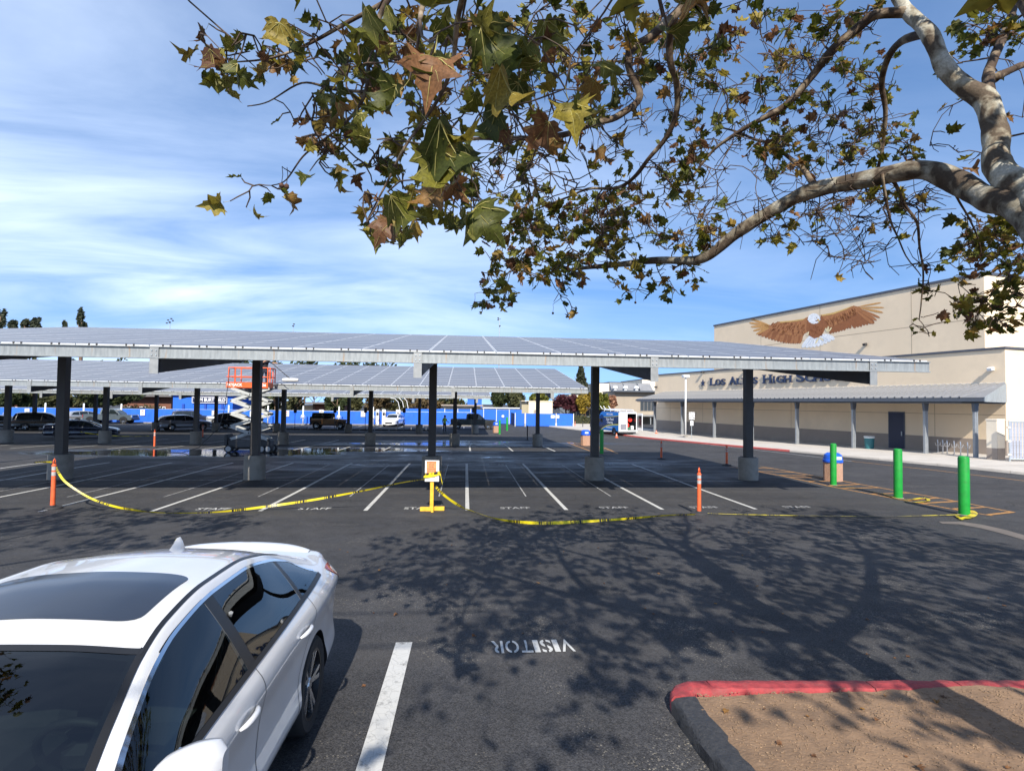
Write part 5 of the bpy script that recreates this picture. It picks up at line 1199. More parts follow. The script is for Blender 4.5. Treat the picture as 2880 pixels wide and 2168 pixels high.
spray(1850, 240, 2250, 520, 4.8, 6.4, 50, 5, .14, .35)
spray(2030, 560, 2300, 690, 5.0, 6.0, 14, 3, .13, .45)
spray(2180, 20, 2520, 300, 4.4, 6.0, 40, 5, .13, .35)
spray(2250, 290, 2580, 470, 4.8, 6.2, 40, 5, .13, .35)
spray(2330, 540, 2600, 690, 4.5, 5.4, 16, 3, .13, .5)
spray(2590, 60, 2880, 460, 4.2, 5.4, 17, 3, .13, .45)
spray(2700, 0, 2880, 130, 4.4, 5.2, 14, 4, .14, .2)
spray(2600, 690, 2760, 860, 4.6, 5.2, 12, 4, .125, .25)
spray(2700, 600, 2890, 760, 4.4, 5.4, 30, 6, .13, .15)
spray(2740, 760, 2890, 930, 4.4, 5.2, 20, 5, .13, .15)
spray(2560, 850, 2620, 960, 4.6, 4.9, 4, 2, .11, .3)
spray(1650, 150, 2450, 680, 4.6, 6.2, 90, 7, .1, 1.0, .34)
spray(2250, 480, 2620, 760, 4.4, 5.2, 34, 7, .1, .95, .34)
spray(1250, 200, 1700, 560, 3.4, 5.0, 40, 6, .1, .97, .28)
# hanging big leaves close to the lens
near = [(1230, 110, 1.30, .185), (1330, 60, 1.45, .17), (1190, 330, 1.35, .18), (1240, 420, 1.42, .17), (1300, 540, 1.55, .18), (1090, 540, 1.75, .16), (1590, 250, 1.55, .17), (1660, 130, 1.65, .16), (1500, 110, 1.6, .16), (1430, 300, 1.6, .15), (1370, 190, 1.5, .15), (1500, 60, 1.8, .16), (800, 60, 2.2, .16), (620, 140, 2.5, .17), (1060, 30, 2.0, .16), (1270, 480, 1.6, .15), (1120, 590, 1.85, .14), (1150, 230, 1.7, .16), (1320, 370, 1.7, .16), (1460, 220, 1.75, .15), (1560, 320, 1.7, .15)]
for (x, y, Y, sz) in near:
    p = at(x, y, Y); pts = tr.reach(p, .003, .012); a = rg.uniform(0, 6.28)
    tr.leaves.append((p, Vector((math.cos(a)*.7, .25*math.sin(a), -.75)).normalized(), Vector((rg.uniform(-.5, .5), -.85, rg.uniform(-.1, .6))), sz*.84))
    tr.leaf(p+Vector((rg.uniform(-.05, .05), .05, -.04)), sz*.62)
# crown above and beyond the frame, which throws the dappled shade on the asphalt
cnt = 0
while cnt < 170:
    gx, gy = rg.uniform(-.2, 8.5), rg.uniform(4.9, 7.2)
    if gx < 1.6 and gy < 5.3: continue
    hgt = rg.uniform(3.4, 6.4); p = onground(gx, gy)-LDIR*(hgt/math.sin(SUN_EL)); x, y, d = proj(p)
    if d > .3 and -200 < x < 3000 and -150 < y < 2300: continue
    cnt += 1; tr.cluster(p, 5, .165, .22, .12)
cnt = 0
while cnt < 120:
    gx, gy = rg.uniform(.9, 7.5), rg.uniform(4.5, 6.0)
    hgt = rg.uniform(3.2, 6.0); p = onground(gx, gy)-LDIR*(hgt/math.sin(SUN_EL)); x, y, d = proj(p)
    if d > .3 and -200 < x < 3000 and -150 < y < 2300: continue
    cnt += 1; tr.cluster(p, 5, .165, .22, .12)
cnt = 0
while cnt < 1000:
    gx, gy = rg.uniform(-1.8, 10.5), rg.uniform(6.0, 14.8)
    if gx < 3 and gy > 11.5+gx*.9+1.5: continue
    if gx < -0.3 and gy < 7.5: continue
    hgt = rg.uniform(3.6, 7.6); p = onground(gx, gy)-LDIR*(hgt/math.sin(SUN_EL))
    x, y, d = proj(p)
    if d > .3 and -200 < x < 3000 and -150 < y < 2300: continue
    cnt += 1; tr.cluster(p, 6, .175, .24, .12)
for (gx, gy, n_) in ((-.4, 4.2, 3), (.15, 4.0, 3), (.5, 3.7, 4), (.9, 4.4, 3), (1.3, 5.1, 4), (.2, 4.8, 3), (-2.0, 3.2, 4), (-1.7, 2.4, 3), (-1.3, 3.7, 3), (-2.6, 2.2, 3), (-1.9, 1.9, 2), (2.6, 3.9, 5), (3.4, 4.1, 8), (2.9, 3.2, 6), (3.3, 3.8, 8), (3.1, 3.5, 8), (3.5, 4.0, 8), (3.6, 3.7, 8), (3.0, 4.2, 7), (2.3, 3.0, 4), (2.2, 4.1, 5), (.3, 3.7, 5), (.7, 4.1, 5), (1.0, 3.9, 4), (-.1, 4.5, 5), (-.5, 3.8, 4), (-.2, 5.6, 4), (.6, 5.4, 5), (1.0, 5.9, 5), (.2, 6.0, 6)):
    p = onground(gx, gy)-LDIR*(rg.uniform(4.2, 5.6)/math.sin(SUN_EL)); x, y, d = proj(p)
    if d < .3 or not (-80 < x < 2960 and -80 < y < 2300): tr.cluster(p, n_, .16, .2, .1)
for (x, y, Y) in ((792, 520, 3.05), (806, 522, 3.06), (1390, 860, 6.0), (1555, 880, 6.2), (1787, 850, 6.0), (1800, 800, 6.0), (1668, 425, 4.0), (2040, 170, 5), (1845, 620, 5.4), (1940, 690, 5.6), (2600, 590, 4.5), (2700, 870, 4.6), (2450, 640, 4.7), (1335, 850, 6.3)):
    p = at(x, y, Y); tr.reach(p+Vector((0, 0, .1)), .002, .006); tr.ball(p+Vector((0, 0, .1)))
tr.finish(300)
# fallen leaves on the asphalt and the dirt
fl = MB(); fl.rnd = []; rgf = random.Random(77)
for i in range(95):
    if rgf.random() < .75: x, y = rgf.uniform(-3.5, 9), rgf.triangular(3.2, 14, 5.5); z = gz(y)+.006
    else: x, y = rgf.uniform(1.95, 4.5), rgf.uniform(2.9, 4.2); z = dirt_z(x, y)+.006
    if -2.9 < x < -1.0 and y < 5.1: continue
    if 1.6 < x and 4.15 < y < 4.5: continue
    if 1.55 < x and y < 4.2 and z < gz(y)+.05: continue
    vs, fs = leaf_geo(rgf, rgf.uniform(.02, .055), rgf.uniform(-.3, .9), rgf.uniform(0, .8)); R = Matrix.Rotation(rgf.uniform(0, 6.28), 3, 'Z') @ Matrix.Rotation(rgf.uniform(-.3, .3), 3, 'X')
    vv = [R @ v for v in vs]; mz = min(v.z for v in vv); fl.add([v+Vector((x, y, z-mz)) for v in vv], fs); fl.rnd += [rgf.uniform(.82, 1)]*len(fs)
tag(fl.build('fallen_leaves', M_LEAFA), 'dry brown leaves scattered on the asphalt and the dirt island', 'fallen leaves', kind='stuff')
# ---------------------------------------------------------------- second tree, behind the camera on the left, that shades the left bays
T2 = Tree('plane_tree', 'plane tree standing off to the left whose shade falls on the left bays', Vector((-9.5, 1.2, gz(1.2))), 23)
f2 = Vector((-9.4, 1.4, 3.4)); T2.limb('trunk', [T2.O, T2.O+Vector((.05, .1, 1.6)), f2], [.18, .15, .13], 12)
for e in ((-6.5, 2.6, 6.4), (-8.6, 3.4, 7.2), (-11.5, 2.6, 6.8), (-12.8, 1.0, 6.0), (-9.0, -1, 7), (-6.8, .6, 6.2)):
    e = Vector(e); T2.limb('limb', [f2, f2.lerp(e, .4)+Vector((0, 0, .4)), f2.lerp(e, .75)+Vector((0, 0, .3)), e], [.10, .07, .045, .015], 8)
rg = T2.rg; cnt = 0
while cnt < 330:
    gx, gy = rg.uniform(-14, -4.3), rg.uniform(10.2, 14.8)
    if gx > -7 and gy > 14.0 or gx > -5.2 and gy < 11.5: continue
    hgt = rg.uniform(5.6, 8.2); p = onground(gx, gy)-LDIR*(hgt/math.sin(SUN_EL)); x, y, d = proj(p)
    if d > .3 and -260 < x < 3100 and -260 < y < 2400: continue
    cnt += 1; T2.cluster(p, 6, .20, .28, .1)
T2.finish(0)
# ================================================================ street furniture in the lot
M_GREEN = mat('green_bollard_sleeve', (.008, .27, .03), .45, var=.15, vscale=5, dirt=(.05, .13, .04, .55), dscale=4, bump=.1); M_OR = mat('orange_delineator', (.72, .12, .035), .5, var=.15, vscale=6, dirt=(.30, .09, .05, .6), dscale=5); M_RUB = mat('black_rubber', (.03, .03, .032), .8, var=.25, vscale=10); M_REFL = mat('reflective_band', (.40, .38, .37), .4, var=.2, vscale=20)
M_YEL = mat('yellow_painted_wood', (.74, .42, .03), .6, var=.18, vscale=8, dirt=(.40, .24, .05, .5), dscale=4, bump=.2, bscale=20); M_TAN = mat('exposed_aggregate', (.42, .25, .17), .9, var=.35, vscale=40, bump=.8, bscale=70); M_BLUEL = mat('blue_plastic_lid', (.015, .10, .62), .35, var=.08); M_TEAL = mat('teal_plastic', (.02, .13, .15), .5, var=.1); M_BLUEF = mat('blue_fence_fabric', (.012, .12, .62), .7, var=.12, vscale=1.2, bump=.4, bscale=6, detail=6)
def bollard(px, pyb, pyt, label, r=.11, m=None):
    b = G(px, pyb); d = proj(b)[2]; h = (pyb-pyt)*d/FPX
    t = thing('bollard', label, 'bollard', b, group='green bollards')
    MB().lathe([(r, 0), (r, h-.05), (r*.93, h-.02), (r*.6, h), (.002, h+.006)], n=20).build('sleeve', m or M_GREEN, t, smooth=.6); MB().lathe([(r+.03, -.02), (r+.03, .012), (r, .014)], n=20).build('base_ring', M_CONC, t)
    return t
bollard(2344, 1364, 1247, 'bright green bollard in front of the blue-lidded bin', .105); bollard(2526, 1400, 1262, 'green bollard in the middle of the three by the hatched walkway', .12); bollard(2712, 1447, 1283, 'green bollard nearest the camera, half in tree shade', .125)
bollard(1692, 1276, 1208, 'green bollard beside the canopy column, in front of the van', .11); bollard(1426, 1211, 1173, 'bright green bollard left of the blue enclosure', .12); bollard(1405, 1221, 1181, 'green bollard beside the far blue-lidded bin and the grey pickup', .11)
for px, yb, yt, lb in ((1483, 1238, 1197, 'slim dark post standing near the far canopy column'), (1639, 1203, 1186, 'left of two short black posts by the van'), (1660, 1203, 1186, 'right of two short black posts by the van')):
    b = G(px, yb); h = (yb-yt)*proj(b)[2]/FPX; t = thing('post', lb, 'post', b); MB().lathe([(.05, 0), (.05, h-.03), (.03, h), (.001, h)], n=12).build('shaft', M_RUB, t); MB().lathe([(.17, 0), (.17, .03), (.06, .05)], n=12).build('foot', M_RUB, t)
def delineator(px, pyb, pyt, label, loop=True):
    b = G(px, pyb); h = (pyb-pyt)*proj(b)[2]/FPX*.98; k = h/1.15
    t = thing('delineator_post', label, 'traffic post', b, group='orange delineator posts', rz=random.uniform(0, 3))
    MB().lathe([(.055, .03), (.052, .2), (.048, h*.84), (.056, h*.845), (.056, h*.87), (.042, h*.875), (.036, h*.90)], n=16).build('tube', M_OR, t, smooth=.6)
    MB().tube([(-.02, 0, h*.89), (-.022, 0, h*.95), (0, 0, h), (.022, 0, h*.95), (.02, 0, h*.89)], .014, 8).build('handle_loop', M_OR, t, smooth=True)
    for z in (.66, .77): MB().lathe([(.0515, h*z), (.0515, h*(z+.075))], n=16).build('reflective_band', M_REFL, t)
    MB().lathe([(.21, 0), (.21, .022), (.19, .05), (.07, .065), (.058, .09)], n=16).build('rubber_base', M_RUB, t, smooth=.6); return t
delineator(148, 1430, 1287, 'orange delineator post at the left, holding the yellow tape'); delineator(1966, 1446, 1313, 'orange delineator post in the centre right, tape at its foot'); delineator(1860, 1291, 1238, 'orange delineator post in canopy shade beyond the right column'); delineator(2044, 1309, 1250, 'orange delineator post at the end of the hatched walkway'); delineator(434, 1259, 1207, 'orange delineator post on the wet asphalt at left'); delineator(570, 1231, 1193, 'orange delineator post beside the silver crossover'); delineator(1617, 1200, 1183, 'far orange delineator post beside the blue enclosure')
def cone(px, pyb, pyt, label):
    b = G(px, pyb, .125 if px > 1780 else 0); h = (pyb-pyt)*proj(b)[2]/FPX; t = thing('traffic_cone', label, 'cone', b, group='small orange cones by the van')
    MB().lathe([(.12, .03), (.03, h), (.001, h)], n=14).build('cone_body', M_OR, t, smooth=.6); MB().lathe([(.095, h*.42), (.068, h*.68)], n=14).build('reflective_band', M_REFL, t); MB().bbox((0, 0, .015), (.32, .32, .03), .01).build('cone_base', M_OR, t)
cone(1734, 1231, 1218, 'small orange cone on the asphalt behind the van'); cone(1846, 1219, 1210, 'small orange cone on the sidewalk by the awning post')
# caution tape: a twisting ribbon, black print at intervals
def tape_mat():
    m = mat('caution_tape', (.85, .68, .02), .35, var=.06); t = m.node_tree; K = t.links.new; b = t.nodes['Principled BSDF']; src = b.inputs['Base Color'].links[0].from_socket
    uv = N(t, 'ShaderNodeAttribute', attribute_name='run'); n = N(t, 'ShaderNodeTexNoise', noise_dimensions='1D'); n.inputs['Scale'].default_value = 42; n.inputs['Detail'].default_value = 1; K(uv.outputs['Fac'], n.inputs['W'])
    seg = mathn(t, 'LESS_THAN', mathn(t, 'FRACT', mathn(t, 'MULTIPLY', uv.outputs['Fac'], 1.35)), .42); ink = mathn(t, 'MULTIPLY', seg, mathn(t, 'GREATER_THAN', n.outputs['Fac'], .48))
    c = N(t, 'ShaderNodeMix', data_type='RGBA'); K(ink, c.inputs[0]); K(src, c.inputs[6]); c.inputs[7].default_value = (.02, .02, .02, 1); K(c.outputs[2], b.inputs['Base Color'])
    tr_ = N(t, 'ShaderNodeBsdfTranslucent'); K(c.outputs[2], tr_.inputs[0]); ms = N(t, 'ShaderNodeMixShader'); ms.inputs[0].default_value = .3; K(b.outputs[0], ms.inputs[1]); K(tr_.outputs[0], ms.inputs[2]); K(ms.outputs[0], t.nodes['Material Output'].inputs[0]); return m
M_TAPE = tape_mat()
def tape(label, pts, w=.072, seed=1, flat=0.0, mat_=None):
    P = catmull([Vector(p) for p in pts], 10); rg = random.Random(seed)
    for p in P: p.z = max(p.z, gz(p.y)+.035); ph = rg.uniform(0, 6); rows = []; run = [0.0]
    for i, p in enumerate(P):
        a = P[max(i-1, 0)]; b = P[min(i+1, len(P)-1)]; tn = (b-a).normalized(); up = Vector((0, 0, 1)); s = tn.cross(up).normalized(); up = s.cross(tn)
        if i: run.append(run[-1]+(p-P[i-1]).length)
        th = .25+.75*math.sin(run[-1]*1.1+ph); th = th*(1-flat)+flat*(.25*math.sin(run[-1]*3))
        d = (up*math.cos(th)+s*math.sin(th)) if not flat else (s*math.cos(th)+up*math.sin(th)*.4)
        k = w*(.7+.3*abs(math.cos(run[-1]*.9+ph))) if not flat else w
        rows.append([p-d*k/2, p+d*k/2])
    mb = MB(); mb.grid(rows); o = P[0].copy(); me = mb.mesh('caution_tape', mat_ or M_TAPE, True, o); at_ = me.attributes.new('run', 'FLOAT', 'POINT'); at_.data.foreach_set('value', [r for r in run for _ in (0, 1)])
    ob = link('caution_tape', me, None, o); return tag(ob, label, 'tape', 'yellow caution tapes')
pl = G(148, 1430); ps = G(1214, 1436)
def on_plane(px, py, a, b):
    """point on the vertical plane through ground points a and b"""
    d = (b-a); n = Vector((d.y, -d.x, 0)); v = ray(px, py); t = (a-CAM).dot(n)/v.dot(n); return CAM+v*t
def hang(x, y, a, b):
    p = on_plane(x, y, a, b); return p if p.z > gz(p.y)+.04 and p.z > G(x, y, .04).z-.001 and (p-CAM).length < (G(x, y, .04)-CAM).length else G(x, y, .04)
tape('yellow caution tape sagging from the left orange post to the yellow sign stand', [hang(x, y, pl, ps) for x, y in ((152, 1302), (165, 1330), (190, 1360), (260, 1403), (340, 1428), (430, 1440), (540, 1442), (640, 1437), (780, 1420), (900, 1402), (1040, 1376), (1130, 1357), (1196, 1347))], .06, 2)
tape('short yellow tape end at the far left behind the orange post', [on_plane(x, y, pl, ps) for x, y in ((95, 1301), (120, 1299), (146, 1299))], .05, 8)
pd = G(1966, 1446)
def liftg(p, dz=.02): q = Vector(p); q.z = max(q.z, gz(q.y)+dz); return q
tape('yellow caution tape hanging from the sign stand down to the asphalt', [on_plane(1224, 1366, ps, pd), on_plane(1240, 1384, ps, pd), on_plane(1270, 1408, ps, pd)]+[liftg(G(x, y, .03)) for x, y in ((1312, 1432), (1380, 1455), (1440, 1466), (1520, 1471), (1620, 1468), (1760, 1459), (1880, 1449), (1955, 1447))], .068, 5, .0)
tape('yellow caution tape stretched low from the orange post to the nearest bollard', [G(x, y, .03) for x, y in ((1985, 1443), (2060, 1446), (2200, 1449), (2340, 1451), (2480, 1452), (2600, 1450), (2700, 1447))], .055, 9, .6)
tape('yellow caution tape crumpled along the ground between two green bollards', [G(x, y, .03) for x, y in ((2350, 1366), (2390, 1370), (2430, 1376), (2480, 1387), (2520, 1400), (2560, 1404), (2600, 1400), (2610, 1408), (2570, 1412), (2545, 1407))], .085, 12, .5)
tape('yellow caution tape bunched round the foot of the nearest bollard', [G(x, y, .03) for x, y in ((2690, 1449), (2700, 1456), (2725, 1456), (2745, 1444), (2730, 1434), (2735, 1446), (2700, 1460))], .085, 14, .5)
tape('thin yellow tape crossing behind the left canopy columns', [on_plane(x, y, G(200, 1246), G(420, 1246)) for x, y in ((225, 1214), (262, 1220), (310, 1225), (370, 1227), (420, 1226))], .06, 15); tape('yellow tape lying along the red kerb near the sidewalk', [G(x, y, .03) for x, y in ((1960, 1246), (1990, 1247), (2020, 1249), (2044, 1254))], .08, 16, .5)
# yellow sign stand
sg = thing('sign_stand', 'yellow wooden stand with a taped notice about panel cleaning', 'sign stand', ps+Vector((0, 0, .0)), rz=rad(-3))
MB().bbox((0, 0, .62), (.09, .09, 1.16), .006).build('post', M_YEL, sg); MB().bbox((-.12, -.03, .05), (.34, .09, .10), .006).build('foot', M_YEL, sg); MB().bbox((.19, .05, .05), (.26, .09, .10), .006).build('foot', M_YEL, sg); MB().bbox((.04, -.16, .045), (.06, .16, .09), .006).build('foot', M_YEL, sg); MB().bbox((-.04, .19, .045), (.06, .22, .09), .006).build('foot', M_YEL, sg)
M_PAPER = mat('white_board', (.78, .77, .75), .5, var=.06); M_ORP = mat('orange_notice_paper', (.85, .27, .10), .6, var=.06); M_INK = mat('printed_ink', (.03, .025, .03), .7, var=0)
bd = MB().bbox((0, -.06, 1.02), (.36, .015, .54), .006).build('board', M_PAPER, sg); MB().bbox((-.015, -.0695, 1.09), (.25, .004, .36), .001).build('notice', M_ORP, bd)
RS = frame3((1, 0, 0), (0, 0, 1))
for i, w in enumerate(('ATTENTION', 'SOLAR', 'PANEL', 'CLEANING', 'OCT 17-18', '7AM-4PM')): text_obj('notice_text', w, M_INK, bd, .045, RS, Vector((-.015, -.0722, 1.235-.055*i)), bold=.0008)
text_obj('notice_text', '8:00 AM-3PM', M_INK, bd, .034, RS, Vector((0, -.0682, .80)))
mb = MB()
for s_ in (-.165, .165): mb.box((s_, -.0685, 1.02), (.005, .003, .48))
for z in (.775, 1.265): mb.box((0, -.0685, z), (.33, .003, .005))
mb.build('board_border', M_INK, bd)
wrap = [Vector((-.22, -.085, .93)), Vector((0, -.092, .95)), Vector((.20, -.09, .99)), Vector((.21, -.02, .98)), Vector((0, .06, .96)), Vector((-.2, -.04, .90)), Vector((-.17, -.095, .88)), Vector((.05, -.097, .91)), Vector((.2, -.09, .95)), Vector((.24, -.09, .82)), Vector((.27, -.08, .70))]
wm = MB(); R2 = catmull(wrap, 6); wm.grid([[p+Vector((0, 0, -.032)), p+Vector((0, .004, .032))] for p in R2]); me = wm.mesh('tape_wrap', M_TAPE, True); at_ = me.attributes.new('run', 'FLOAT', 'POINT'); at_.data.foreach_set('value', [i*.012 for i in range(len(R2)) for _ in (0, 1)]); link('tape_wrap', me, sg)
# bins with blue domed lids
def bin_(px, pyb, pyt, label):
    b = G(px, pyb); d = proj(b)[2]; h = (pyb-pyt)*d/FPX; t = thing('trash_bin', label, 'bin', b+Vector((0, .25, 0)), group='pebble bins with blue lids'); r = h*.31
    pts = [(r, 0), (r, h*.64), (r*.96, h*.66)]; MB().lathe(pts, n=8).build('bin_body', M_TAN, t); 
    MB().lathe([(r*1.04, h*.66), (r*1.04, h*.74), (r*.98, h*.76), (r*.98, h*.80), (r*.90, h*.92), (r*.6, h*.99), (.01, h)], n=20).build('lid', M_BLUEL, t, smooth=.7)
    MB().box((0, -r*.93, h*.82), (r*.75, .05, h*.11)).build('flap', mat('white_flap', (.55, .6, .75), .4, var=.05), t)
bin_(2355, 1354, 1274, 'pebble-finish bin with blue lid behind the bright green bollard'); bin_(1649, 1253, 1209, 'pebble-finish bin with blue lid near the orange hatching'); bin_(1396, 1217, 1186, 'farthest bin with a blue lid beside the grey pickup')
b = G(2445, 1262, .125); t = thing('trash_can', 'round teal plastic trash can against the school wall', 'trash can', b); MB().lathe([(.26, 0), (.31, .78), (.33, .80), (.33, .84), (.29, .85), (.27, .6), (.001, .58)], n=22).build('can_body', M_TEAL, t, smooth=.6); MB().lathe([(.318, .74), (.335, .86), (.30, .865)], n=22).build('bag_rim', M_WHITE, t)
# lamp post, one-way sign
b = G(1928, 1228, .125); t = thing('lamp_post', 'white square-headed lamp post on the sidewalk', 'lamp post', b); h = (1228-1062)*proj(b)[2]/FPX
MB().cyl((0, 0, .1), (0, 0, h), .085, .07, 12).build('pole', M_WHITE, t, smooth=True); MB().lathe([(.22, 0), (.22, .10), (.1, .14)], n=14).build('pole_base', M_CONC, t); MB().bbox((0, 0, h+.14), (.62, .62, .26), .05).build('lamp_head', M_WHITE, t); MB().box((0, 0, h-.005), (.46, .46, .02)).build('lens', M_LAMP, t)
b = G(1945, 1233, .125); t = thing('road_sign', 'white one-way do-not-enter sign on a thin post', 'sign', b); k = proj(b)[2]/FPX; RS2 = frame3((1, -.1, 0), (0, 0, 1))
MB().cyl((0, 0, 0), (0, 0, 75*k), .03, n=8).build('post', M_GALV, t)
s1 = MB().box((0, -.045, 73*k-.30), (17*k, .012, 20*k)).build('sign_plate', M_WHITE, t); s2 = MB().box((0, -.045, 43*k), (9*k, .012, 13*k)).build('sign_plate', M_WHITE, t)
for i, w in enumerate(('ONE WAY', 'DO NOT', 'ENTER')): text_obj('sign_text', w, M_INK, s1, .19, frame3((1, 0, 0), (0, 0, 1)), Vector((0, -.053, 73*k-.30+.21-.21*i)), bold=.006)
for i, w in enumerate(('ALL', 'DAY')): text_obj('sign_text', w, M_INK, s2, .13, frame3((1, 0, 0), (0, 0, 1)), Vector((0, -.053, 43*k+.09-.18*i)), bold=.004)

# ================================================================ scissor lift with a worker
LY = 31.6
lc = at(706, 1268, LY); lift = thing('scissor_lift', 'orange and grey scissor lift raised between the canopies', 'lift', (lc.x, LY, gz(LY))); zg = lift.location.z
M_LOR = mat('lift_orange', (.85, .12, .03), .4, var=.06); M_LGR = mat('lift_grey', (.42, .43, .42), .45, var=.1); M_LDK = mat('lift_dark', (.035, .035, .038), .5, var=.2)
MB().bbox((0, 0, .45), (2.25, .70, .50), .06).build('chassis', M_LDK, lift); MB().bbox((-1.22, 0, .68), (.16, .74, .62), .02).build('ladder', M_LDK, lift)
MB().bbox((.0, -.36, .48), (1.2, .06, .34), .01).build('side_tray', mat('lift_dark_tray', (.06, .06, .065), .4, var=.1), lift)
for x in (-1.02, .72, 1.05):
    for y in (-.38, .38): w_ = MB().cyl((x, y-.11, .21), (x, y+.11, .21), .21, n=20).build('wheel', M_RUB, lift); MB().cyl((x, y-.12, .21), (x, y-.112, .21), .14, n=16).build('hub', mat('lift_hub', (.4, .4, .4), .6, var=.1), w_)
zt = at(706, 1092, LY).z-zg; n_st = 4; z0_ = .72; dz = (zt-z0_)/n_st
for k in range(n_st):
    for y in (-.34, .30):
        for sgn in (-1, 1):
            a = Vector((-1.0*sgn, y, z0_+k*dz)); b = Vector((1.0*sgn, y, z0_+(k+1)*dz)); d = (b-a); R = Matrix((d.normalized(), Vector((0, 1, 0)), d.normalized().cross(Vector((0, 1, 0))))).transposed()
            MB().box((a+b)/2+Vector((0, .03*sgn, 0)), (d.length, .05, .15), R=R).build('scissor_arm', M_LGR, lift)
    for x in (-1.0, 0, 1.0): MB().cyl((x, -.40, z0_+k*dz+(dz/2 if x == 0 else 0)), (x, .36, z0_+k*dz+(dz/2 if x == 0 else 0)), .045, n=10).build('pivot_pin', M_LDK, lift)
MB().cyl((-.7, 0, z0_+dz*.2), (.6, 0, z0_+dz*1.6), .07, n=10).build('ram', M_LDK, lift)
px0 = at(646, 1080, LY).x-lc.x; px1 = at(760, 1080, LY).x-lc.x; ptf = MB(); pc = (px0+px1)/2; pwid = px1-px0
ptf.box((pc, 0, zt+.05), (pwid, .78, .10)); ptf.build('platform_floor', M_LDK, lift)
for y in (-.40, .40): MB().box((pc, y, zt+.17), (pwid+.04, .03, .30)).build('toe_board', M_LOR, lift)
for x in (px0, px1): MB().box((x, 0, zt+.17), (.03, .77, .30)).build('toe_board', M_LOR, lift)
text_obj('maker_text', 'SKYJACK', M_WHITE, lift, .20, frame3((1, 0, 0), (0, 0, 1)), Vector((px0+.42, -.418, zt+.17)), bold=.006); text_obj('maker_text', '3226', M_WHITE, lift, .20, frame3((1, 0, 0), (0, 0, 1)), Vector((px1-.28, -.418, zt+.17)), bold=.006)
zr1, zr2 = zt+.62, zt+1.12
for z, a0 in ((zr1, px0), (zr2, px0+.10)):
    for y in (-.40, .40): MB().cyl((a0, y, z), (px1+.12, y, z), .024, n=8).build('guard_rail', M_LOR, lift)
    for x in (a0, px1+.12): MB().cyl((x, -.4, z), (x, .4, z), .024, n=8).build('guard_rail', M_LOR, lift)
for x in (px0+.10, px0+.45, px1-.35, px1, px1+.12):
    for y in (-.40, .40): MB().box((x, y, zt+.72), (.045, .045, .82)).build('rail_post', M_LOR, lift)
MB().box((px1+.05, -.30, zt+.72), (.12, .24, .36)).build('control_box', M_LDK, lift)
hose = MB().tube([(px0+.16, -.44, zt+1.0), (px0+.10, -.46, zt+.2), (px0-.0, -.5, zt-1.0), (px0-.25, -.55, zt-2.2), (px0-.6, -.6, 1.0), (px0-1.2, -.7, .3), (px0-2.0, -.8, .015), (px0-3.0, -.6, .015)], .018, 6).build('hose', M_BLACK, lift, smooth=True)
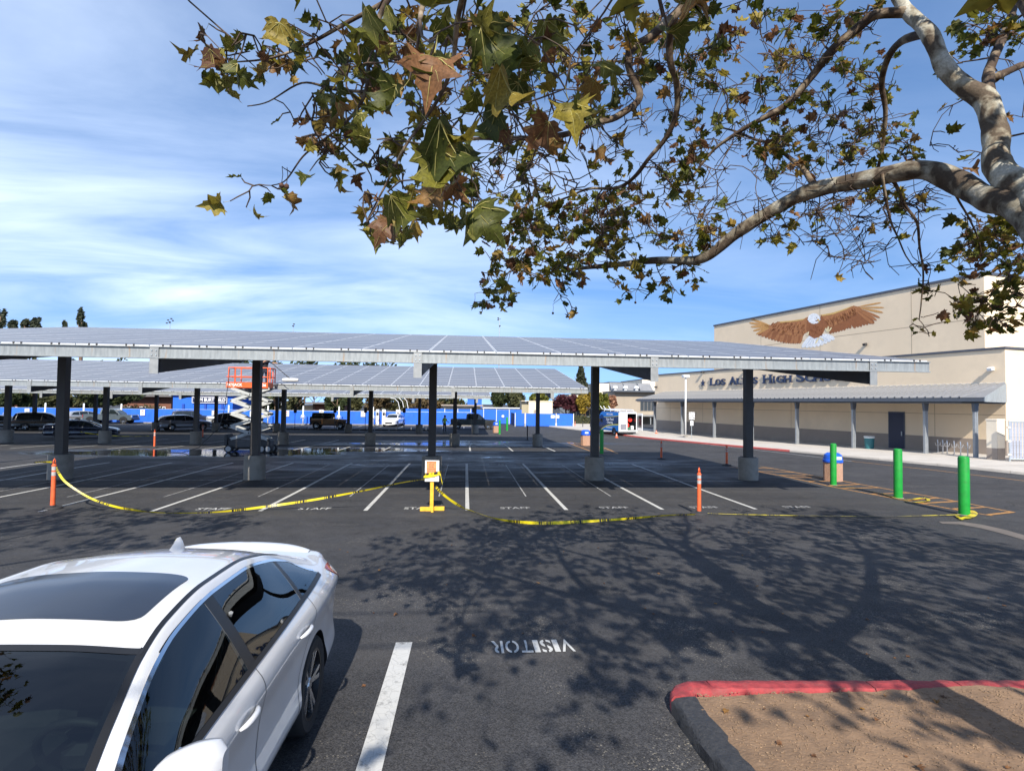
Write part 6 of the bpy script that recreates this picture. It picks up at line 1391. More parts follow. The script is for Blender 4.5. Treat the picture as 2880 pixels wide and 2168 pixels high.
# people
def person(label, loc, rz, J, cols, scale=1.0, hat=None):
    """J: joints -> positions, metres, local; one skinned figure"""
    root = thing('person', label, 'person', loc, rz)
    names = ['pelvis', 'waist', 'chest', 'neck', 'head', 'crown', 'lsh', 'lel', 'lwr', 'lhd', 'rsh', 'rel', 'rwr', 'rhd', 'lhip', 'lkn', 'lan', 'ltoe', 'rhip', 'rkn', 'ran', 'rtoe']
    rad_ = dict(pelvis=.15, waist=.14, chest=.165, neck=.06, head=.10, crown=.09, lsh=.075, lel=.05, lwr=.036, lhd=.045, rsh=.075, rel=.05, rwr=.036, rhd=.045, lhip=.10, lkn=.065, lan=.045, ltoe=.045, rhip=.10, rkn=.065, ran=.045, rtoe=.045)
    ed = [('pelvis', 'waist'), ('waist', 'chest'), ('chest', 'neck'), ('neck', 'head'), ('head', 'crown'), ('chest', 'lsh'), ('lsh', 'lel'), ('lel', 'lwr'), ('lwr', 'lhd'), ('chest', 'rsh'), ('rsh', 'rel'), ('rel', 'rwr'), ('rwr', 'rhd'), ('pelvis', 'lhip'), ('lhip', 'lkn'), ('lkn', 'lan'), ('lan', 'ltoe'), ('pelvis', 'rhip'), ('rhip', 'rkn'), ('rkn', 'ran'), ('ran', 'rtoe')]
    me = bpy.data.meshes.new('body'); me.from_pydata([Vector(J[n])*scale for n in names], [(names.index(a), names.index(b)) for a, b in ed], []); o = bpy.data.objects.new('body', me); COL.objects.link(o)
    sk = o.modifiers.new('skin', 'SKIN'); sub = o.modifiers.new('sub', 'SUBSURF'); sub.levels = sub.render_levels = 1
    for v, n in zip(me.skin_vertices[0].data, names): v.radius = (rad_[n]*scale, rad_[n]*scale*(.75 if n in ('pelvis', 'waist', 'chest') else 1)); v.use_root = n == 'pelvis'
    dg = bpy.context.evaluated_depsgraph_get(); m2 = bpy.data.meshes.new_from_object(o.evaluated_get(dg)); bpy.data.objects.remove(o)
    m2.materials.clear()
    for m in cols: m2.materials.append(m)
    nk, wz = J['neck'][2]*scale, J['pelvis'][2]*scale
    hands = [Vector(J[k])*scale for k in ('lwr', 'rwr', 'lhd', 'rhd')]
    for p in m2.polygons:
        c = p.center; k = 0
        if c.z > nk-.01 or min((c-h).length for h in hands) < .13*scale: k = 2
        elif c.z < wz: k = 1
        if c.z < J['lan'][2]*scale+.05: k = 3
        p.material_index = k; p.use_smooth = True
    link('body', m2, root)
    hc = Vector(J['head'])*scale
    MB().lathe([(.001, .155), (.07, .14), (.112, .07), (.118, .0), (.10, -.03)], hc+Vector((0, .012, .03)), 14).build('hair' if hat is None else 'cap', hat or M_BLACK, root, smooth=True)
    if hat: MB().box(hc+Vector((0, -.13, .05)), (.16, .12, .015)).build('cap_brim', hat, root)
    # face and fingers
    for s_ in (-1, 1): MB().lathe([(.001, -.012), (.012, 0), (.001, .012)], hc+Vector((s_*.035, -.098, .01)), 8).build('eye', M_BLACK, root); MB().box(hc+Vector((s_*.108, 0, 0)), (.02, .035, .055)).build('ear', cols[2], root)
    MB().box(hc+Vector((0, -.112, -.02)), (.025, .03, .035)).build('nose', cols[2], root)
    for k in ('l', 'r'):
        h = Vector(J[k+'hd'])*scale; w = Vector(J[k+'wr'])*scale; d = (h-w).normalized(); sx = d.orthogonal().normalized()
        for q in range(4): b_ = h+sx*(q-1.5)*.02; MB().tube([b_, b_+d*.045+sx.cross(d)*.008, b_+d*(.075-.008*abs(q-1.2))+sx.cross(d)*.025], [.009, .0085, .007], 6).build('finger', cols[2], root, smooth=True)
        MB().tube([h-sx*.03-d*.02, h-sx*.055+d*.015, h-sx*.055+d*.04+sx.cross(d)*.015], [.011, .01, .008], 6).build('thumb', cols[2], root, smooth=True)
    return root
M_SKIN = mat('skin', (.42, .24, .16), .55, var=.05); M_DKC = mat('dark_cloth', (.02, .021, .026), .9, var=.2, vscale=12); M_NAVC = mat('navy_cloth', (.025, .03, .05), .9, var=.2, vscale=12); M_HV = mat('hi_vis_cloth', (.40, .62, .08), .8, var=.1); M_GRC = mat('grey_cloth', (.22, .22, .22), .9, var=.15)
J1 = dict(pelvis=(0, 0, .93), waist=(.01, -.01, 1.10), chest=(.03, -.03, 1.32), neck=(.04, -.04, 1.50), head=(.05, -.06, 1.62), crown=(.05, -.06, 1.72), lsh=(.20, -.03, 1.40), lel=(.42, -.12, 1.34), lwr=(.62, -.20, 1.30), lhd=(.70, -.22, 1.32), rsh=(-.16, -.03, 1.42), rel=(-.12, -.22, 1.25), rwr=(.14, -.26, 1.42), rhd=(.22, -.26, 1.46), lhip=(.10, 0, .86), lkn=(.12, -.03, .48), lan=(.12, .02, .08), ltoe=(.14, -.14, .04), rhip=(-.10, 0, .86), rkn=(-.12, -.03, .48), ran=(-.12, .02, .08), rtoe=(-.14, -.14, .04))
wx = at(743, 1060, LY).x
person('worker in dark clothes on the raised lift, arms stretched holding a pole', (wx, LY, zg+zt+.10), 0, J1, [M_DKC, M_NAVC, M_SKIN, M_BLACK], 1.0, mat('grey_cap', (.2, .2, .2), .9, var=.1))
pole0 = at(745, 1004, LY-.25); pole1 = at(817, 1066, LY-.5); br = thing('washing_brush', 'long-handled white brush reaching over the middle canopy', 'brush', pole1)
MB().tube([pole0-pole1, (pole0-pole1)*.5, (0, 0, 0)], .022, 8).build('handle', M_BLACK, br); bl = MB()
bl.lathe([(.001, -.42), (.085, -.41), (.10, -.2), (.095, 0), (.10, .2), (.085, .41), (.001, .42)], (0, 0, -.05), 14, R=Matrix.Rotation(rad(90), 3, 'Y')); bl.build('bristle_roll', mat('white_bristle', (.72, .70, .66), .95, var=.25, vscale=40, bump=1, bscale=60), br, smooth=True)
J2 = dict(pelvis=(0, 0, .95), waist=(0, -.01, 1.12), chest=(0, -.02, 1.35), neck=(0, -.02, 1.53), head=(0, -.04, 1.65), crown=(0, -.04, 1.75), lsh=(.19, 0, 1.44), lel=(.30, -.05, 1.16), lwr=(.36, -.25, 1.05), lhd=(.37, -.32, 1.04), rsh=(-.19, 0, 1.44), rel=(-.27, .02, 1.15), rwr=(-.27, -.10, .92), rhd=(-.27, -.13, .84), lhip=(.10, 0, .88), lkn=(.14, -.02, .48), lan=(.15, .02, .08), ltoe=(.17, -.14, .04), rhip=(-.10, 0, .88), rkn=(-.13, -.02, .48), ran=(-.14, .02, .08), rtoe=(-.16, -.14, .04))
person('worker in a green vest standing behind the grey pickup', G(1250, 1216), rad(40), J2, [M_HV, M_DKC, M_SKIN, M_BLACK], 1.0, M_DKC)
# ================================================================ vehicles parked further back
SUV = [(0, .72, .5, .70, .6, .62, .62, .55), (.08, .86, .62, .84, .74, .76, .78, .6), (.3, .98, .70, .95, .84, .84, .88, .64), (.8, 1.06, .74, 1.03, .88, .93, .93, .70), (1.2, 1.12, .75, 1.09, .90, 1.0, .94, .74), (1.4, 1.20, .74, 1.13, .90, 1.05, .94, .76), (1.8, 1.48, .68, 1.41, .885, 1.07, .94, .78), (2.1, 1.63, .65, 1.56, .88, 1.08, .94, .78), (2.6, 1.72, .645, 1.65, .88, 1.09, .94, .79), (3.4, 1.74, .64, 1.67, .88, 1.11, .94, .80), (4.1, 1.71, .64, 1.64, .87, 1.14, .94, .82), (4.5, 1.64, .64, 1.56, .85, 1.15, .92, .84), (4.68, 1.40, .66, 1.33, .82, 1.12, .88, .85), (4.78, 1.10, .66, 1.05, .76, .98, .84, .80), (4.84, .80, .60, .76, .68, .72, .72, .66)]
CROSS = [(u, z*.92, a, b*.92, c, d*.92, e, f) for (u, z, a, b, c, d, e, f) in SUV]
CROSS = [(u, z-(.0 if u < 2.6 else .035*(u-2.6)**1.5), a, b-(.0 if u < 2.6 else .035*(u-2.6)**1.5), c, d, e, f) for (u, z, a, b, c, d, e, f) in CROSS]
SMALL_WHEELS = wheel_mesh(.34, .22, .23, 5, M_TYRE, M_RIM, 20)
def small_car(label, T, paint_, loc, rz, axf, axr, glassspan, rearspan, windspan, lamp_u, wr=.34):
    Bd = Body(T, axf, axr, sub=3, zrock=.30); root = thing('parked_car', label, 'car', loc, rz)
    Bd.shell(44).build('body', paint_, root, smooth=.7)
    zl = lambda u: Bd.par(u)[4]+.015
    u0, u1, b0, b1, q0 = glassspan
    zu = lambda u: Bd.par(u)[2]-.05
    zt0 = lambda u: zl(u)+(zu(u)-zl(u))*max(0.02, min(1, (u-u0)/.25)); zt1 = lambda u: zl(u)+(zu(u)-zl(u))*max(0.02, min(1, (u1-u)/.3))
    for sd_ in (-1, 1):
        Bd.pane(sd_, zl, zt0, lambda t: u0, lambda t: b0, 14, 4, .006).build('side_window', M_GLASS, root, smooth=True)
        Bd.pane(sd_, zl, zu, lambda t: b0+.07, lambda t: b1, 10, 4, .006).build('side_window', M_GLASS, root, smooth=True)
        Bd.pane(sd_, zl, zt1, lambda t: b1+.06, lambda t: u1, 10, 4, .006).build('side_window', M_GLASS, root, smooth=True)
        for ax in (axf, axr):
            R = [[(ax+math.cos(a)*k, max(.32, wr+math.sin(a)*k)) for k in (0.0, .2, wr+.06)] for a in [math.pi*i/14 for i in range(15)]]
            Bd.side(R, sd_, .004).build('wheel_arch', M_TRIM, root, smooth=True)
            w_ = link('wheel', SMALL_WHEELS[0], root, (sd_*(Bd.side_x(ax, .6)-.075), Bd.y(ax), .34), (0, 0, 0 if sd_ > 0 else math.pi)); link('rim', SMALL_WHEELS[1], w_)
        l0, l1, lz0, lz1 = lamp_u
        Bd.side([[(l0, lz1), ((l0+l1)/2, lz1), (l1, lz1-.03)], [(l0, lz0), ((l0+l1)/2, lz0), (l1, lz0)]], sd_, .008).build('tail_lamp', M_TAIL, root, smooth=True)
        Bd.side([[(.05, .80*T[2][1]), (.5, .86*T[3][1])], [(.05, .66*T[2][1]), (.5, .78*T[3][1])]], sd_, .008).build('headlight', M_LAMP, root, smooth=True)
        for (uu, zz_) in ((b0-.15, .86), (b1-.15, .88)): MB().box((sd_*(Bd.side_x(uu, zz_*T[8][1]/1.4)+.012), Bd.y(uu), zz_*T[8][1]/1.4), (.02, .16, .03)).build('door_handle', paint_, root)
        uu = u0+.12; MB().bbox((sd_*(Bd.side_x(uu, zl(uu))+.10), Bd.y(uu), zl(uu)+.05), (.18, .09, .13), .03).build('wing_mirror', paint_, root)
    Bd.top(lambda a: windspan[0]+.12*a*a, lambda a: windspan[1], lambda u, t: Bd.par(u)[1]*.93, 8, 10, .007).build('windscreen', M_GLASS, root, smooth=True)
    Bd.top(lambda a: rearspan[0], lambda a: rearspan[1], lambda u, t: Bd.par(u)[1]*.90, 8, 10, .007).build('rear_window', M_GLASS, root, smooth=True)
    e = T[-1]; MB().box((0, Bd.y(e[0])-.012, .62), (.42, .014, .13)).build('number_plate', M_WHITE, root)
    MB().bbox((0, Bd.y(e[0])+.04, .45), (T[-2][6]*1.9, .14, .16), .04).build('rear_bumper', M_TRIM, root)
    MB().bbox((0, Bd.y(0)-.02, .46), (.9, .12, .2), .04).build('grille', M_TRIM, root)
    return root
SEDARG = dict(axf=.90, axr=3.60, glassspan=(1.34, 3.92, 2.42, 3.38, 0), rearspan=(3.48, 4.08), windspan=(1.18, 1.92), lamp_u=(4.2, 4.6, .80, .93))
SUVARG = dict(axf=.93, axr=3.78, glassspan=(1.48, 4.45, 2.55, 3.5, 0), rearspan=(4.50, 4.71), windspan=(1.36, 2.05), lamp_u=(4.45, 4.76, .85, 1.1))
P_BLK = carpaint('black_car_paint', (.012, .013, .018)); P_NVY = carpaint('dark_blue_car_paint', (.015, .02, .045)); P_SIL = carpaint('silver_car_paint', (.36, .36, .40), .3, .7); P_SIL2 = carpaint('pale_silver_car_paint', (.50, .52, .53), .3, .6); P_WHT = carpaint('white_crossover_paint', (.76, .77, .78), .3); P_DGR = carpaint('dark_green_grey_paint', (.035, .042, .04), .35, .3); P_GRY = carpaint('grey_pickup_paint', (.10, .125, .14), .35, .4); P_BRZ = carpaint('bronze_jeep_paint', (.22, .095, .02), .35, .3)
def gcar(px, py): return G(px, py)
small_car('black sedan at the far left edge, half behind the canopy column', CIVIC, P_BLK, gcar(10, 1207), rad(-80), **SEDARG)
small_car('black station SUV with red tail lamps behind the second column', SUV, P_BLK, gcar(128, 1208), rad(-62), **SUVARG)
small_car('black sedan parked nearest the left canopy pedestal', CIVIC, P_NVY, gcar(236, 1231), rad(-68), **SEDARG)
small_car('silver small car showing its tail between the left columns', CROSS, P_SIL2, gcar(243, 1190), rad(-30), **SUVARG)
small_car('silver crossover in front of the blue field house', CROSS, P_SIL, gcar(520, 1209), rad(-48), **SUVARG)
small_car('dark SUV hidden behind the silver crossover', SUV, P_NVY, gcar(542, 1192), rad(-60), **SUVARG)
small_car('pale silver sedan left of the scissor lift', CIVIC, P_SIL2, gcar(640, 1193), rad(-75), **SEDARG)
small_car('black SUV behind the scissor lift', SUV, P_BLK, gcar(676, 1204), rad(-70), **SUVARG)
small_car('white crossover facing the camera by the charging cabinets', CROSS, P_WHT, gcar(1107, 1198), rad(172), **SUVARG)
# ---------------------------------------------------------------- pickups and jeep: panels cut from side profiles
def prism_x(mb, prof, w, mi=0, inset=0.0, zin=None):
    """side profile (y,z) -> solid of width w; points above zin pulled in by inset"""
    n = len(prof); vs = []
    for s_ in (1, -1):
        for y, z in prof: vs.append((s_*(w/2-(inset*max(0, (z-zin[0])/(zin[1]-zin[0])) if zin else 0)), y, z))
    fs = [tuple(range(n-1, -1, -1)), tuple(range(n, 2*n))]+[(i, (i+1) % n, n+(i+1) % n, n+i) for i in range(n)]
    mb.add(vs, fs, mi); return mb
def side_poly(mb, poly, w, zin=None, inset=0, s_=1, off=.008):
    vs = [(s_*(w/2+off-(inset*max(0, (z-zin[0])/(zin[1]-zin[0])) if zin else 0)), y, z) for y, z in poly]; mb.add(vs, [tuple(range(len(vs))) if s_ < 0 else tuple(reversed(range(len(vs))))]); return mb
BIGW = wheel_mesh(.40, .27, .25, 6, M_TYRE, M_RIM, 22)
def pickup(label, paint_, loc, rz, crew=True):
    root = thing('pickup_truck', label, 'pickup truck', loc, rz); W_ = 1.95; zi = (1.15, 1.86)
    # profile, front at +y
    prism_x(MB(), [(2.70, .55), (2.74, .80), (2.68, 1.05), (2.55, 1.12), (1.45, 1.18), (-.85, 1.18), (-.85, .48), (2.60, .45)], W_).build('body', paint_, root)
    prism_x(MB(), [(1.45, 1.15), (.75, 1.78), (.55, 1.85), (-.55, 1.87), (-.78, 1.80), (-.86, 1.15)], W_-.04, inset=.16, zin=zi).build('cab', paint_, root)
    for s_ in (-1, 1):
        for poly in ([(1.22, 1.20), (.66, 1.74), (.22, 1.77), (.20, 1.20)], [(.12, 1.20), (.14, 1.77), (-.58, 1.76), (-.68, 1.20)]): side_poly(MB(), poly, W_-.04, zi, .16, s_).build('side_window', M_GLASS, root)
        for y in (1.80, -1.85):
            pts = [(y+math.cos(a)*.48, .42+math.sin(a)*.48) for a in [math.pi*i/12 for i in range(13)]]; side_poly(MB(), pts, W_, None, 0, s_, .006).build('wheel_arch', M_TRIM, root)
            w_ = link('wheel', BIGW[0], root, (s_*(W_/2-.12), y, .40), (0, 0, 0 if s_ > 0 else math.pi)); link('rim', BIGW[1], w_)
        MB().bbox((s_*(W_/2+.12), 1.12, 1.28), (.22, .10, .22), .03).build('wing_mirror', M_TRIM, root); MB().box((s_*(W_/2-.1), 2.70, .93), (.30, .1, .2)).build('headlight', M_LAMP, root); MB().box((s_*(W_/2-.06), -2.66, .95), (.12, .06, .36)).build('tail_lamp', M_TAIL, root)
        for y in (.32, -.55): MB().box((s_*(W_/2+.012), y, 1.04), (.02, .2, .035)).build('door_handle', M_TRIM, root)
        MB().box((s_*(W_/2-.06), -1.74, .86), (.10, 1.78, .66)).build('bed_side', paint_, root)
    MB().box((0, -1.74, .62), (W_-.22, 1.78, .12)).build('bed_floor', M_TRIM, root); MB().bbox((0, -2.62, .86), (W_-.02, .08, .64), .02).build('tailgate', paint_, root); MB().bbox((0, -2.75, .52), (W_-.1, .18, .2), .04).build('rear_bumper', M_CHROME, root); MB().bbox((0, 2.74, .56), (W_-.06, .2, .26), .05).build('front_bumper', M_TRIM, root); MB().box((0, 2.735, .92), (1.15, .04, .24)).build('grille', M_TRIM, root)
    ws = MB(); ws.add([(-.78, 1.47, 1.19), (.78, 1.47, 1.19), (.70, .79, 1.77), (-.70, .79, 1.77)], [(0, 1, 2, 3)]); ws.build('windscreen', M_GLASS, root); rw = MB(); rw.add([(-.70, -.875, 1.25), (.70, -.875, 1.25), (.64, -.81, 1.74), (-.64, -.81, 1.74)], [(3, 2, 1, 0)]); rw.build('rear_window', M_GLASS, root)
    MB().box((0, -1.4, .55), (1.2, 2.6, .2)).build('chassis', M_TRIM, root); return root
pickup('grey crew-cab pickup parked along the blue fence at left', P_GRY, G(312, 1191), rad(-84)); pickup('dark green-grey pickup with tailgate towards the green-vested worker', P_DGR, G(1330, 1206), rad(-88))
def jeep(label, loc, rz):
    root = thing('parked_car', label, 'car', loc, rz); W_ = 1.62; z = (1.1, 1.82)
    prism_x(MB(), [(1.95, .55), (1.98, 1.10), (.55, 1.18), (-1.75, 1.18), (-1.80, .55)], W_).build('body', P_BRZ, root)
    prism_x(MB(), [(.55, 1.15), (.40, 1.80), (-1.68, 1.82), (-1.78, 1.15)], W_-.02, inset=.06, zin=z).build('hard_top', M_BLACK, root)
    for s_ in (-1, 1):
        for poly in ([(.42, 1.20), (.32, 1.72), (-.38, 1.72), (-.40, 1.20)], [(-.50, 1.24), (-.48, 1.70), (-1.60, 1.72), (-1.66, 1.24)]): side_poly(MB(), poly, W_-.02, z, .06, s_).build('side_window', M_GLASS, root)
        side_poly(MB(), [(.46, .62), (.50, 1.16), (-.42, 1.16), (-.44, .62)], W_, None, 0, s_, .006).build('door', P_BRZ, root)
        for y in (1.32, -1.22):
            w_ = link('wheel', BIGW[0], root, (s_*(W_/2+.0), y, .40), (0, 0, 0 if s_ > 0 else math.pi)); link('rim', BIGW[1], w_)
            fl = [(y+.58, .62), (y+.42, .92), (y-.42, .92), (y-.58, .62), (y-.46, .62), (y-.36, .84), (y+.36, .84), (y+.46, .62)]; mb = MB(); q = [Vector((s_*(W_/2), a, b)) for a, b in fl]; mb.prism(q, (0, 0, 0), (s_*.17, 0, 0)); mb.build('fender', M_BLACK, root)
        MB().cyl((s_*.52, 1.97, .95), (s_*.52, 2.02, .95), .11, n=14).build('headlight', M_LAMP, root); MB().box((s_*.70, -1.82, .95), (.14, .06, .2)).build('tail_lamp', M_TAIL, root); MB().bbox((s_*(W_/2+.13), .42, 1.30), (.18, .1, .2), .03).build('wing_mirror', M_BLACK, root)
    sp = MB().cyl((0, -1.82, 1.0), (0, -2.03, 1.0), .39, n=22).build('spare_wheel', M_TYRE, root); MB().box((0, 2.06, .58), (1.6, .18, .2)).build('front_bumper', M_BLACK, root); MB().box((0, -1.9, .55), (1.55, .16, .18)).build('rear_bumper', M_BLACK, root)
    ws = MB(); ws.add([(-.72, .575, 1.20), (.72, .575, 1.20), (.68, .43, 1.76), (-.68, .43, 1.76)], [(0, 1, 2, 3)]); ws.build('windscreen', M_GLASS, root); MB().box((0, 0, .5), (1.2, 3.2, .2)).build('chassis', M_BLACK, root)
jeep('bronze off-road car with black hard top by the blue fence', G(925, 1206), rad(-86))
# ---------------------------------------------------------------- service van with its rear open
VB = G(1768, 1226); vdir = BD
van = thing('service_van', 'blue and black wrapped service van with open rear door and roof rack', 'van', VB+BD*.2, -BA)
VW, VH, VL = 2.06, 2.42, 5.4
M_VBL = mat('van_blue_wrap', (.01, .17, .55), .3, var=.05, coat=.6); M_VDK = mat('van_dark_wrap', (.02, .025, .03), .3, var=.05, coat=.6); M_VYE = mat('van_yellow_wrap', (.55, .50, .08), .3, var=.05); M_VWH = mat('van_white_paint', (.78, .78, .78), .35, var=.04, coat=.6); M_VIN = mat('van_interior', (.10, .10, .10), .8, var=.2)
# local: x right, y forwards (rear at y=0)
prof = [(0, .45), (0, VH-.15), (.10, VH), (3.4, VH), (3.9, VH-.12), (4.55, 1.45), (5.2, 1.20), (5.38, .95), (5.4, .45)]
for s_ in (-1, 1):
    mb = MB(); q = [Vector((0, y, z)) for y, z in prof]
    mb.prism(q if s_ > 0 else q, (s_*(VW/2-.06), 0, 0), (s_*VW/2, 0, 0)); mb.build('side_panel', M_VDK, van)
MB().box((0, 1.9, VH-.03), (VW-.13, 3.7, .06)).build('roof', M_VBL, van); MB().box((0, 2.2, .52), (VW-.13, 4.4, .12)).build('floor', M_VIN, van); MB().box((0, 3.0, 1.45), (VW-.13, .06, 1.8)).build('bulkhead', M_VIN, van)
mb = MB(); prism_x(mb, [(4.55, 1.42), (5.2, 1.18), (5.37, .95), (5.38, .5), (4.3, .5), (4.3, 1.42)], VW-.14); mb.build('bonnet', M_VDK, van); ws = MB(); ws.add([(-.9, 4.56, 1.44), (.9, 4.56, 1.44), (.8, 3.9, VH-.14), (-.8, 3.9, VH-.14)], [(0, 1, 2, 3)]); ws.build('windscreen', M_GLASS, van)
def vside(poly, m, name='wrap_panel', off=.004):
    mb = MB(); q = [Vector((-VW/2-off, y, z)) for y, z in poly]; mb.add(q, [tuple(range(len(q)))]); mb.build(name, m, van)
vside([(.02, VH-.16), (.1, VH-.02), (3.4, VH-.02), (3.88, VH-.14), (4.2, 1.95), (3.2, 1.86), (1.8, 1.92), (.02, 2.05)], M_VBL)
vside([(.02, 1.08), (1.2, 1.02), (2.4, .92), (3.4, .62), (3.6, .47), (.02, .47)], M_VBL); vside([(.02, 1.20), (1.2, 1.14), (2.4, 1.02), (3.5, .66), (3.8, .47), (3.62, .47), (3.4, .60), (2.4, .90), (1.2, 1.01), (.02, 1.07)], M_VYE, off=.006); vside([(.02, 2.04), (1.8, 1.91), (3.2, 1.85), (3.2, 1.80), (1.8, 1.85), (.02, 1.97)], M_VYE, off=.006)
vside([(3.25, 1.45), (3.28, 2.02), (3.85, 2.08), (4.35, 1.50)], M_GLASS, 'side_window', .006)
RV = frame3((0, -1, 0), (0, 0, 1))
for tx, y, z, sz in (('408.712.8003', 1.6, 2.14, .26), ('Solar Panel', 1.55, 1.62, .36), ('Cleaning', 1.55, 1.30, .36), ('solarclean.com', 1.7, .78, .22)): text_obj('lettering', tx, M_WHITE, van, sz, RV, Vector((-VW/2-.009, y+.3, z)), bold=.008)
# rear frame, left door shut, right door swung out
for x in (-VW/2+.03, VW/2-.03): MB().box((x, -.02, 1.4), (.075, .05, 1.9)).build('rear_pillar', M_VWH, van)
MB().box((0, -.02, VH-.10), (VW-.14, .05, .16)).build('rear_header', M_VWH, van); MB().box((0, -.05, .50), (VW, .14, .14)).build('rear_step', M_VWH, van); MB().box((0, .02, .34), (VW-.2, .1, .18)).build('rear_valance', M_VDK, van)
ld = MB().bbox((-VW/4-.02, -.06, 1.42), (VW/2-.10, .05, 1.72), .03).build('rear_door', M_VWH, van); MB().box((-VW/4-.02, -.092, .90), (VW/2-.34, .01, .58)).build('door_vent', mat('van_vent_grey', (.22, .22, .25), .5, var=.1), ld)
for z in (2.0, 1.85): MB().box((-VW/4-.02, -.09, z), (VW/2-.4, .012, .02)).build('door_rib', M_PLATE, ld)
rd = MB().bbox((VW/2+.12, -.46, 1.42), (.06, .92, 1.72), .02).build('rear_door', M_VWH, van); MB().box((VW/2+.083, -.46, 1.45), (.01, .7, 1.2)).build('door_lining', M_VDK, rd)
for s_ in (-1, 1):
    for y in (.95, 4.45):
        w_ = link('wheel', BIGW[0], van, (s_*(VW/2-.13), y, .36), (0, 0, 0 if s_ > 0 else math.pi), (1, .9, .9)); link('rim', BIGW[1], w_)
        pts = [(y+math.cos(a)*.44, .38+math.sin(a)*.44) for a in [math.pi*i/12 for i in range(13)]]; side_poly(MB(), pts, VW, None, 0, s_, .012).build('wheel_arch', M_TRIM, van)
MB().bbox((-VW/2-.15, 3.95, 1.45), (.22, .12, .40), .03).build('wing_mirror', M_BLACK, van)
M_RREEL = mat('red_hose_reel', (.60, .03, .02), .45, var=.15); M_TANK = mat('white_water_tank', (.70, .72, .72), .5, var=.08)
MB().lathe([(.05, -.12), (.30, -.12), (.30, -.09), (.2, -.08), (.2, .08), (.30, .09), (.30, .12), (.05, .12)], (.10, .5, 1.05), 18, R=Matrix.Rotation(rad(90), 3, 'X')).build('hose_reel', M_RREEL, van, smooth=.6); MB().lathe([(.05, -.1), (.24, -.1), (.24, .1), (.05, .1)], (.62, .7, 1.62), 18, R=Matrix.Rotation(rad(90), 3, 'X')).build('hose_reel', M_RREEL, van, smooth=.6)
MB().bbox((.1, 2.0, 1.1), (1.2, 1.2, 1.0), .1).build('water_tank', M_VIN, van); MB().bbox((.7, .35, .80), (.30, .3, .42), .05).build('jug', M_TANK, van); MB().bbox((.28, .4, .72), (.4, .3, .26), .04).build('tool_box', mat('green_tool_box', (.05, .16, .09), .5, var=.1), van); MB().box((-.12, .3, 1.4), (.05, .3, 1.5)).build('shelf_post', M_TANK, van)
for y in (.4, 1.9, 3.3): MB().tube([(-VW/2+.1, y, VH), (-VW/2+.1, y, VH+.16), (VW/2-.1, y, VH+.16), (VW/2-.1, y, VH)], .03, 6).build('rack_bar', M_VWH, van)
for x in (-.5, -.1, .5): MB().tube([(x, -.1, VH+.22), (x, 2.5, VH+.23), (x-.3, 4.0, VH+.24), (x-.4, 4.3, VH+.55)], .035, 6).build('rack_pole', M_VWH if x else M_RREEL, van)
# ================================================================ fence, field house and buildings behind the lot
def pbox(name, label, cat, px0, px1, pyt, Y, depth, m, pyb=None, parts=True):
    a, b = at(px0, pyt, Y), at(px1, pyt, Y); base = gz(Y)-.2 if pyb is None else at(px0, pyb, Y).z
    t = thing(name, label, cat, ((a.x+b.x)/2, Y, base)); w = b.x-a.x; h = max(a.z, b.z)-base
    MB().box((0, depth/2, h/2), (w, depth, h)).build('wall', m, t); return t, w, h
FY = 75.0
fen = thing('privacy_fence', 'long bright blue fabric fence along the back of the lot', 'fence', (-28, FY, gz(FY)))
zt = 1.80; xa, xb = -62-(-28), at(1325, 1190, FY).x+28; n = 24; pw = (xb-xa)/n
for i in range(n):
    x0 = xa+i*pw; rows = []
    for z in (0.05, .6, 1.2, zt): rows.append([(x0+pw*k/8+.01, .03*math.sin(k*1.7+i)+.03*noise.noise((x0+k, z*2, 0)), z+(.02*math.sin(k*.8+i*2) if z == zt else 0)) for k in range(9)])
    mb = MB(); mb.grid(rows); mb.build('fabric_panel', M_BLUEF, fen)
    MB().cyl((x0, .08, -.1), (x0, .08, zt+.08), .035, n=8).build('fence_post', M_GALV, fen)
MB().cyl((xa, .08, zt+.02), (xb, .08, zt+.02), .025, n=6).build('top_rail', M_GALV, fen); MB().box(((xa+xb)/2, -.25, .05), (xb-xa, .3, .14)).build('kerb', M_CONC, fen)
# white notices on the fence
def notice(px, py, Y, label, w=.55, h=.75):
    p = at(px, py, Y-.10); t = thing('notice_board', label, 'sign', p, group='white notices on the blue fence'); MB().box((0, 0, 0), (w, .02, h)).build('plate', M_WHITE, t); MB().box((0, -.012, h*.22), (w*.3, .004, h*.16)).build('symbol', M_RREEL, t)
    for k in range(3): MB().box((0, -.012, -h*.05-k*h*.13), (w*.7, .004, h*.05)).build('text_line', M_INK, t)
for px, py, lb in ((76, 1157, 'white notice at the far left of the blue fence'), (401, 1160, 'white notice on the fence right of the grey pickup'), (502, 1162, 'white notice on the fence left of the field house columns'), (602, 1163, 'white notice on the fence below the field house sign'), (709, 1164, 'white notice on the fence behind the scissor lift'), (807, 1163, 'white notice on the fence right of the scissor lift'), (904, 1160, 'white notice on the fence above the bronze off-road car'), (1021, 1164, 'white notice on the fence left of the white crossover')): notice(px, py, FY, lb)
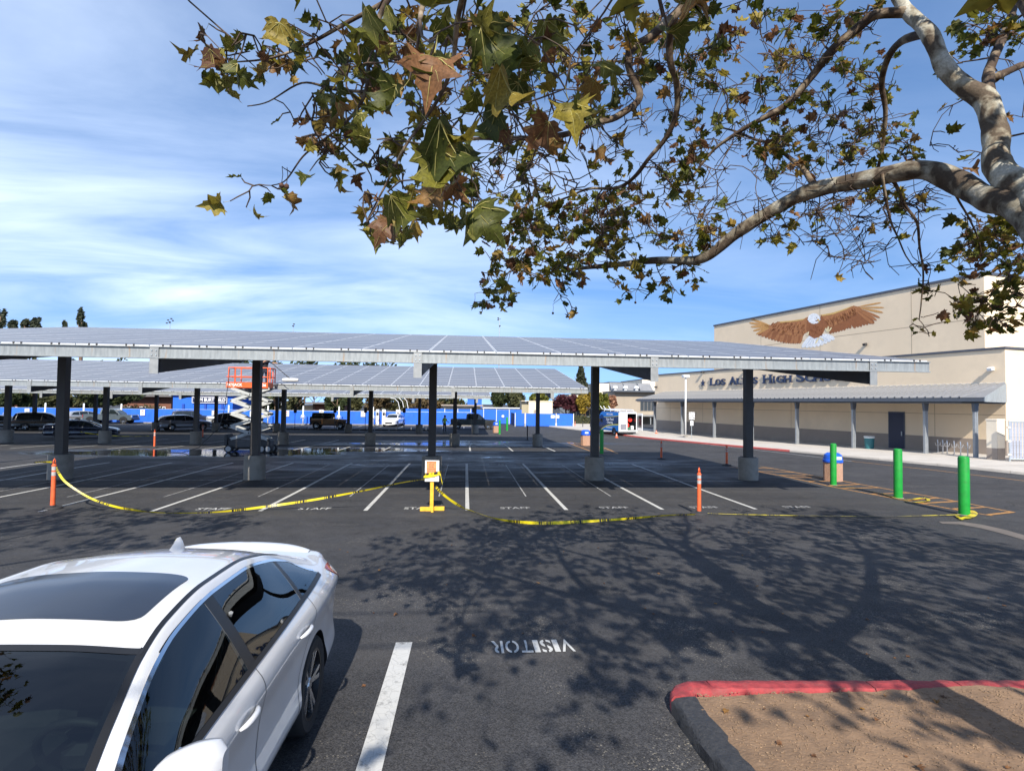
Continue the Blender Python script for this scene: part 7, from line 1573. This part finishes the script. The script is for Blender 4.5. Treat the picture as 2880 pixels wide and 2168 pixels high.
# field house with sign
fh, w, h = pbox('field_house', 'blue field house with a name board above the fence', 'building', 487, 655, 1113, 79, 8, mat('field_house_blue', (.012, .12, .58), .6, var=.06), 1200)
MB().box((0, 3.9, h+.10), (w+.5, 8.6, .22)).build('roof_edge', M_WHITE, fh)
sgn = MB().box((w*.12, -.12, h-.62), (w*.58, .10, .86)).build('name_board', mat('navy_board', (.015, .02, .07), .5, var=.05), fh)
mb = MB()
for z in (-.40, .40): mb.box((w*.12, -.18, h-.62+z), (w*.58, .03, .07))
for x in (-1, 1): mb.box((w*.12+x*w*.29, -.18, h-.62), (.07, .03, .86))
mb.build('board_border', M_WHITE, sgn); text_obj('name_letters', 'TOM BURT FIELD', M_WHITE, sgn, .66, RS, Vector((w*.12, -.18, h-.62)), .01, .018, width=w*.53)
for x in (-.32, .05, .33): MB().box((w*x, -.10, h*.35), (.28, .18, h*.75)).build('downpipe', mat('field_house_dark_blue', (.012, .06, .34), .6, var=.05), fh)
# left school blocks, brick
M_BRK = mat('brown_brick', (.16, .065, .04), .9, var=.25, vscale=2.5); M_ROOFD = mat('dark_flat_roof', (.13, .12, .12), .8, var=.1); M_PANE = glass_mat('window_glass', (.05, .06, .07), .08)
def block(label, px0, px1, pyt, Y, depth, wins, m=M_BRK, roof=M_ROOFD):
    t, w, h = pbox('school_block', label, 'building', px0, px1, pyt, Y, depth, m, 1200); MB().box((0, depth/2-.6, h+.12), (w+1.4, depth+1.6, .28)).build('roof', roof, t)
    for fx in wins:
        f = MB().box((w*fx, -.04, h*.52), (w*.055+1.0, .10, 1.5)).build('window', M_WHITE, t)
        for k in (-1, 0, 1): MB().box((w*fx+k*(w*.018+.32), -.10, h*.52), (w*.016+.27, .02, 1.3)).build('pane', M_PANE, f)
block('low brown brick block behind the fence at the far left', -80, 150, 1118, 98, 12, (-.3, .1, .38)); block('brown brick block with white windows between the left canopy columns', 345, 482, 1116, 98, 12, (-.38, -.05, .3)); block('brick block with a pale roof edge behind the right trees', 880, 960, 1136, 100, 10, (-.2, .25)); block('cream block with pale eaves behind the scissor lift', 690, 880, 1140, 104, 10, (-.35, .0, .35), M_STUC2, M_WHITE)
# portable units and blue-wrapped enclosures right of the fence
M_PORT = mat('portable_cream', (.62, .54, .40), .8, var=.06)
t, w, h = pbox('portable_building', 'long cream portable with a flat roof behind the blue panels', 'building', 1248, 1352, 1142, 96, 8, M_PORT, 1195); MB().box((0, 3.6, h+.08), (w+.8, 9, .2)).build('roof', M_DADO, t)
t, w, h = pbox('site_trailer', 'white site trailer roofs above the far blue panels', 'trailer', 1360, 1468, 1149, 90, 5, M_WHITE, 1195); MB().box((0, 2.4, h+.05), (w+.3, 5.4, .12)).build('roof', M_WHITE, t)
cs = thing('storage_container', 'cream storage unit with a darker end behind the blue enclosure', 'container', (at(1510, 1160, 84).x, 84, gz(84))); a, b, c_ = at(1468, 1128, 84), at(1487, 1128, 84), at(1554, 1128, 84); zt = a.z-gz(84)
MB().box(((b.x+c_.x)/2-cs.location.x, 1.5, zt/2), (c_.x-b.x, 3, zt)).build('long_side', mat('container_cream', (.70, .62, .47), .7, var=.05), cs); MB().box(((a.x+b.x)/2-cs.location.x+.02, 2.0, zt/2-.04), (b.x-a.x, 3, zt-.08)).build('end_side', mat('container_olive', (.34, .30, .20), .7, var=.05), cs); MB().box(((a.x+c_.x)/2-cs.location.x, 1.5, zt+.04), (c_.x-a.x+.2, 3.2, .1)).build('roof', M_PORT, cs)
for k in (.25, .4): MB().box((b.x+(c_.x-b.x)*k-cs.location.x, -.02, zt*.55), (.35, .04, .5)).build('vent', M_DADO, cs)
en = thing('blue_enclosure', 'bright blue fabric enclosure with white posts in the right background', 'fence', (at(1530, 1200, 74.5).x, 74.5, gz(74.5))); ex0, ex1 = at(1449, 1180, 74.5).x-en.location.x, at(1613, 1180, 74.5).x-en.location.x; ht = at(1530, 1163, 74.5).z-gz(74.5)
xs_ = [ex0, ex0+(ex1-ex0)*.17, ex0+(ex1-ex0)*.70, ex1]
for i in range(3):
    rows = [[(xs_[i]+.12+(xs_[i+1]-xs_[i]-.24)*k/8, .02*math.sin(k*2.1), z) for k in range(9)] for z in (.08, ht*.5, ht)]; mb = MB(); mb.grid(rows); mb.build('fabric_panel', M_BLUEF, en)
for x in xs_: MB().cyl((x, 0, 0), (x, 0, ht+.06), .05, n=8).build('post', M_WHITE, en)
rows = [[(ex0-.1, 6*k/4, z) for k in range(5)] for z in (.08, ht)]; mb = MB(); mb.grid(rows); mb.build('fabric_panel', mat('navy_fence_fabric', (.01, .03, .14), .8, var=.1), en)
for fx in (.64, .72): MB().box((ex0+(ex1-ex0)*fx, -.05, ht*.78), (.5, .02, .4)).build('notice_plate', M_WHITE, en)
e2 = thing('blue_enclosure', 'row of blue fabric panels with white emblems behind the grey pickup', 'fence', (at(1330, 1190, 82).x, 82, gz(82))); ex0, ex1 = at(1140, 1180, 82).x-e2.location.x, at(1468, 1180, 82).x-e2.location.x; ht = at(1330, 1151, 82).z-gz(82)
nn = 9
for i in range(nn):
    x0 = ex0+(ex1-ex0)*i/nn; ww = (ex1-ex0)/nn; rows = [[(x0+.05+(ww-.1)*k/6, .03*math.sin(k*2.1+i), z) for k in range(7)] for z in (.08, ht*.5, ht-.05*(i % 2))]; mb = MB(); mb.grid(rows); p_ = mb.build('fabric_panel', M_BLUEF, e2); MB().cyl((x0, .05, 0), (x0, .05, ht+.08), .05, n=8).build('post', M_WHITE, e2)
    if i % 2: MB().lathe([(.001, 0), (.20, 0), (.20, .01), (.001, .01)], (x0+ww/2, -.08, ht*.55), 12, R=Matrix.Rotation(rad(90), 3, 'X')).build('emblem', M_WHITE, p_)
pb = thing('press_box', 'small blue and white press box above the portable', 'booth', (at(1335, 1130, 110).x, 110, gz(110))); a, b = at(1314, 1121, 110), at(1354, 1121, 110); w = b.x-a.x; zt = a.z-gz(110); MB().box((0, 1, zt-.9), (w, 2, 1.8)).build('cabin', mat('field_house_blue', (0, 0, 0)), pb); MB().box((0, 1, zt+.08), (w+.3, 2.3, .2)).build('roof', M_WHITE, pb)
for k in (-1, 1): MB().box((k*w*.4, 1, (zt-1.8)/2), (.2, .2, zt-1.8)).build('leg', M_WHITE, pb)
# school wings behind the van
def wing_(label, px0, px1, pyt, Y, depth, m, pyb=1200): 
    t, w, h = pbox('school_wing', label, 'building', px0, px1, pyt, Y, depth, m, pyb); MB().box((0, depth/2, h+.06), (w+.12, depth+.12, .14)).build('parapet_cap', M_CAP, t); return t, w, h
M_TAUPE = mat('weathered_stucco', (.33, .28, .22), .9, var=.12, vscale=.6, stretch=(1, 1, .25))
t, w, h = wing_('tall weathered stucco gym block behind the van', 1713, 1806, 1077, 118, 20, M_TAUPE); t, w, h = wing_('bright cream end wall of the far gym block', 1686, 1713, 1078, 117, 14, M_STUC2); t, w, h = wing_('cream block meeting the near school building behind the awning', 1806, 1850, 1068, 100, 14, M_STUC2)
t, w, h = wing_('two-storey stucco wing with a window band behind the van', 1728, 1842, 1103, 90, 8, M_TAUPE); 
for k in range(4): f = MB().box((w*.18+k*.62, -.05, h-2.3), (.56, .1, 1.6)).build('window', M_SOFF, t); MB().box((w*.18+k*.62, -.11, h-2.3), (.44, .02, 1.4)).build('pane', M_PANE, f)
MB().box((w*-.05, -1.6, h-3.9), (w*1.2, 3.2, .22)).build('walkway_roof', M_ROOFM, t)
for k in (-.55, -.2, .25, .5): MB().box((w*k, -2.9, (h-4)/2), (.16, .16, h-4)).build('walkway_post', M_POST, t)
MB().box((0, -.35, h+.10), (w+1.0, 1.2, .24)).build('eaves', M_SOFF, t)
for k in (-.42, -.08, .28):                                                        # tilted roof hoods
    mb = MB(); q = [Vector((w*k-1.0, -.2, h+.2)), Vector((w*k-1.0, 1.6, h+1.5)), Vector((w*k-1.0, 1.6, h+.2))]; mb.prism(q, (0, 0, 0), (2.2, 0, 0)); mb.build('roof_hood', M_ROOFM, t)
for k in (-.5, -.25, .02): MB().lathe([(.25, 0), (.25, .3), (.42, .35), (.35, .75), (.001, .8)], (w*k, -.5, h+.2), 12).build('roof_vent', M_WHITE, t)
t, w, h = wing_('low white-roofed wing far left of the van', 1600, 1735, 1112, 104, 10, M_STUC2)
for k in range(7): MB().box((-w*.42+w*.14*k, -.1, 1.9), (1.0, .2, 2.6)).build('door', M_SOFF, t)
MB().box((0, -1.2, h*.62), (w+1, 2.6, .25)).build('walkway_roof', M_ROOFM, t)
# roof line far right behind the near building: nothing else stands there
# ---------------------------------------------------------------- charging posts, sign posts, cabinets
for i, px in enumerate((18, 126, 234, 340, 642, 753, 852, 953, 1049)):
    p = at(px, 1192, 73.2); t = thing('charging_post', ['white charging post at the far left edge', 'white charging post behind the black station SUV', 'white charging post left of the grey pickup', 'white charging post just right of the grey pickup cab', 'white charging post left of the scissor lift', 'white charging post right of the scissor lift', 'white charging post left of the bronze off-road car', 'white charging post above the bronze off-road car', 'white charging post left of the white cabinets'][i], 'charging post', (p.x, 73.2, gz(73.2)), group='white charging posts along the fence'); h = 2.45
    MB().cyl((0, 0, 0), (0, 0, h), .085, n=10).build('pole', M_WHITE, t, smooth=True); MB().box((0, 0, .04), (.4, .4, .08)).build('foot', M_CONC, t); MB().bbox((0, -.14, 1.15), (.30, .16, .40), .04).build('charger', M_WHITE, t)
    for s_ in (-1, 1): MB().tube([(s_*.12, -.16, 1.3), (s_*.30, -.18, 1.1), (s_*.26, -.18, .85), (s_*.12, -.18, .95)], .035, 6).build('cable', M_LAMP, t, smooth=True)
for i, px in enumerate((829, 941, 1027, 1136, 1222, 1331)):
    Y = 59.5; p = at(px, 1200, Y); t = thing('sign_post', ['dark sign back on a thin post left of the bronze off-road car', 'dark sign back on a thin post right of the bronze off-road car', 'dark sign back on a thin post left of the white crossover', 'dark sign back on a thin post right of the white crossover', 'dark sign back on a thin post left of the worker', 'dark sign back on a thin post in front of the grey pickup'][i], 'sign', (p.x, Y, gz(Y)), group='dark sign backs on thin posts'); zt = at(px, 1146, Y).z-gz(Y)
    MB().cyl((0, 0, 0), (0, 0, zt), .03, n=6).build('post', M_DSTEEL, t); MB().box((0, .04, zt-.28), (.32, .02, .56)).build('sign_plate', M_DSTEEL, t)
for i, (px, wpx, lb) in enumerate(((1080, 10, 'tall white charging cabinet left of the white crossover'), (1120, 12, 'white charging cabinet behind the white crossover'), (1062, 9, 'slim white cabinet left of the charging cabinets'))):
    p = at(px, 1190, 74.5); t = thing('charging_cabinet', lb, 'cabinet', (p.x, 74.4, gz(74.4)), group='white charging cabinets'); w = wpx*.047; MB().bbox((0, 0, 1.05), (w, .5, 2.1), .05).build('case', M_WHITE, t); MB().box((0, -.255, 1.5), (w*.6, .01, .4)).build('screen', M_BLACK, t); MB().tube([(w*.4, -.26, 1.6), (w*.7, -.35, 1.0), (w*.4, -.3, .6)], .03, 6).build('cable', M_BLACK, t)
for i, (px, yt, k) in enumerate(((1122, 1118, 1), (1134, 1116, 1), (1146, 1114, 1))):
    Y = 92; b = at(px-22, 1190, Y); tp = at(px-30, yt+3, Y); e = at(px+2, yt+22, Y); t = thing('curved_pole', ['leftmost of three white curved net poles beyond the fence', 'middle of three white curved net poles beyond the fence', 'rightmost of three white curved net poles beyond the fence'][i], 'pole', (e.x, Y, gz(Y)), group='curved white net poles'); zt = tp.z-gz(Y); MB().tube([(0, 0, 0), (0, 0, zt*.55), (-.25, 0, zt*.85), (-.8, 0, zt), (-1.5, 0, zt+.1)], .05, 6).build('tube', M_WHITE, t, smooth=True)
# wheel stop line with small white markers
for k in range(13):
    p = at(700+41.5*k, 1207, 61.5); t = thing('marker_post', 'small white marker on the dark stop line by the fence row', 'marker', (p.x, 61.5, gz(61.5)), group='small white markers on the stop line'); MB().bbox((0, 0, .17), (.08, .08, .34), .01).build('stub', M_WHITE, t); MB().bbox((0, .02, .06), (1.5, .16, .12), .03).build('stop', M_RUB, t)
# flood lights above the canopies
def mast(px, pyt, Y, label, heads):
    p = at(px, pyt, Y); t = thing('light_mast', label, 'light mast', (p.x, Y, gz(Y))); h = p.z-gz(Y); MB().cyl((0, 0, 0), (0, 0, h), .22, .10, 10).build('mast', M_GALV, t); k = Y/FPX
    for (dx, dy) in heads: MB().bbox((dx*k, -.2, dy*k), (5*k, .5, 3*k), .1).build('flood_lamp', M_DSTEEL, t); 
    for z in {dy for _, dy in heads}: MB().box((0, 0, h*0+z*k if False else h+z*0), (6*k, .1, .1)).build('cross_arm', M_DSTEEL, t)
    for o in t.children:
        if o.name.startswith('flood_lamp'): o.location.z = h
mast(1405, 897, 150, 'tall flood light mast above the middle of the canopy', ((-4, -3), (-4, 2), (1, -20)))
mast(478, 908, 170, 'white stadium light frame above the left canopy', ((-7, -1), (0, 2), (8, 6), (-4, 7), (4, 11))); mast(825, 917, 180, 'small dark light mast peeking above the canopy', ((0, 0), (2, 5)))
# two overhead wires on poles behind the camera; only their shadows reach the picture
M_WOOD = mat('pole_wood', (.16, .10, .065), .9, var=.25, vscale=4, stretch=(1, 1, .1))
wy = [onground(0, y)-LDIR*((8.6)/math.sin(SUN_EL)) for y in (6.95, 5.95)]
for i, x in enumerate((-26, 30)):
    t = thing('utility_pole', ['wooden utility pole off to the left behind the camera', 'wooden utility pole off to the right behind the camera'][i], 'pole', (x, wy[0].y+.5, gz(-4))); MB().cyl((0, 0, 0), (0, 0, 9.4), .16, .11, 12).build('shaft', M_WOOD, t, smooth=True); MB().box((0, -.9, 8.55), (.1, 2.4, .12)).build('cross_arm', M_WOOD, t)
for i, p in enumerate(wy):
    mb = MB(); o = Vector((-26, p.y, p.z)); mb.tube([Vector((-26+56*k/16, p.y, p.z-.5*(1-((k-8)/8)**2)+.25))-o for k in range(17)], .021, 6); tag(mb.build('overhead_cable', M_RUB), ['overhead cable nearer the camera, casting a thin shadow on the asphalt', 'overhead cable farther behind the camera, casting a thin shadow'][i], 'cable', 'overhead cables').location = o

# ================================================================ trees and hedges in the background
def crown_mesh(rg, rx, ry, rz, n, leaf, lumps=9, shape='round'):
    mb = MB(); mb.rnd = []; L_ = []
    for i in range(lumps):
        a = rg.uniform(0, 6.28); z = rg.uniform(-.65, .8); r = math.sqrt(max(0, 1-z*z))*rg.uniform(.35, .75); L_.append((Vector((math.cos(a)*r, math.sin(a)*r, z)), rg.uniform(.28, .5), rg.uniform(-.18, .18)))
    for i in range(n):
        if shape == 'cone':
            f = rg.random()**.7; t = 1-f; tier = 1-.35*((f*7) % 1); r = (f*.95+.05)*tier*math.sqrt(rg.random()); a = rg.uniform(0, 6.28); p = Vector((math.cos(a)*r, math.sin(a)*r, 1-2*f)); tone = rg.uniform(-.2, .2)
        else:
            c, r, tone = rg.choice(L_); d = Vector((rg.gauss(0, 1), rg.gauss(0, 1), rg.gauss(0, 1))).normalized(); p = c+d*r*rg.random()**.45
        p = Vector((p.x*rx, p.y*ry, p.z*rz)); s = leaf*rg.uniform(.5, 1.3); u = Vector((rg.gauss(0, 1), rg.gauss(0, 1), rg.gauss(0, 1))).normalized(); v = u.orthogonal().normalized(); w = u.cross(v)
        mb.add([p+v*s, p+w*s*.6, p-v*s, p-w*s*.6], [(0, 1, 2, 3)]); mb.rnd.append(max(0, min(1, .45+tone+rg.gauss(0, .2))))
    return mb
FOL = {k: leafmat('foliage_'+k, c, 'attr', .25, .7) for k, c in dict(dark=[(0, (.02, .032, .012)), (.5, (.045, .062, .02)), (1, (.09, .10, .035))], olive=[(0, (.035, .04, .015)), (.5, (.075, .078, .028)), (1, (.14, .125, .05))], brown=[(0, (.05, .035, .016)), (.5, (.11, .075, .03)), (1, (.19, .13, .06))], purple=[(0, (.035, .008, .014)), (.5, (.075, .018, .026)), (1, (.15, .05, .055))], yellow=[(0, (.13, .10, .015)), (.5, (.30, .21, .025)), (1, (.48, .33, .05))], lime=[(0, (.07, .09, .015)), (.5, (.17, .18, .03)), (1, (.33, .28, .05))], pink=[(0, (.25, .12, .07)), (.5, (.45, .25, .16)), (1, (.6, .38, .26))], pine=[(0, (.025, .035, .02)), (.5, (.06, .07, .04)), (1, (.13, .14, .09))]).items()}
tid = [0]
def btree(label, px, pyt, pyb, wpx, Y, col, n=1500, leaf=.34, shape='round', trunk=True, name='tree', base=None):
    tid[0] += 1; rg = random.Random(100+tid[0]); tp = at(px, pyt, Y); bt = at(px, pyb, Y); g0 = gz(Y); t = thing(name, label, 'tree', (tp.x, Y, g0)); k = Y/FPX
    rz_ = (tp.z-bt.z)/2; rx = wpx*k/2; cz = (tp.z+bt.z)/2-g0
    mb = crown_mesh(rg, rx, rx*.8, rz_, n, leaf, 12, shape); c = mb.build('crown', FOL[col], t); c.location = (0, 0, cz)
    h = cz+(rz_*.8 if shape == 'cone' else rz_*.2); r = max(.12, h*.022); MB().tube([(0, 0, -.1), (.05, 0, h*.4), (-.05, .05, h*.75), (0, 0, h)], [r*1.2, r, r*.7, r*.25], 8).build('trunk', M_WOOD, t, smooth=True)
    for q in range(5): a = rg.uniform(0, 6.28); z = cz-rz_*rg.uniform(.1, .7); MB().tube([(0, 0, max(.5, z-rz_*.3)), (math.cos(a)*rx*.3, math.sin(a)*rx*.3, z), (math.cos(a)*rx*.65, math.sin(a)*rx*.55, z+rz_*.35)], [r*.6, r*.4, r*.12], 6).build('limb', M_WOOD, t, smooth=True)
    return t
bt_ = [
 ('dark spreading oak behind the fence at far left', 40, 1085, 1160, 120, 88, 'dark', 2200), ('olive shrubby tree left of the grey pickup', 165, 1100, 1165, 90, 86, 'olive', 1800), ('dark spreading oak with forked trunk above the grey pickup', 290, 1080, 1150, 200, 86, 'dark', 3000), ('dark tree behind the brick block left of the field house', 420, 1070, 1122, 110, 108, 'dark', 1500), ('dark tall tree over the field house', 560, 1040, 1112, 150, 115, 'dark', 1600),
 ('brown-leaved tree behind the scissor lift', 715, 1085, 1160, 90, 90, 'brown', 1500), ('dark tree with thick trunk right of the scissor lift', 775, 1080, 1160, 80, 88, 'dark', 1500), ('dense dark tree left of the bronze off-road car', 830, 1090, 1160, 62, 86, 'olive', 1700), ('dark tree behind the bronze off-road car', 885, 1070, 1142, 80, 100, 'dark', 1300), ('dense dark tree above the bronze off-road car', 950, 1095, 1160, 70, 86, 'dark', 1700), ('olive tree left of the curved net poles', 1005, 1095, 1160, 60, 88, 'olive', 1600), ('olive-brown tree beside the curved net poles', 1065, 1100, 1158, 80, 90, 'brown', 1800),
 ('dark bushy tree between the first two left columns', 110, 1092, 1165, 110, 92, 'dark', 1800), ('olive tree behind the black station SUV', 215, 1090, 1165, 90, 94, 'olive', 1600), ('dark tree just left of the brick block windows', 365, 1078, 1150, 90, 102, 'dark', 1400), ('dark tree rising left of the field house', 470, 1066, 1130, 90, 104, 'dark', 1400), ('dark tree directly right of the field house', 670, 1075, 1160, 80, 96, 'dark', 1500), ('dark olive tree between two white cabinets and net poles', 1110, 1098, 1158, 80, 96, 'olive', 1600), ('brown tree above the far end of the blue fence', 1205, 1102, 1156, 90, 104, 'brown', 1400),
 ('brownish tree behind the far blue panels', 1170, 1108, 1156, 110, 112, 'brown', 1500), ('low olive tree behind the portable', 1260, 1112, 1152, 100, 118, 'olive', 1400), ('rounded dark green tree left of the cream storage unit', 1408, 1090, 1155, 62, 98, 'dark', 2000), ('second dark green tree left of the cream storage unit', 1452, 1098, 1150, 60, 96, 'olive', 1800), ('olive tree right above the cream storage unit', 1520, 1100, 1140, 60, 100, 'lime', 1300), ('purple-leaved plum tree right of the cream storage unit', 1592, 1103, 1168, 84, 90, 'purple', 2600), ('golden autumn tree left of the right-hand column', 1646, 1106, 1162, 52, 88, 'yellow', 2000), ('yellow-green autumn tree right of the right-hand column', 1694, 1110, 1160, 46, 86, 'lime', 1900), ('pale pinkish tree against the far school wing', 1722, 1112, 1150, 28, 88, 'pink', 900)]
for (lb, px, a, b, w, Y, c, n) in bt_: btree(lb, px, a, b, w, Y, c, n, .30)
btree('tall conifer rising behind the middle canopy end', 1634, 1022, 1120, 62, 125, 'pine', 3000, .5, 'cone')
for lb, px, a, b, w, Y, c in (('tall dark tree top cut by the left picture edge', 2, 862, 935, 30, 150, 'pine'), ('small tree top left of centre on the left skyline', 38, 902, 940, 24, 150, 'pine'), ('low tree top on the left skyline', 76, 899, 940, 24, 150, 'pine'), ('rounded tree top on the left skyline', 102, 893, 940, 26, 150, 'pine'), ('slim tree top on the left skyline', 184, 902, 940, 10, 150, 'pine'), ('lone tall tree top above the left canopy', 232, 872, 945, 28, 150, 'pine')): btree(lb, px, a, b, w, Y, c, 900, .42)
for i in range(12):
    px = -40+100*i+random.Random(i).uniform(-15, 15); rg_ = random.Random(50+i)
    btree('dark tree in the far row glimpsed between the near and middle canopies', px, 985+rg_.uniform(0, 22)+i*1.2, 1110, 110, 135, rg_.choice(('dark', 'olive', 'dark')), 900, .5)['group'] = 'far row of dark trees'
# hedges
def hedge(label, px0, px1, pyt, Y, col='olive'):
    rg = random.Random(int(px0)); a, b = at(px0, pyt, Y), at(px1, pyt, Y); g0 = gz(Y); h = a.z-g0; w = b.x-a.x; t = thing('hedge', label, 'hedge', ((a.x+b.x)/2, Y, g0)); mb = MB(); mb.rnd = []
    for i in range(int(260*w*.5)):
        p = Vector((rg.uniform(-w/2, w/2), rg.uniform(-.6, .6), rg.uniform(.05, h+.12*math.sin(i)))); s = .16*rg.uniform(.6, 1.3); u = Vector((rg.gauss(0, 1), rg.gauss(0, 1), rg.gauss(0, 1))).normalized(); v = u.orthogonal().normalized(); q = u.cross(v); mb.add([p+v*s, p+q*s*.6, p-v*s, p-q*s*.6], [(0, 1, 2, 3)]); mb.rnd.append(rg.random())
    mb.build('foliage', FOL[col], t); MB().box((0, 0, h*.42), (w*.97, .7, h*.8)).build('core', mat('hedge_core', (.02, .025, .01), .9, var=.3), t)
hedge('clipped hedge on top of the fence right of the grey pickup', 345, 450, 1139, 92); hedge('low hedge under the golden trees by the van', 1612, 1712, 1168, 84, 'olive')
ra = thing('bike_rail', 'pale metal railing under the golden trees', 'railing', G(1675, 1187)); 
for z in (.45, .95): MB().cyl((-1.8, 0, z), (2.2, 0, z), .03, n=6).build('rail', M_GALV, ra)
for k in range(6): MB().cyl((-1.8+.8*k, 0, 0), (-1.8+.8*k, 0, .95), .03, n=6).build('post', M_GALV, ra)
CARX, CARY = -1.925, 2.80                                     # middle of the wheelbase
sl = math.atan2(gz(CARY+1.35)-gz(CARY-1.35), 2.7)
car.location = (CARX, CARY, (gz(CARY+1.35)+gz(CARY-1.35))/2+.002)
car.rotation_euler = (-sl, 0, math.pi+rad(.5))
